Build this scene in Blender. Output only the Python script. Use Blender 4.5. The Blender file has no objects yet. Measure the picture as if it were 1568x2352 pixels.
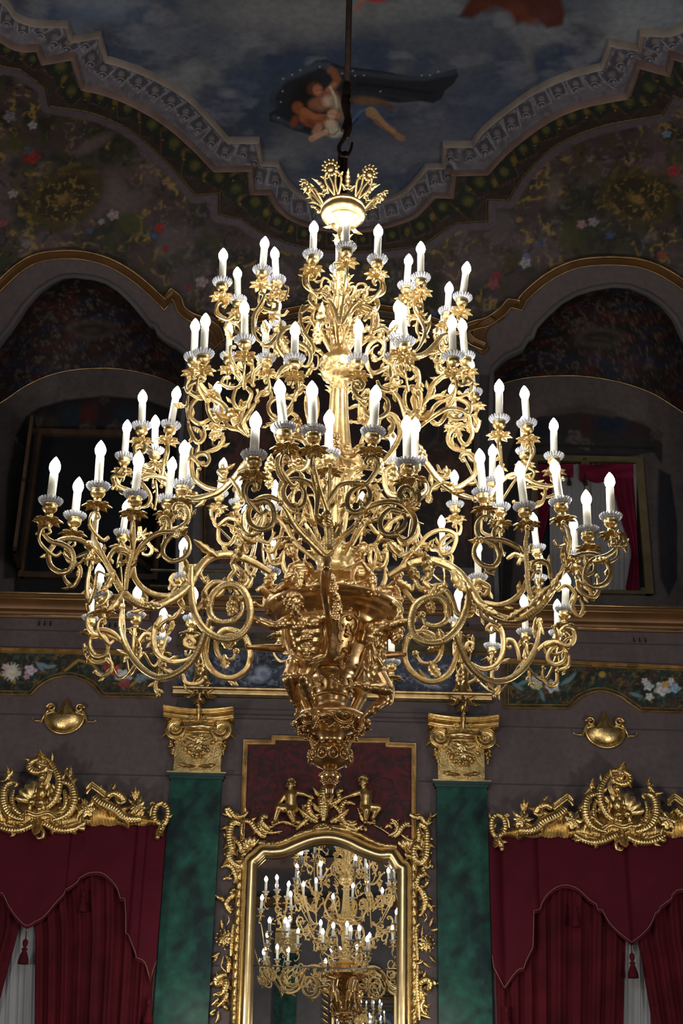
import bpy, math, random
import numpy as np
from mathutils import Vector, Matrix, Quaternion
random.seed(7)
scene = bpy.context.scene
COL = scene.collection
# ------------------------------------------------------------------ camera
CAMZ = 1.6; PITCH = math.radians(25.0); ROLL = 0.022; FPX = 3150.0
cp, sp, cr, sr = math.cos(PITCH), math.sin(PITCH), math.cos(ROLL), math.sin(ROLL)
cam_fwd = Vector((0, cp, sp))
cam_right = Vector((cr, -sp*sr, cp*sr))
cam_up = Vector((-sr, -sp*cr, cp*cr))
cd = bpy.data.cameras.new('camera'); cam = bpy.data.objects.new('camera', cd); COL.objects.link(cam)
cd.sensor_fit = 'VERTICAL'; cd.sensor_height = 36.0; cd.lens = FPX/2352*36.0
cd.clip_start = .05; cd.clip_end = 200
cam.matrix_world = Matrix(((cam_right.x, cam_up.x, -cam_fwd.x, 0), (cam_right.y, cam_up.y, -cam_fwd.y, 0),
                           (cam_right.z, cam_up.z, -cam_fwd.z, CAMZ), (0, 0, 0, 1)))
scene.camera = cam
scene.view_settings.view_transform = 'Standard'; scene.view_settings.look = 'None'
scene.view_settings.gamma = 1.0; scene.view_settings.use_curve_mapping = False
scene.view_settings.exposure = 0.0
# ------------------------------------------------------------------ light settings
BULB = 84.0          # radiance of the candle bulbs
AMB = 0.46            # scale of the mirror sconces and the added fill lights
w = bpy.data.worlds.new('world'); scene.world = w; w.use_nodes = True
w.node_tree.nodes['Background'].inputs[0].default_value = (.02, .022, .03, 1)
w.node_tree.nodes['Background'].inputs[1].default_value = .3
def lamp(x, y, z, power, size=.25, col=(1, .93, .84), name='wall_sconce_light'):
    l = bpy.data.lights.new(name, 'POINT'); l.energy = power*AMB; l.shadow_soft_size = size; l.color = col
    o = bpy.data.objects.new(name, l); o.location = (x, y, z); COL.objects.link(o); return o
# sconces beside the mirror's foot; then unseen fill lights added to brighten the walls
lamp(-1.5, 14.3, 2.9, 34, .14); lamp(1.25, 14.3, 2.9, 34, .14)
for x, y, p in ((-5.5, 9, 560), (5.5, 9, 560), (-4.5, 1.5, 500), (4.5, 1.5, 500), (0, -4.5, 300)):
    lamp(x, y, 2.5, p, .35, (1, .95, .9), 'hall_fill_light')
scene.cycles.max_bounces = 6; scene.cycles.diffuse_bounces = 2; scene.cycles.glossy_bounces = 4
scene.cycles.transmission_bounces = 4; scene.cycles.transparent_max_bounces = 8
scene.cycles.caustics_reflective = False; scene.cycles.caustics_refractive = False
scene.cycles.sample_clamp_indirect = 4.0
try: scene.cycles.use_denoising = True; scene.cycles.use_light_tree = True
except Exception: pass
# ------------------------------------------------------------------ picture <-> place
def ray(px, py):
    a = (px-784)/FPX; b = (1176-py)/FPX
    return cam_fwd + cam_right*a + cam_up*b
def P(px, py, Y):                      # the point of the upright plane at depth Y
    d = ray(px, py); t = Y/d.y
    return Vector((d.x*t, Y, CAMZ+d.z*t))
def proj(x, y, z):                     # numpy projection
    z = z-CAMZ
    f = y*cam_fwd.y+z*cam_fwd.z
    a = x*cam_right.x+y*cam_right.y+z*cam_right.z
    b = x*cam_up.x+y*cam_up.y+z*cam_up.z
    return 784+FPX*a/f, 1176-FPX*b/f
def Yw(py, wpx):                       # depth from the apparent width of a drip pan
    b = (1176-py)/FPX
    return 350.0/wpx*(cp-sp*b)
WY = 15.5; VH = 9.0; VY = 13.3; VA = 2.2; VB = 2.3      # back wall, springing of the vault, its half axes
def V(px, py, off=0.0):                # the point on wall-cove-ceiling, with its inward normal
    d = ray(px, py)
    t = WY/d.y
    if d.z*t < VH: return Vector((d.x*t, WY-off, CAMZ+d.z*t)), Vector((0, -1, 0))
    t = (VH+VB)/d.z
    if d.y*t < VY: return Vector((d.x*t, d.y*t, CAMZ+VH+VB-off)), Vector((0, 0, -1))
    A = (d.y/VA)**2+(d.z/VB)**2; B = -2*(d.y*VY/VA**2+d.z*VH/VB**2); C_ = (VY/VA)**2+(VH/VB)**2-1
    t = (-B+math.sqrt(max(B*B-4*A*C_, 0)))/(2*A)
    y, z = d.y*t, d.z*t
    n = Vector((0, -(y-VY)/VA**2, -(z-VH)/VB**2)).normalized()
    return Vector((d.x*t, y, z+CAMZ))+n*off, n
def Z(ox, oy, s, pts): return [(ox+x/s, oy+y/s) for x, y in pts]
# ------------------------------------------------------------------ materials
def lin(c): 
    return tuple(((v/255)/12.92 if v/255 <= .04045 else (((v/255)+.055)/1.055)**2.4) for v in c)
KA = 4.2                               # paint albedo for a tone read in the hall's dim light
def tgt(r, g, b, k=KA): return tuple(min(.85, v*k) for v in lin((r, g, b)))
MATS = {}
def mat(name, col=(.5, .5, .5), rough=.5, metal=0.0, noise=None, bump=None, emit=None, trans=0, spec=.5, vcol=False, col2=None, scale=3.0, wave=None):
    if name in MATS: return MATS[name]
    m = bpy.data.materials.new(name); m.use_nodes = True; MATS[name] = m
    nt = m.node_tree; bs = nt.nodes['Principled BSDF']; N = nt.nodes.new; L = nt.links.new
    bs.inputs['Base Color'].default_value = (*col, 1); bs.inputs['Roughness'].default_value = rough
    bs.inputs['Metallic'].default_value = metal; bs.inputs['Specular IOR Level'].default_value = spec
    if trans: bs.inputs['Transmission Weight'].default_value = trans
    tc = N('ShaderNodeTexCoord'); co = tc.outputs['Object']
    src = None
    if vcol:
        at = N('ShaderNodeVertexColor'); at.layer_name = 'Col'; src = at.outputs['Color']
    if col2:
        nz = N('ShaderNodeTexNoise'); nz.inputs['Scale'].default_value = scale; nz.inputs['Detail'].default_value = 6
        L(co, nz.inputs['Vector'])
        if wave: nz.inputs['Distortion'].default_value = wave
        rp = N('ShaderNodeValToRGB'); rp.color_ramp.elements[0].position = .38; rp.color_ramp.elements[1].position = .64
        rp.color_ramp.elements[0].color = (*col, 1); rp.color_ramp.elements[1].color = (*col2, 1)
        L(nz.outputs['Fac'], rp.inputs['Fac']); src = rp.outputs['Color']
    if noise:
        nz = N('ShaderNodeTexNoise'); nz.inputs['Scale'].default_value = noise[0]; nz.inputs['Detail'].default_value = 4
        L(co, nz.inputs['Vector'])
        mr = N('ShaderNodeMapRange'); mr.inputs['From Min'].default_value = .3; mr.inputs['From Max'].default_value = .7
        mr.inputs['To Min'].default_value = 1-noise[1]; mr.inputs['To Max'].default_value = 1+noise[1]*.6
        L(nz.outputs['Fac'], mr.inputs['Value'])
        mx = N('ShaderNodeVectorMath'); mx.operation = 'MULTIPLY'
        if src: L(src, mx.inputs[0])
        else: mx.inputs[0].default_value = col
        L(mr.outputs['Result'], mx.inputs[1]); src = mx.outputs['Vector']
    if src: L(src, bs.inputs['Base Color'])
    if bump:
        nz = N('ShaderNodeTexNoise'); nz.inputs['Scale'].default_value = bump[0]; nz.inputs['Detail'].default_value = 3
        L(co, nz.inputs['Vector'])
        bp = N('ShaderNodeBump'); bp.inputs['Strength'].default_value = bump[1]; bp.inputs['Distance'].default_value = bump[2]
        L(nz.outputs['Fac'], bp.inputs['Height']); L(bp.outputs['Normal'], bs.inputs['Normal'])
    if emit:
        bs.inputs['Emission Color'].default_value = (*emit[0], 1); bs.inputs['Emission Strength'].default_value = emit[1]
    return m
gilt = mat('matte_gilding', (.76, .55, .235), .33, .95, noise=(30, .25), bump=(90, .35, .004))
gilt_deep = mat('burnished_gilt_bronze', (.66, .435, .19), .30, 1.0, noise=(18, .25), bump=(30, .12, .01))
gilt_wall = mat('wall_gilding', (.84, .60, .24), .31, .95, noise=(12, .45), bump=(40, .4, .006))
gilt_line = mat('gilt_moulding_leaf', (.72, .52, .24), .38, .9, noise=(8, .4), bump=(30, .3, .006))
gilt_smooth = mat('burnished_gold_frame', (.80, .61, .30), .28, 1.0, noise=(6, .18), bump=(12, .1, .01))
gilt_brown = mat('dull_bronze_paint', tgt(60, 40, 20), .42, .35, noise=(3, .25))
sleeve_m = mat('ivory_candle_sleeve', (.80, .755, .59), .45, 0, noise=(20, .06))
bulb_m = mat('lit_bulb_glass', (1, 1, 1), .3, 0, emit=((1.0, .985, 1.0), BULB))
crystal = mat('cut_crystal', (1.0, 1.0, 1.0), .08, 0, trans=.52, spec=1.0)
iron = mat('dark_iron', (.035, .02, .014), .45, .6, noise=(9, .4), bump=(30, .4, .004))
mirror_m = mat('mirror_silvering', (.86, .88, .88), .004, 1.0)
lav = mat('lavender_grey_plaster', tgt(53, 46, 45), .75, 0, col2=tgt(43, 40, 39), scale=.8, noise=(5, .12), bump=(9, .1, .01))
lav_d = mat('grey_painted_plaster', tgt(53, 50, 50), .75, 0, col2=tgt(44, 42, 44), scale=1.2, noise=(6, .12))
green = mat('malachite_marble', tgt(6, 20, 20), .42, 0, col2=tgt(12, 46, 37), scale=1.9, wave=1.2, noise=(7, .5), spec=.2)
red_v = mat('crimson_velvet', tgt(40, 4, 11), .8, 0, noise=(2.5, .2), bump=(60, .15, .004), spec=.2)
red_d = mat('crimson_velvet_folds', tgt(40, 5, 9), .85, 0, noise=(3, .35), bump=(40, .2, .004), spec=.2)
red_up = mat('gallery_red_drape', tgt(62, 10, 26), .8, 0, noise=(3, .3), spec=.2)
damask = mat('crimson_damask', tgt(20, 10, 11), .7, 0, col2=tgt(50, 9, 11), scale=5, wave=3.2)
sheer = mat('white_sheer_curtain', tgt(96, 97, 98, 3.0), .8, 0, noise=(2, .08))
braid = mat('tan_braid', tgt(72, 52, 38), .6)
paint_v = mat('fresco_paint', vcol=True, rough=.62, noise=(14, .16), spec=.3)
ochre = mat('ochre_window_frame', tgt(62, 54, 36), .6, 0, noise=(5, .25))
woodm = mat('dark_walnut', tgt(46, 33, 23), .5, 0, noise=(6, .4))
glass_dk = mat('dark_night_glass', tgt(13, 15, 17), .08, 0)
stone_l = mat('pale_cornice_stone', tgt(84, 77, 70), .7, 0, noise=(4, .25))
stone_b = mat('brown_cornice_stone', tgt(72, 58, 52), .7, 0, noise=(4, .3))
# ------------------------------------------------------------------ mesh building
class MB:
    def __init__(s): s.v = []; s.f = []; s.c = []; s.n = 0
    def add(s, vs, fs):
        b = s.n
        vs = [tuple(v) for v in vs]
        s.v.extend(vs); s.n += len(vs)
        s.f.extend([tuple(i+b for i in f) for f in fs])
    def merge(s, o, M=None):
        s.add([tuple(M @ Vector(v)) for v in o.v] if M else o.v, o.f)
    # a row x column grid of points
    def grid(s, rows, closed_u=False, closed_v=False, flip=False):
        nu, nv = len(rows), len(rows[0]); vs = [p for r in rows for p in r]; fs = []
        for i in range(nu if closed_u else nu-1):
            for j in range(nv if closed_v else nv-1):
                a = i*nv+j; b = i*nv+(j+1) % nv; c = ((i+1) % nu)*nv+(j+1) % nv; d = ((i+1) % nu)*nv+j
                fs.append((a, d, c, b) if flip else (a, b, c, d))
        s.add(vs, fs)
    def tube(s, pts, rad, k=8, flat=1.0, sect=None, rib=0, per=.014, ref=None, cap=True, beads=0):
        pts = [Vector(p) for p in pts]; n = len(pts)
        if not callable(rad): r0 = rad; rad = (lambda t, r0=r0: r0)
        L = [0]
        for i in range(1, n): L.append(L[-1]+(pts[i]-pts[i-1]).length)
        tot = L[-1] or 1
        T0 = (pts[1]-pts[0]).normalized()
        if ref is None:
            ref = Vector((0, 0, 1)) if abs(T0.z) < .9 else Vector((1, 0, 0))
            Nn = (ref-T0*ref.dot(T0)).normalized(); fixed = None
        else: fixed = Vector(ref).normalized(); Nn = None
        rows = []
        for i, p in enumerate(pts):
            T = (pts[min(i+1, n-1)]-pts[max(i-1, 0)]).normalized()
            if fixed is not None:
                B = fixed-T*fixed.dot(T)
                B = B.normalized() if B.length > 1e-4 else Vector((0, 0, 1)); Nn = B.cross(T)
            else:
                Nn = (Nn-T*Nn.dot(T)).normalized(); B = T.cross(Nn)
            r = rad(L[i]/tot)
            if rib: r *= 1+rib*math.cos(2*math.pi*L[i]/per)
            rows.append([p+(Nn*math.cos(2*math.pi*j/k)+B*math.sin(2*math.pi*j/k)*flat)*r*(sect[j] if sect else 1) for j in range(k)])
        s.grid(rows, closed_v=True)
        if cap:
            b = s.n-n*k
            s.f.append(tuple(range(b+k-1, b-1, -1))); s.f.append(tuple(range(s.n-k, s.n)))
    def lathe(s, prof, axis=(0, 0, 0), k=24, M=None, ripple=None):     # prof: (r, z)
        ax = Vector(axis); rows = []
        for r, z in prof:
            row = []
            for j in range(k):
                a = 2*math.pi*j/k; rr = r*(ripple(a, z) if ripple else 1)
                v = Vector((rr*math.cos(a), rr*math.sin(a), z)); row.append((M @ v if M else v)+ax)
            rows.append(row)
        s.grid(rows, closed_v=True)
    def ball(s, c, r, k=10, m=7, M=None):
        c = Vector(c); r = r if hasattr(r, '__len__') else (r, r, r); rows = []
        for i in range(m+1):
            t = -math.pi/2+math.pi*i/m
            t = max(-1.5707, min(1.5707, t))
            row = []
            for j in range(k):
                a = 2*math.pi*j/k
                v = Vector((r[0]*math.cos(t)*math.cos(a), r[1]*math.cos(t)*math.sin(a), r[2]*math.sin(t)))
                row.append((M @ v if M else v)+c)
            rows.append(row)
        s.grid(rows, closed_v=True)
    def box(s, a, b):
        x0, y0, z0 = a; x1, y1, z1 = b
        s.add([(x0, y0, z0), (x1, y0, z0), (x1, y1, z0), (x0, y1, z0), (x0, y0, z1), (x1, y0, z1), (x1, y1, z1), (x0, y1, z1)],
              [(0, 3, 2, 1), (4, 5, 6, 7), (0, 1, 5, 4), (1, 2, 6, 5), (2, 3, 7, 6), (3, 0, 4, 7)])
    def prism(s, pts, nrm, th):        # closed 3d outline pushed by nrm*th
        pts = [Vector(p) for p in pts]; n = len(pts); o = Vector(nrm)*th
        s.add(pts+[p+o for p in pts], [tuple(range(n-1, -1, -1)), tuple(range(n, 2*n))]+[(i, (i+1) % n, n+(i+1) % n, n+i) for i in range(n)])
    def leaf(s, base, d, nrm, L, W, curl=.5, lobes=4, rib=.25, th=.12, seg=10):
        # an acanthus blade: lobed outline, raised midrib, curling tip; closed, with real thickness
        base = Vector(base); d = Vector(d).normalized(); nrm = Vector(nrm); nrm = (nrm-d*nrm.dot(d)).normalized(); sd = d.cross(nrm)
        rows = []; rows2 = []
        for i in range(seg*2+1):
            t = i/(seg*2); wv = math.sin(math.pi*min(1, t*.93+.07))**.7*(1-.25*t)*(.72+.28*abs(math.cos(math.pi*lobes*t)))
            if t > .97: wv *= .3
            a = curl*t*t*2.2
            c = base+d*(L*(t-curl*curl*t**3*.25))+nrm*(L*math.sin(a)*.45*t)
            row = []; row2 = []
            for j in range(5):
                u = (j-2)/2
                h = (1-abs(u))*rib*W*wv*.9-abs(u)**2*.12*W
                q = c+sd*(u*W*.5*wv)+nrm*h
                row.append(q); row2.append(q-nrm*(th*W*(1-.85*abs(u))))
            rows.append(row); rows2.append(row2)
        full = [r+list(reversed(q)) for r, q in zip(rows, rows2)]
        s.grid(full, closed_v=True, flip=True)
    def flower(s, c, nrm, R, petals=6, depth=.35, up=(0, 0, 1)):
        nrm = Vector(nrm).normalized(); up = Vector(up)
        u = up.cross(nrm)
        u = (u if u.length > .01 else Vector((1, 0, 0))).normalized(); v = nrm.cross(u); c = Vector(c)
        for ring, (rr, hh) in enumerate(((1, 0.0), (.66, .22), (.35, .42))):
            rows = []; k = petals*6
            for i in range(4):
                t = i/3; row = []
                for j in range(k):
                    a = 2*math.pi*j/k+ring*.5
                    rad = R*rr*t*(.72+.28*abs(math.cos(petals*a/2)))
                    h = R*(hh+depth*(.55*t-.6*t**3)+.06*abs(math.cos(petals*a/2))*t)
                    row.append(c+u*rad*math.cos(a)+v*rad*math.sin(a)+nrm*h)
                rows.append(row)
            s.grid(rows, closed_v=True)
        s.ball(c+nrm*R*.5, R*.2, 8, 5)
    def shell(s, c, u, v, nrm, R, a0=-.2, a1=math.pi+.2, ribs=9, depth=.3):
        c, u, v, nrm = Vector(c), Vector(u), Vector(v), Vector(nrm); rows = []
        k = ribs*6
        for i in range(7):
            t = i/6; row = []
            for j in range(k+1):
                a = a0+(a1-a0)*j/k; rp = abs(math.sin(math.pi*ribs*j/k))
                rad = R*(.12+t*(.8+.1*rp)); h = depth*R*(math.sin(t*2.2)*.8+rp*.28*t)
                row.append(c+(u*math.cos(a)+v*math.sin(a))*rad+nrm*h)
            rows.append(row)
        s.grid(rows)
        s.grid([[p-nrm*(R*.06) for p in r] for r in (rows[0], rows[-1])], flip=True)
        s.ball(c+nrm*R*.16, R*.17, 8, 5)
def smooth_path(pts, n=10, closed=False):
    pts = [Vector(p) for p in pts]; N_ = len(pts)
    if N_ < 3: return [pts[0].lerp(pts[-1], i/n) for i in range(n+1)]
    out = []
    rng = range(N_) if closed else range(N_-1)
    for i in rng:
        p1 = pts[i]; p2 = pts[(i+1) % N_]
        p0 = pts[(i-1) % N_] if (closed or i > 0) else p1*2-p2
        p3 = pts[(i+2) % N_] if (closed or i+2 < N_) else p2*2-p1
        for j in range(n):
            t = j/n
            out.append(.5*((2*p1)+(p2-p0)*t+(2*p0-5*p1+4*p2-p3)*t*t+(3*p1-p0-3*p2+p3)*t**3))
    if not closed: out.append(pts[-1])
    return out
def resample(pts, step):
    out = [pts[0]]; acc = 0
    for a, b in zip(pts, pts[1:]):
        d = (b-a).length
        if d < 1e-9: continue
        while acc+d >= step:
            t = (step-acc)/d; a = a.lerp(b, t); d = (b-a).length; acc = 0; out.append(a)
            if d < 1e-9: break
        acc += d
    out.append(pts[-1]); return out
def spiral(c, u, v, r0, r1, a0, turns, n=28):
    c, u, v = Vector(c), Vector(u), Vector(v)
    return [c+(u*math.cos(a0+2*math.pi*turns*i/n)+v*math.sin(a0+2*math.pi*turns*i/n))*(r0+(r1-r0)*(i/n)) for i in range(n+1)]
WLOC = {}
def build(name, mb, m, parent=None, loc=None, smooth=True, kind=None, label=None, cat=None, group=None, sharp=None, tri=False):
    me = bpy.data.meshes.new(name)
    v = mb.v
    if parent is not None:
        pl = WLOC.get(parent.name, Vector()); 
        v = [(a-pl.x, b-pl.y, c-pl.z) for a, b, c in v]
    me.from_pydata(v, [], mb.f); me.update()
    if sharp is not None:
        me.polygons.foreach_set('use_smooth', [True]*len(me.polygons))
        try: me.set_sharp_from_angle(angle=math.radians(sharp))
        except Exception: pass
    elif smooth: me.polygons.foreach_set('use_smooth', [True]*len(me.polygons))
    me.materials.append(m)
    o = bpy.data.objects.new(name, me); COL.objects.link(o)
    if parent is not None: o.parent = parent; WLOC[o.name] = pl if loc is None else pl
    else: WLOC[o.name] = Vector()
    tag(o, label, cat, group, kind)
    return o
def tag(o, label=None, cat=None, group=None, kind=None):
    if label: o['label'] = label
    if cat: o['category'] = cat
    if group: o['group'] = group
    if kind: o['kind'] = kind
def thing(name, label, cat, loc, group=None):
    o = bpy.data.objects.new(name, None); o.location = loc; o.empty_display_size = .1; COL.objects.link(o)
    WLOC[o.name] = Vector(loc); tag(o, label, cat, group); return o
def struct(name, mb, m, smooth=False, sharp=None):
    return build(name, mb, m, smooth=smooth, kind='structure', sharp=sharp)
# mouldings: profile [(across, out)] swept along a path lying on a surface with normals
def sweep(mb, pts, prof, nrm, closed=False, flipside=1):
    pts = [Vector(p) for p in pts]; n = len(pts)
    if not isinstance(nrm, list): nrm = [Vector(nrm)]*n
    rows = []
    for i, p in enumerate(pts):
        a = pts[(i-1) % n] if (closed or i > 0) else None; b = pts[(i+1) % n] if (closed or i < n-1) else None
        N_ = nrm[i]
        ta = (p-a).normalized() if a is not None and (p-a).length > 1e-7 else None
        tb = (b-p).normalized() if b is not None and (b-p).length > 1e-7 else None
        if ta is None: ta = tb
        if tb is None: tb = ta
        sa = ta.cross(N_).normalized(); sb = tb.cross(N_).normalized()
        m_ = (sa+sb)
        if m_.length < .2: m_ = sa
        m_.normalize(); k = 1/max(.38, m_.dot(sa))
        rows.append([p+m_*(w_*k*flipside)+N_*d_ for w_, d_ in prof])
    mb.grid(rows, closed_u=closed)
def wallpath(pts, Y=WY, off=0): return [P(x, y, Y-off) for x, y in pts]
def prof_frame(w, h, beads=1):         # a rounded double-roll picture-frame profile, width w, height h
    pr = [(-w/2, 0)]
    for a in range(0, 181, 30): pr.append((-w/2+w*.14-w*.14*math.cos(math.radians(a)), h*.55+h*.45*math.sin(math.radians(a))))
    for a in range(0, 181, 36): pr.append((-w*.1+w*.36*(a/180), h*.45-h*.3*math.sin(math.radians(a))))
    for a in range(0, 181, 36): pr.append((w*.26+w*.12-w*.12*math.cos(math.radians(a)), h*.45+h*.25*math.sin(math.radians(a))))
    pr.append((w/2, 0)); return pr
def prof_roll(w, h, k=8): return [(-w/2*math.cos(math.pi*i/k), h*math.sin(math.pi*i/k)) for i in range(k+1)]
# ------------------------------------------------------------------ painted surfaces
def _hash(ix, iy, s):
    h = (ix*374761393+iy*668265263+s*974634777) & 0x7fffffff
    h = ((h ^ (h >> 13))*1274126177) & 0x7fffffff
    return ((h ^ (h >> 16)) & 0xffff)/65535.0
def vnoise(x, y, s=0):
    ix = np.floor(x).astype(np.int64); iy = np.floor(y).astype(np.int64); fx = x-ix; fy = y-iy
    fx = fx*fx*(3-2*fx); fy = fy*fy*(3-2*fy)
    return (_hash(ix, iy, s)*(1-fx)+_hash(ix+1, iy, s)*fx)*(1-fy)+(_hash(ix, iy+1, s)*(1-fx)+_hash(ix+1, iy+1, s)*fx)*fy
def fbm(x, y, s=0, o=4):
    r = 0; a = .5
    for i in range(o): r = r+a*vnoise(x, y, s+i*17); x = x*2.03+5.1; y = y*2.03-3.7; a *= .5
    return r/(1-.5**o)
def sstep(a, b, x):
    t = np.clip((x-a)/(b-a), 0, 1); return t*t*(3-2*t)
def in_poly(x, y, poly):
    r = np.zeros(x.shape, bool); n = len(poly)
    for i in range(n):
        x1, y1 = poly[i]; x2, y2 = poly[(i+1) % n]
        if y1 == y2: continue
        c = ((y1 > y) != (y2 > y)) & (x < (x2-x1)*(y-y1)/(y2-y1)+x1)
        r ^= c
    return r
def seg_dist(x, y, pts, closed=False):
    d = np.full(x.shape, 1e9); n = len(pts)
    for i in range(n if closed else n-1):
        x1, y1 = pts[i]; x2, y2 = pts[(i+1) % n]; dx, dy = x2-x1, y2-y1; l = dx*dx+dy*dy+1e-9
        t = np.clip(((x-x1)*dx+(y-y1)*dy)/l, 0, 1); d = np.minimum(d, np.hypot(x-x1-t*dx, y-y1-t*dy))
    return d
class Paint:                           # works on arrays of picture-frame coordinates of the painted surface
    def __init__(s, x, y, base): s.x, s.y = x, y; s.c = np.zeros(x.shape+(3,)); s.c[:] = base
    def mix(s, m, col): m = np.clip(m, 0, 1)[..., None]; s.c = s.c*(1-m)+np.array(col)*m
    def near(s, x0, y0, x1, y1):
        return bool(((s.x > x0) & (s.x < x1) & (s.y > y0) & (s.y < y1)).any())
    def ell(s, cx, cy, rx, ry, rot, col, soft=.35, a=1.0):
        ca, sa = math.cos(rot), math.sin(rot); dx = s.x-cx; dy = s.y-cy
        d = np.hypot((dx*ca+dy*sa)/rx, (-dx*sa+dy*ca)/ry); s.mix((1-sstep(1-soft, 1+soft*.4, d))*a, col)
    def poly(s, pts, col, soft=2.0, a=1.0):
        ins = in_poly(s.x, s.y, pts); d = seg_dist(s.x, s.y, pts, True)
        s.mix(np.where(ins, sstep(-soft*.5, soft, d), sstep(soft*.5, -soft, d)*.5)*a, col)
    def line(s, pts, w_, col, soft=.5, a=1.0):
        d = seg_dist(s.x, s.y, pts); s.mix((1-sstep(w_*(1-soft), w_*(1+soft), d))*a, col)
    def flower(s, cx, cy, r, col, seed=0, a=.95):
        dx = s.x-cx; dy = s.y-cy; rr = np.hypot(dx, dy*1.15); th = np.arctan2(dy, dx)
        m = (1-sstep(.75, 1.05, rr/(r*(.85+.15*np.cos(th*5+seed)))))*a
        sw = .55+.45*np.sin(rr/r*9+th*2+seed); s.mix(m*.9, np.array(col)*.55); s.mix(m*sw*.9, col); 
    def scrolls(s, mask, sc, col, seed=0, a=.8, w_=.06):       # foliage-like curling strokes
        n1 = fbm(s.x/sc+9, s.y/sc+3, seed, 3); n2 = fbm(s.x/sc*1.7-4, s.y/sc*1.7+8, seed+5, 3)
        l = np.exp(-((n1-.5)/w_)**2)*sstep(.42, .6, n2); s.mix(l*a*mask, col)
def grid_mesh(name, Xs, Ys, Zs, colors, keep=None, m=None, parent=None, kind=None, **kw):
    nu, nv = Xs.shape; v = np.stack([Xs, Ys, Zs], -1).reshape(-1, 3)
    if parent is not None: v = v-np.array(WLOC.get(parent.name, Vector()))
    i, j = np.meshgrid(np.arange(nu-1), np.arange(nv-1), indexing='ij'); a = i*nv+j
    f = np.stack([a, a+1, a+nv+1, a+nv], -1).reshape(-1, 4)
    if keep is not None: f = f[keep.reshape(-1)]
    used = np.zeros(len(v), bool); used[f] = True; idx = np.cumsum(used)-1
    v = v[used]; f = idx[f]; c = colors.reshape(-1, 3)[used]
    me = bpy.data.meshes.new(name); me.vertices.add(len(v)); me.vertices.foreach_set('co', v.ravel())
    me.loops.add(f.size); me.loops.foreach_set('vertex_index', f.ravel())
    me.polygons.add(len(f)); me.polygons.foreach_set('loop_start', np.arange(0, f.size, 4)); me.polygons.foreach_set('loop_total', np.full(len(f), 4))
    me.update(calc_edges=True)
    at = me.color_attributes.new('Col', 'FLOAT_COLOR', 'POINT'); at.data.foreach_set('color', np.concatenate([c, np.ones((len(c), 1))], 1).ravel())
    me.polygons.foreach_set('use_smooth', [True]*len(f)); me.materials.append(m or paint_v)
    o = bpy.data.objects.new(name, me); COL.objects.link(o); WLOC[o.name] = Vector()
    if parent is not None: o.parent = parent
    tag(o, kw.get('label'), kw.get('cat'), kw.get('group'), kind); return o
# ================================================================== THE ROOM
C0 = [(-60,-60),(10,0),(30,28),(55,42),(90,51),(152,52),(163,88),(227,77),(241,131),(280,142),(350,170),(425,215),(480,270),(522,318),(589,318),(597,372),(635,374),
      (650,405),(670,430),(700,452),(745,465),(790,470),(840,466),(885,458),(925,442),(955,413),(981,380),(1021,379),(1024,327),(1087,327),(1109,295),(1169,245),(1234,200),(1309,167),(1384,147),(1401,95),(1469,107),(1474,71),(1534,72),(1568,59),(1640,30)]
C1 = [(-80,20),(0,62),(30,80),(55,87),(70,88),(88,87),(100,120),(170,106),(190,175),(240,187),(300,210),(370,250),(430,300),(495,372),(577,370),(582,430),(622,429),
      (640,465),(668,492),(710,510),(755,520),(800,522),(845,520),(895,508),(945,488),(975,460),(994,435),(1032,437),(1039,380),(1117,378),(1145,345),(1184,305),(1259,250),(1334,217),(1439,195),(1462,125),(1534,145),(1541,105),(1568,112),(1600,108),(1680,90)]
C2 = [(-100,100),(-30,130),(0,145),(15,150),(28,152),(45,155),(60,165),(108,200),(115,240),(210,255),(300,295),(370,355),(425,415),(450,445),(505,440),(505,490),(555,500),
      (600,530),(660,555),(710,568),(755,575),(800,577),(850,575),(905,570),(970,558),(1010,532),(1044,510),(1116,505),(1116,455),(1166,457),(1185,425),(1219,380),(1284,325),(1384,285),(1519,260),(1545,215),(1590,230),(1600,190),(1620,200),(1650,195),(1720,170)]
def subdiv(A, flags, n=6):             # Catmull-Rom inside the arcs, straight across the steps
    arcs = flags; out = []; i = 0; N_ = len(A)
    for i in range(N_-1):
        arc = [r for r in arcs if r[0] <= i and i+1 <= r[1]]
        p1, p2 = A[i], A[i+1]
        if arc:
            a, b = arc[0]
            p0 = A[i-1] if i-1 >= a else (2*p1[0]-p2[0], 2*p1[1]-p2[1]); p3 = A[i+2] if i+2 <= b else (2*p2[0]-p1[0], 2*p2[1]-p1[1])
            for j in range(n):
                t = j/n
                out.append(tuple(.5*(2*p1[k]+(p2[k]-p0[k])*t+(2*p0[k]-5*p1[k]+4*p2[k]-p3[k])*t*t+(3*p1[k]-p0[k]-3*p2[k]+p3[k])*t**3) for k in (0, 1)))
        else:
            for j in range(2): out.append((p1[0]+(p2[0]-p1[0])*j/2, p1[1]+(p2[1]-p1[1])*j/2))
    out.append(A[-1]); return out
ARCS = [(0, 5), (8, 13), (16, 26), (29, 34), (37, 40)]
c0, c1, c2 = subdiv(C0, ARCS), subdiv(C1, ARCS), subdiv(C2, ARCS)
ARCH_L = [(-75,760),(-20,680),(0,658),(43,617),(86,592),(143,583),(200,586),(258,604),(315,640),(366,687),(378,699),(396,676),(409,688),(418,712),(440,730),(470,742),(497,760),(508,790)]
ARCH_R = [(1110,800),(1080,785),(1066,760),(1090,748),(1118,740),(1150,718),(1168,697),(1182,699),(1192,702),(1205,680),(1250,640),(1300,612),(1347,600),(1407,597),(1463,602),(1512,619),(1568,655),(1640,720)]
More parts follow.
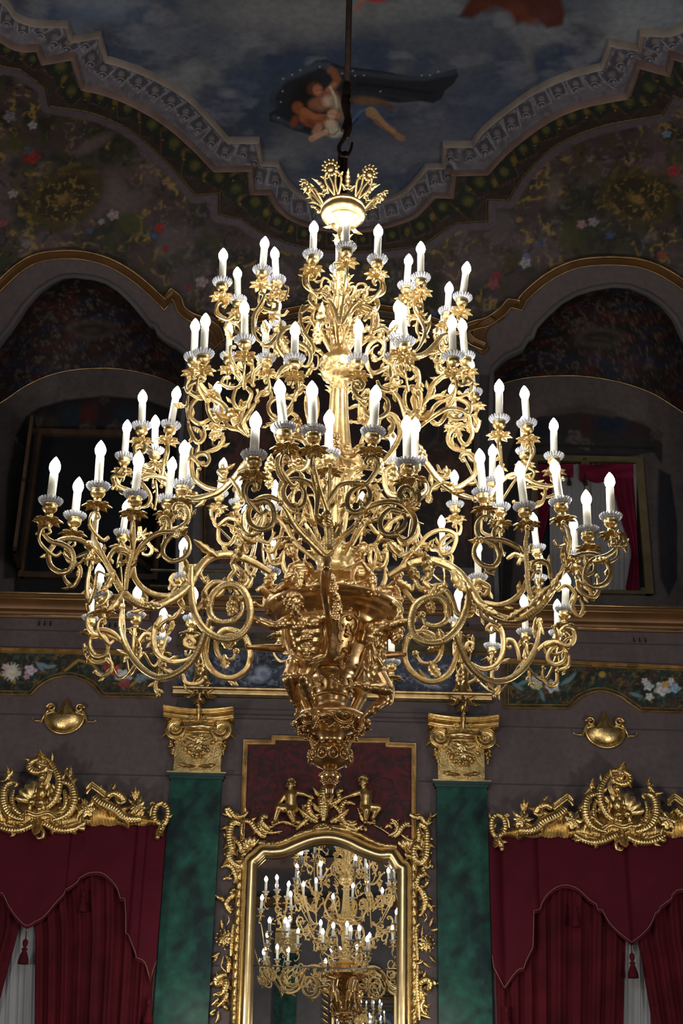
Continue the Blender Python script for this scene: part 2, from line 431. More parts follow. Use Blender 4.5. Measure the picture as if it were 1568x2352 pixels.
OPEN_L = [(-42,1390),(-42,900),(-35,830),(0,780),(26,748),(57,702),(86,670),(115,650),(143,636),(172,634),(215,639),(244,648),(272,665),(301,693),(324,720),(345,746),(357,749),(365,768),(382,780),(407,794),(425,808),(432,840),(425,900),(415,1000),(405,1390)]
OPEN_R = [(1142,1390),(1132,1100),(1127,950),(1130,850),(1146,831),(1166,816),(1199,801),(1212,778),(1222,775),(1230,752),(1255,725),(1288,695),(1324,675),(1360,664),(1407,656),(1446,659),(1489,676),(1522,699),(1550,730),(1572,775),(1592,800),(1612,850),(1616,1000),(1616,1390)]
CTR = [(471,1296),(471,865),(490,815),(540,775),(640,745),(790,728),(930,745),(1030,785),(1068,825),(1081,870),(1081,1303)]
CTR_OUT = [(405,1395),(432,850),(455,800),(500,760),(560,735),(650,715),(790,700),(930,715),(1050,745),(1100,790),(1120,840),(1127,950),(1142,1395)]
SKY_POLY = [(-400,-500)]+[(-60,-60)]+c0[1:-1]+[(1640,30),(2000,-500)]
def paint_vault(x, y):
    p = Paint(x, y, tgt(38, 31, 31)); F = lambda s_, sd, o=4: fbm(x/s_, y/s_, sd, o)
    p.mix(sstep(.45, .62, F(55, 1)), tgt(24, 24, 19)); p.mix(sstep(.5, .7, F(80, 2))*.8, tgt(52, 44, 44)); p.mix(sstep(.54, .66, F(35, 3))*.6, tgt(34, 34, 18))
    p.scrolls(sstep(.45, .6, F(70, 4)), 26, tgt(92, 74, 34), 3, .75); p.scrolls(sstep(.5, .6, F(60, 9)), 18, tgt(78, 74, 72), 8, .35)
    p.scrolls(sstep(.5, .62, F(60, 19)), 22, tgt(16, 15, 14), 18, .8, .08)
    for cx, cy, rx, ry, rot in ((148,455,86,62,-.5), (1462,455,84,58,.35)):       # painted cartouches in the corners
        p.ell(cx, cy, rx*1.15, ry*1.15, rot, tgt(30, 27, 14), .3); p.ell(cx, cy, rx, ry, rot, tgt(44, 36, 17), .3, .8); p.ell(cx, cy, rx*.85, ry*.82, rot, tgt(26, 22, 14), .2)
        p.scrolls((1-sstep(.8, 1.0, np.hypot((x-cx)/rx, (y-cy)/ry))), 13, tgt(84, 66, 30), 5, .8, .07); p.ell(cx, cy+4, 26, 13, rot, tgt(60, 47, 20), .9, .8); p.ell(cx-6, cy, 13, 9, rot, tgt(84, 66, 30), .9, .6)
        for k in range(5): a = -2.6+k*.5; p.line([(cx+rx*1.05*math.cos(a+rot), cy+ry*1.05*math.sin(a+rot)), (cx+rx*1.3*math.cos(a+.25+rot), cy+ry*1.3*math.sin(a+.25+rot))], 5, tgt(52, 44, 20), .8, .7)
    for cx, cy, rx, ry, rot, c in ((300,515,42,30,.5,(38,40,18)), (40,330,40,26,0,(38,38,18)), (270,440,34,60,-.3,(58,50,48)), (380,560,26,50,.2,(50,44,44)), (215,330,60,16,-.5,(60,50,48)),
                                   (1310,540,36,40,.3,(36,36,16)), (1270,440,20,44,.2,(58,50,48)), (1180,600,34,22,0,(38,32,16)), (1150,520,40,50,.3,(50,44,46)), (1500,330,50,16,.4,(46,38,36)), (420,640,40,50,.2,(44,39,39)), (1100,610,40,50,0,(50,43,42))):
        p.ell(cx, cy, rx, ry, rot, tgt(*c), .7, .8)
    for i, (cx, cy, r, c) in enumerate(((72,360,24,(112,34,36)), (66,345,14,(52,68,78)), (75,288,13,(130,128,128)), (260,494,17,(138,108,110)), (233,509,10,(110,112,118)), (366,523,14,(140,28,30)), (353,541,10,(52,72,104)), (463,648,18,(128,112,112)),
                                        (30,445,14,(118,112,104)), (8,512,13,(110,52,60)), (22,268,18,(98,92,96)), (60,560,14,(92,92,92)), (150,545,12,(60,40,60)), (205,530,11,(60,66,84)), (380,570,10,(112,24,30)), (430,660,12,(96,40,46)),
                                        (1206,604,17,(128,132,150)), (1208,588,10,(84,88,128)), (1335,515,14,(130,96,104)), (1362,510,15,(112,108,110)), (1547,392,19,(128,44,52)), (1530,308,13,(92,106,142)), (1520,365,11,(92,64,70)), (1132,652,18,(108,58,64)),
                                        (1140,634,13,(112,34,38)), (1465,458,15,(104,82,40)), (1400,540,13,(52,62,92)), (1520,585,14,(110,50,40)), (1240,560,12,(52,66,84)), (995,722,12,(60,70,110)), (1010,738,9,(120,60,40)))):
        p.flower(cx, cy, r, np.array(tgt(*c))*.62, i, .85)
    # ---- the band between cornice and murals
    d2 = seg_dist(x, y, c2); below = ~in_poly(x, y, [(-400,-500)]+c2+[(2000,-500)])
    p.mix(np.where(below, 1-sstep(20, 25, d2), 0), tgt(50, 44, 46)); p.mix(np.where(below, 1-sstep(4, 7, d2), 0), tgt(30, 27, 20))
    # ---- the sky picture
    sk = in_poly(x, y, SKY_POLY); fb = F(170, 11, 5); f2 = F(60, 12, 5)
    q = Paint(x, y, tgt(46, 50, 56))
    q.mix(sstep(.42, .62, fb), tgt(30, 37, 50)); q.mix(sstep(.5, .72, fbm(x/210+4, y/90, 13, 5))*.9, tgt(66, 68, 69)); q.mix(sstep(.52, .7, f2)*.5, tgt(38, 38, 42)); q.mix(sstep(.55, .75, fbm(x/90, y/45, 15, 5))*.55, tgt(74, 76, 80))
    for cx, cy, rx, ry, c, a in ((680,30,260,70,(74,74,73),.75), (1500,20,160,60,(82,86,88),.7), (230,20,130,50,(62,70,82),.6), (330,230,110,60,(58,58,64),.5), (640,300,80,60,(38,40,44),.5), (860,350,150,70,(58,60,65),.7), (700,330,100,40,(62,64,68),.6),
                              (1000,310,110,60,(60,62,68),.7), (1120,240,120,90,(38,44,58),.7), (560,190,60,60,(32,40,54),.7), (800,430,160,40,(40,43,49),.6), (520,215,26,14,(78,80,84),.6), (1060,110,180,50,(50,52,56),.5), (450,90,120,40,(36,42,54),.5), (1215,120,14,70,(66,66,66),.5)):
        q.ell(cx, cy, rx, ry, 0, tgt(*c), .95, a)
    if q.near(560, 80, 1120, 460):
        z = lambda pts: Z(560, 100, 2.9037, pts)
        e = lambda X, Y_, a, b, rot, c, so=.3, al=1: q.ell(560+X/2.9037, 100+Y_/2.9037, a/2.9037, b/2.9037, rot, tgt(*(v*.88 for v in c)), min(1, so+.15), al)
        l = lambda pts, w_, c, so=.35, al=1: q.line(z(pts), w_/2.9037, tgt(*(v*.88 for v in c)), min(1, so+.1), al)
        q.poly(z([(165,350),(185,300),(240,230),(330,180),(430,150),(480,110),(540,105),(600,130),(660,150),(800,165),(950,185),(1100,215),(1200,220),(1330,190),(1415,165),(1432,215),(1400,270),(1340,320),(1320,370),(1260,400),(1180,385),(1040,400),(900,380),(760,380),(700,420),(640,500),(560,600),(440,612),(330,580),(250,540),(170,520),(165,470),(200,440),(170,400)]), tgt(19, 21, 25), 3)
        e(400, 380, 110, 190, .35, (16, 14, 14), .4, .9)
        l([(190,330),(260,240),(400,180),(500,140),(560,150)], 22, (44, 52, 62), .7, .8); l([(540,150),(640,190),(800,200),(1000,225),(1200,235),(1400,190)], 16, (40, 46, 54), .7, .7)
        l([(200,420),(190,350),(230,270)], 20, (36, 42, 50), .8, .7); l([(200,490),(280,530),(380,560)], 16, (40, 46, 54), .7, .8); l([(750,270),(950,290),(1250,330)], 10, (12, 13, 15), .8, .8); l([(720,320),(900,340),(1150,370)], 8, (30, 32, 36), .8, .7)
        for X, Y_ in ((375,178),(322,208),(262,235),(258,318),(725,182),(742,215),(800,212),(910,320),(1185,212),(1240,212),(1295,188),(585,160),(230,495),(655,200),(505,155),(245,390)): e(X, Y_, 7, 7, 0, (120, 124, 132), .8, .85)
        e(830, 385, 140, 40, .12, (74, 56, 40), .5); e(960, 420, 80, 22, .25, (60, 46, 36), .6)
        l([(555,330),(600,280),(622,240),(600,195),(580,180)], 26, (92, 56, 38), .4); l([(560,310),(605,270)], 14, (120, 80, 58), .6, .8)
        e(545, 385, 105, 62, -.5, (104, 70, 52), .35); e(470, 400, 52, 42, -.4, (98, 62, 44), .4); e(560, 385, 44, 40, 0, (152, 122, 104), .6); e(620, 420, 44, 100, -.35, (112, 98, 82), .5); l([(575,290),(610,360),(620,430)], 8, (150, 138, 118), .6, .8); e(640, 470, 50, 60, 0, (84, 72, 58), .6)
        e(470, 300, 58, 52, -.3, (58, 34, 20), .3); e(492, 312, 38, 44, -.3, (118, 76, 56), .35); e(500, 325, 14, 10, 0, (150, 84, 64), .8, .7); e(488, 312, 7, 4, 0, (46, 26, 18), .6); e(515, 308, 6, 4, 0, (46, 26, 18), .6); e(517, 340, 9, 4, .2, (110, 40, 34), .6)
        e(358, 425, 44, 44, 0, (92, 52, 28), .3); e(365, 445, 30, 30, 0, (96, 52, 34), .5); e(410, 490, 52, 62, -.5, (104, 60, 38), .35); e(335, 520, 30, 50, .4, (82, 42, 28), .5); l([(400,450),(470,490),(540,495)], 22, (116, 68, 44), .4); l([(430,530),(490,540),(540,500)], 22, (100, 58, 38), .4); e(450, 540, 60, 26, .6, (80, 42, 28), .5)
        e(590, 470, 40, 36, 0, (138, 104, 80), .3); e(584, 482, 24, 22, 0, (152, 116, 94), .5); e(578, 470, 4, 3, 0, (50, 30, 24), .5); e(598, 468, 4, 3, 0, (50, 30, 24), .5); e(588, 492, 6, 3, 0, (120, 52, 44), .5); e(630, 480, 18, 22, .4, (120, 80, 58), .5)
        e(580, 540, 52, 42, .2, (146, 122, 102), .35); e(600, 590, 66, 42, .1, (132, 126, 110), .35); l([(540,600),(600,610),(640,570)], 6, (84, 78, 66), .7, .8); l([(560,570),(570,625)], 5, (84, 78, 66), .7, .8)
        l([(500,560),(480,590)], 26, (120, 88, 70), .4); l([(545,590),(490,615),(450,635)], 18, (140, 108, 88), .35); e(452, 637, 20, 15, 0, (136, 92, 78), .4)
        q.poly(z([(700,430),(760,415),(860,405),(960,430),(940,470),(960,520),(880,500),(800,520),(740,560),(690,600),(670,520)]), tgt(38, 46, 60), 4); l([(720,520),(780,450),(850,430)], 8, (62, 74, 92), .7, .7); l([(700,570),(760,500)], 8, (24, 30, 42), .7, .8)
        q.poly(z([(805,440),(830,420),(865,425),(895,450),(925,500),(985,555),(1030,590),(1078,622),(1080,645),(1050,655),(1025,645),(985,610),(930,575),(880,540),(850,500),(815,485)]), tgt(92, 70, 50), 3); l([(850,440),(880,470),(930,530),(1000,580)], 13, (116, 90, 66), .9, .8); l([(870,510),(940,575),(1000,620)], 7, (66, 46, 34), .9, .7); e(848, 450, 30, 26, 0, (112, 86, 64), .8, .7); e(1058, 636, 18, 11, .4, (104, 64, 50), .7, .8)
        for cx, cy, rx, ry, al in ((1120,430,100,50,.55), (1050,540,70,50,.35), (760,640,130,50,.4), (900,700,160,60,.35), (1140,640,90,50,.3), (330,620,120,40,.35)): e(cx, cy, rx, ry, 0, (64, 66, 72), .9, al)
    if q.near(780, -80, 1320, 90):
        z2 = lambda pts: Z(784, 0, 2, pts)
        q.poly(z2([(530,80),(570,20),(620,-60),(1000,-80),(1030,70),(1020,120),(940,135),(900,90),(800,120),(780,60),(740,40),(680,30),(640,60),(600,90)]), tgt(42, 20, 15), 9)
        q.ell(1190, 25, 40, 24, .3, tgt(58, 28, 16), .9, .8); q.ell(1250, 40, 40, 22, -.3, tgt(50, 27, 26), .9, .8); q.ell(1110, 15, 40, 18, 0, tgt(50, 24, 14), .9, .8); q.ell(1215, 48, 20, 12, 0, tgt(58, 32, 18), .9, .8)
        q.line([(818,22),(830,4),(845,-10)], 4, tgt(96, 56, 44)); q.ell(865, -2, 26, 9, 0, tgt(92, 30, 28), .5); q.line([(1200,60),(1206,120),(1225,180)], 10, tgt(62, 62, 62), .9, .5)
    m = sk[..., None]; p.c = np.where(m, q.c, p.c)
    # ---- under the arches
    A = in_poly(x, y, ARCH_L+[(450,900),(432,1400),(-400,1400)]) | in_poly(x, y, ARCH_R+[(2000,1400),(1142,1400),(1118,900)])
    Lc = np.array(tgt(54, 48, 48)); lv = Lc*(1-.14*F(90, 21))[..., None]
    p.c = np.where((A & ~in_poly(x, y, CTR_OUT))[..., None], lv, p.c)
    Cc = in_poly(x, y, CTR_OUT); p.c = np.where(Cc[..., None], np.array(tgt(50, 48, 48))*(1-.2*F(60, 22))[..., None], p.c)
    for k in (0, 1):                   # the painted strips flanking the middle picture
        xx = (405, 443) if k == 0 else (1100, 1142)
        p.mix(((x > xx[0]) & (x < xx[1]) & (y > 860) & (y < 1400))*.8, tgt(28, 26, 27))
    ci = in_poly(x, y, CTR); r = Paint(x, y, tgt(26, 20, 18)); r.mix(sstep(.5, .65, F(90, 23)), tgt(16, 17, 18)); r.mix(sstep(.52, .66, F(60, 24))*.8, tgt(44, 28, 24)); r.scrolls(1, 30, tgt(52, 42, 30), 25, .4)
    p.c = np.where(ci[..., None], r.c, p.c)
    # ---- plain wall below the gallery
    lo = y > 1392; p.c = np.where(lo[..., None], (np.array(tgt(53, 46, 46))*(1-.12*F(120, 31))[..., None])*(1-.12*sstep(.5, .62, F(60, 32)))[..., None], p.c)
    return p.c
# ---- tensor grid over wall, cove and ceiling
def axis(segs):
    out = []
    for a, b, st in segs:
        n = max(1, int(round(abs(b-a)/st))); out += [a+(b-a)*i/n for i in range(n)]
    out.append(segs[-1][1]); return np.array(out)
gx = axis(((-8, -5.6, .2), (-5.6, -4.6, .04), (-4.6, -1.25, .018), (-1.25, 1.45, .011), (1.45, 4.6, .018), (4.6, 5.6, .04), (5.6, 8, .2)))
gz = axis(((0, 7.4, .4), (7.4, CAMZ+VH, .02)))
X, Zg = np.meshgrid(gx, gz, indexing='ij'); Yg = np.full(X.shape, WY)
px, py = proj(X, Yg, Zg); colr = paint_vault(px, py)
def holes(px, py):
    cx = (px[:-1, :-1]+px[1:, 1:])/2; cy = (py[:-1, :-1]+py[1:, 1:])/2
    return ~(in_poly(cx, cy, OPEN_L) | in_poly(cx, cy, OPEN_R))
grid_mesh('wall_back', X, Yg, Zg, colr, holes(px, py), paint_v, kind='structure')
ss = axis(((0, 1, .0055), ))
yy = np.concatenate([VY+VA*np.cos(ss*math.pi/2), axis(((VY, 11.6, .011), (11.6, 10.0, .02), (10.0, 7, .2)))[1:]])
zz = np.concatenate([VH+VB*np.sin(ss*math.pi/2), np.full(len(yy)-len(ss), VH+VB)])+CAMZ
X, Yg = np.meshgrid(gx, yy, indexing='ij'); Zg = np.broadcast_to(zz, X.shape)
px, py = proj(X, Yg, Zg); colr = paint_vault(px, py)
grid_mesh('ceiling', X, Yg, Zg, colr, holes(px, py), paint_v, kind='structure')
# ---- the rest of the shell
HZ = CAMZ+VH+VB
def slab(name, a, b, m):
    mb = MB(); mb.box(a, b); return struct(name, mb, m)
slab('floor', (-8, -7.5, -.1), (8, 17.6, 0), woodm)
slab('wall_left', (-8.1, -7.6, 0), (-8, 18.2, HZ), lav_d); slab('wall_right', (8, -7.6, 0), (8.1, 18.2, HZ), lav_d)
slab('wall_front', (-8, -7.6, 0), (8, -7.5, HZ), lav_d)
slab('ceiling_front', (-8, -7.6, HZ), (8, 7.05, HZ+.1), mat('ceiling_paint', tgt(44, 46, 52), .8))
# ---- gallery recesses: soffit, jambs, far wall
FY = 17.1
FAR_L = [(-30,960),(-10,935),(20,914),(50,893),(90,872),(130,858),(172,850),(215,847),(258,847),(300,852),(345,862),(385,876),(425,896)]
FAR_R = [(1115,905),(1150,884),(1190,872),(1235,866),(1280,864),(1320,864),(1365,868),(1410,876),(1455,888),(1500,906),(1540,930),(1575,955),(1610,990)]
def res2(pts, n):
    L = [0]
    for a, b in zip(pts, pts[1:]): L.append(L[-1]+math.hypot(b[0]-a[0], b[1]-a[1]))
    out = []
    for i in range(n):
        s_ = L[-1]*i/(n-1); j = max(k for k in range(len(L)) if L[k] <= s_+1e-9); j = min(j, len(pts)-2)
        t = (s_-L[j])/((L[j+1]-L[j]) or 1); out.append((pts[j][0]+(pts[j+1][0]-pts[j][0])*t, pts[j][1]+(pts[j+1][1]-pts[j][1])*t))
    return out
def soffit(idx, opening, far, base):
    a = res2(opening, 120); b = res2(far, 120); rows = 60
    A = np.array([V(x, y, .012)[0] for x, y in a]); B = np.array([P(x, y, FY) for x, y in b])
    t = np.linspace(0, 1, rows)[None, :, None]; G = A[:, None, :]*(1-t)+B[:, None, :]*t
    G[..., 2] += .5*np.sin(np.pi*t[..., 0])*np.sin(np.linspace(0, np.pi, 120))[:, None]
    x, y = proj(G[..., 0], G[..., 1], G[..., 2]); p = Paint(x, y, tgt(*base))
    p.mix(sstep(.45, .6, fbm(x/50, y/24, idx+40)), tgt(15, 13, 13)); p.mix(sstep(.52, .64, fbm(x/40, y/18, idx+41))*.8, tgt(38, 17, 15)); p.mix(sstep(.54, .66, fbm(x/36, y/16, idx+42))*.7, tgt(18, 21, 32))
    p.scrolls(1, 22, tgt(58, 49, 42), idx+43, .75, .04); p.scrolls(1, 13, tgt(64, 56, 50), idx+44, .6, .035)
    cx, cy = (212, 757) if idx == 1 else (1378, 775)
    p.ell(cx, cy, 66, 26, 0, tgt(46, 39, 34), .5, .8); p.ell(cx, cy, 46, 15, 0, tgt(17, 15, 14), .4, .9); p.ell(cx, cy+2, 26, 6, 0, tgt(40, 33, 28), .6, .7)
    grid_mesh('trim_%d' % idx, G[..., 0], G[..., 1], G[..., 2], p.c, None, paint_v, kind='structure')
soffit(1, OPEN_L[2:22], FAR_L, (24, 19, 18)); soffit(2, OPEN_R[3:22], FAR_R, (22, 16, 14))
def jamb(n, pn, pf):                   # painted side walls of the recess
    mb = MB(); rows = []
    for (xa, ya), (xb, yb) in zip(pn, pf): rows.append([V(xa, ya, .012)[0], P(xb, yb, FY)])
    mb.grid(rows); struct('trim_%d' % n, mb, lav_d)
jamb(3, [(432,838),(425,900),(415,1000),(404,1392)], [(425,896),(421,940),(411,1020),(398,1350)])
jamb(4, [(1130,850),(1127,950),(1132,1100),(1143,1392)], [(1115,905),(1120,960),(1138,1100),(1150,1352)])
jamb(5, [(-35,830),(-42,900),(-42,1392)], [(-30,960),(-31,1000),(-40,1350)])
jamb(6, [(1612,850),(1616,1000),(1616,1392)], [(1610,990),(1608,1020),(1600,1350)])
def farwall(side, x0, x1, far):
    a = P(x0, 1300, FY).x; b = P(x1, 1300, FY).x; z0 = P(800, 1420, FY).z-.2; z1 = P(800, 830, FY).z
    gx_ = np.linspace(a, b, 230); gz_ = np.linspace(z0, z1, 260); X, Z_ = np.meshgrid(gx_, gz_, indexing='ij'); Y_ = np.full(X.shape, FY)
    x, y = proj(X, Y_, Z_); p = Paint(x, y, tgt(60, 55, 53)); F = lambda s_, sd: fbm(x/s_, y/s_, sd, 4)
    p.mix(sstep(.4, .65, F(80, 50))*.6, tgt(48, 45, 44))
    if side == 0:
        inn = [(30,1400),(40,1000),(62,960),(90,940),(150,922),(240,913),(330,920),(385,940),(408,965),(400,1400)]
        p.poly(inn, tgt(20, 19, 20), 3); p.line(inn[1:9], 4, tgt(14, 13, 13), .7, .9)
        for cx, cy, rx, ry, c in ((110,970,30,22,(34,30,26)), (165,955,26,26,(16,26,34)), (205,950,26,34,(44,20,19)), (245,950,24,30,(24,18,20)), (285,955,26,30,(18,26,32)), (335,960,30,26,(30,26,26))): p.ell(cx, cy, rx, ry, .25, tgt(*c), .6, .85)
        p.line([(95,985),(190,985),(300,982),(395,985)], 5, tgt(12, 12, 12), .6, .9); p.line([(110,1000),(400,1000)], 4, tgt(40, 34, 28), .5, .8)
        p.flower(200, 985, 22, tgt(50, 45, 42), 1, .8); p.flower(265, 985, 26, tgt(48, 42, 40), 2, .8); p.flower(84, 970, 20, tgt(46, 42, 40), 3, .7); p.flower(240, 918, 16, tgt(46, 38, 38), 4, .7)
        for k in range(6): p.line([(250+8*k,1330),(255+8*k,1220),(280+8*k,1140),(330,1100+6*k)], 1.6, tgt(42, 42, 42), .6, .5)
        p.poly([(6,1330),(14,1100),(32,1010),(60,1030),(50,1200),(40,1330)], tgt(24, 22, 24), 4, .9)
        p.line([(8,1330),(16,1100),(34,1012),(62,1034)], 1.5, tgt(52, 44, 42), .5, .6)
    else:
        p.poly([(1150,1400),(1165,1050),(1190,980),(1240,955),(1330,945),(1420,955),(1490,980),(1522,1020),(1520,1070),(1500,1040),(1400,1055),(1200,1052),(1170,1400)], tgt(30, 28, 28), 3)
        for cx, cy, rx, ry, c in ((1240,985,36,24,(20,20,28)), (1350,975,24,24,(42,22,22)), (1400,975,46,24,(20,25,38)), (1460,985,30,22,(34,22,26)), (1290,985,24,20,(30,26,28))): p.ell(cx, cy, rx, ry, 0, tgt(*c), .6, .9)
        p.flower(1320, 1005, 26, tgt(64, 56, 54), 5, .8); p.flower(1345, 1020, 22, tgt(58, 52, 50), 6, .8); p.line([(1260,948),(1330,938),(1410,952)], 8, tgt(48, 42, 40), .6, .8); p.flower(1508, 1000, 20, tgt(58, 50, 50), 7, .8); p.line([(1180,1028),(1260,1022),(1500,1030)], 3, tgt(20, 19, 19), .6, .9)
        p.poly([(1512,1075),(1540,1090),(1556,1200),(1556,1330),(1535,1372),(1515,1330),(1508,1200)], tgt(22, 23, 27), 4, .95); p.line([(1512,1075),(1506,1200),(1516,1330),(1534,1372),(1556,1335)], 1.5, tgt(46, 40, 40), .5, .7)
    grid_mesh('wall_gallery_left' if side == 0 else 'wall_gallery_right', X, Y_, Z_, p.c, ~((lambda cx, cy: in_poly(cx, cy, [(far[0][0]-60, far[0][1]-700)]+far+[(far[-1][0]+60, far[-1][1]-700)]))((x[:-1, :-1]+x[1:, 1:])/2, (y[:-1, :-1]+y[1:, 1:])/2)), paint_v, kind='structure')
    mb = MB(); sweep(mb, [P(x_, y_, FY-.01) for x_, y_ in smooth2(far)], prof_roll(.02, .02, 5), (0, -1, 0)); struct('trim_%d' % (7+side), mb, gilt_line, smooth=True)
def smooth2(pts, n=6): return [(v.x, v.y) for v in smooth_path([Vector((a, b, 0)) for a, b in pts], n)]
farwall(0, -60, 432, FAR_L); farwall(1, 1100, 1640, FAR_R)
slab('floor_gallery', (-8, WY+.1, P(800, 1400, WY).z-.1), (8, 18.1, P(800, 1400, WY).z-.02), lav_d)
# ---- painted-and-carved cornice round the sky
def off_vault(pts, d): return [V(x, y, d)[0] for x, y in pts], [V(x, y, 0)[1] for x, y in pts]
def lerp2(a, b, t): return [(p[0]+(q[0]-p[0])*t, p[1]+(q[1]-p[1])*t) for p, q in zip(a, b)]
def strip(name, a, b, ta, tb, da, db, col, n=6, seed=0, coffer=None):
    rows = []; F_ = []
    k = len(a); sub = 5
    aa = [tuple(a[i][c]+(a[i+1][c]-a[i][c])*j/sub for c in (0, 1)) for i in range(k-1) for j in range(sub)]+[a[-1]]
    bb = [tuple(b[i][c]+(b[i+1][c]-b[i][c])*j/sub for c in (0, 1)) for i in range(k-1) for j in range(sub)]+[b[-1]]
    n = 14; G = np.zeros((len(aa), n+1, 3))
    for j in range(n+1):
        t = ta+(tb-ta)*j/n; d_ = da+(db-da)*j/n
        for i, (x, y) in enumerate(lerp2(aa, bb, t)): G[i, j] = V(x, y, d_)[0]
    x, y = proj(G[..., 0], G[..., 1], G[..., 2]); p = Paint(x, y, tgt(*col)); p.mix(sstep(.45, .65, fbm(x/22, y/22, seed))*.6, np.array(tgt(*col))*.6); p.mix(sstep(.55, .7, fbm(x/9, y/9, seed+1))*.4, np.array(tgt(*col))*1.5)
    if coffer: coffer(p)
    return grid_mesh(name, G[..., 0], G[..., 1], G[..., 2], p.c, None, paint_v, kind='structure')
def along(A, B, step):                 # stations spread evenly along the middle of a band
    M_ = lerp2(A, B, .5); out = []; acc = step*.5
    for i in range(len(M_)-1):
        a, b = M_[i], M_[i+1]; d = math.hypot(b[0]-a[0], b[1]-a[1]); s_ = acc
        while s_ < d:
            t = s_/d; pa = tuple(A[i][c]+(A[i+1][c]-A[i][c])*t for c in (0, 1)); pb = tuple(B[i][c]+(B[i+1][c]-B[i][c])*t for c in (0, 1)); out.append((pa, pb)); s_ += step
        acc = s_-d
    return out
st1 = along(c0, c1, 43); st2 = along(c1, c2, 34)
def cof1(p):
    for k, (a, b) in enumerate(st1):
        c = ((a[0]+b[0])/2, (a[1]+b[1])/2)
        if not p.near(c[0]-40, c[1]-40, c[0]+40, c[1]+40): continue
        r = math.hypot(b[0]-a[0], b[1]-a[1])*.30; ang = math.atan2(b[1]-a[1], b[0]-a[0])
        q = [(c[0]+r*(math.cos(ang)*u-math.sin(ang)*v), c[1]+r*(math.sin(ang)*u+math.cos(ang)*v)) for u, v in ((-1,-1),(1,-1),(1,1),(-1,1))]
        p.poly(q, tgt(40, 40, 45), 1.5); p.line(q+[q[0]], 1.5, tgt(82, 80, 82), .5, .7); p.ell(c[0], c[1], r*.72, r*.72, 0, tgt(34, 33, 36), .2); p.ell(c[0], c[1], r*.5, r*.5, 0, tgt(64, 61, 60), .5)
def cof2(p):
    for k, (a, b) in enumerate(st2):
        c = ((a[0]+b[0])/2, (a[1]+b[1])/2)
        if not p.near(c[0]-30, c[1]-30, c[0]+30, c[1]+30): continue
        r = math.hypot(b[0]-a[0], b[1]-a[1])*.27; ang = math.atan2(b[1]-a[1], b[0]-a[0])
        if k % 2: 
            q = [(c[0]+r*(math.cos(ang)*u-math.sin(ang)*v), c[1]+r*(math.sin(ang)*u+math.cos(ang)*v)) for u, v in ((-1,-1),(1,-1),(1,1),(-1,1))]
            p.line(q+[q[0]], 2.4, tgt(52, 36, 32), .5, .9); p.poly(q, tgt(22, 24, 21), 1.5); p.ell(c[0], c[1], r*.5, r*.5, 0, tgt(52, 50, 26), .6)
        else: p.ell(c[0], c[1], r*.8, r*1.1, ang, tgt(20, 26, 20), .5); p.ell(c[0]+2, c[1], r*.4, r*.5, 0, tgt(66, 54, 22), .6)
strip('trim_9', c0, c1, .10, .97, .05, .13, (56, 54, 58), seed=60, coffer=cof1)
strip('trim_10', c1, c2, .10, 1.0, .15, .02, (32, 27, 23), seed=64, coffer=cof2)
def cornice(name, A, B, t, off, prof, m):
    pp, nn = off_vault(lerp2(A, B, t), off); mb = MB(); sweep(mb, pp, prof, nn); return struct(name, mb, m, sharp=50)
CP = [(-.045,-.05),(-.045,.06),(-.03,.075),(-.02,.06),(-.012,.06),(-.008,.035),(.01,.03),(.02,.01),(.028,.01),(.034,-.02),(.045,-.03)]
cornice('trim_11', c0, c1, .03, .03, CP, stone_l)
cornice('trim_12', c1, c2, .04, .13, [(a*1.05, b*1.25) for a, b in CP], stone_b)
cornice('trim_13', c1, c2, 1.0, .02, prof_roll(.022, .018, 5), mat('dim_gold_paint', tgt(52, 44, 24), .5, .3, noise=(30, .6)))
mb = MB()
for k, (a, b) in enumerate(st1):       # moulded shell bosses of the frieze
    if (k % 1) == 0:
        p1, n1 = V((a[0]+b[0])/2, (a[1]+b[1])/2, .09); p2, _ = V(b[0], b[1], .09); u = (p2-p1).normalized(); v_ = n1.cross(u)
        mb.lathe([(.05, 0), (.047, .008), (.040, .009), (.037, .002)], p1, 16, Matrix((v_, u, n1)).transposed().to_4x4()); mb.ball(p1+u*.018, .02, 8, 5)
struct('trim_14', mb, mat('frieze_shell_stone', tgt(72, 69, 72), .6), smooth=True)
mb = MB()
for k, (a, b) in enumerate(st2):
    p1, n1 = V((a[0]+b[0])/2, (a[1]+b[1])/2, .075); mb.flower(p1, n1, .038 if k % 2 else .05, 5)
struct('trim_15', mb, mat('dim_gilt_rosettes', tgt(70, 60, 26), .45, .4, noise=(20, .6)), smooth=True)
# ---- plaster bead round each gallery opening
for n_, op in ((27, OPEN_L), (28, OPEN_R)):
    q = resample([V(x, y, .012)[0] for x, y in op], .03); q2 = [proj(p_.x, p_.y, p_.z) for p_ in q]
    mb = MB(); sweep(mb, q, [(-.035, -.04), (-.035, .012), (-.012, .028), (.018, .022), (.03, .0), (.03, -.12)], [V(float(a), float(b))[1] for a, b in q2], flipside=1); struct('trim_%d' % (n_+1000-940), mb, lav_d, sharp=50)
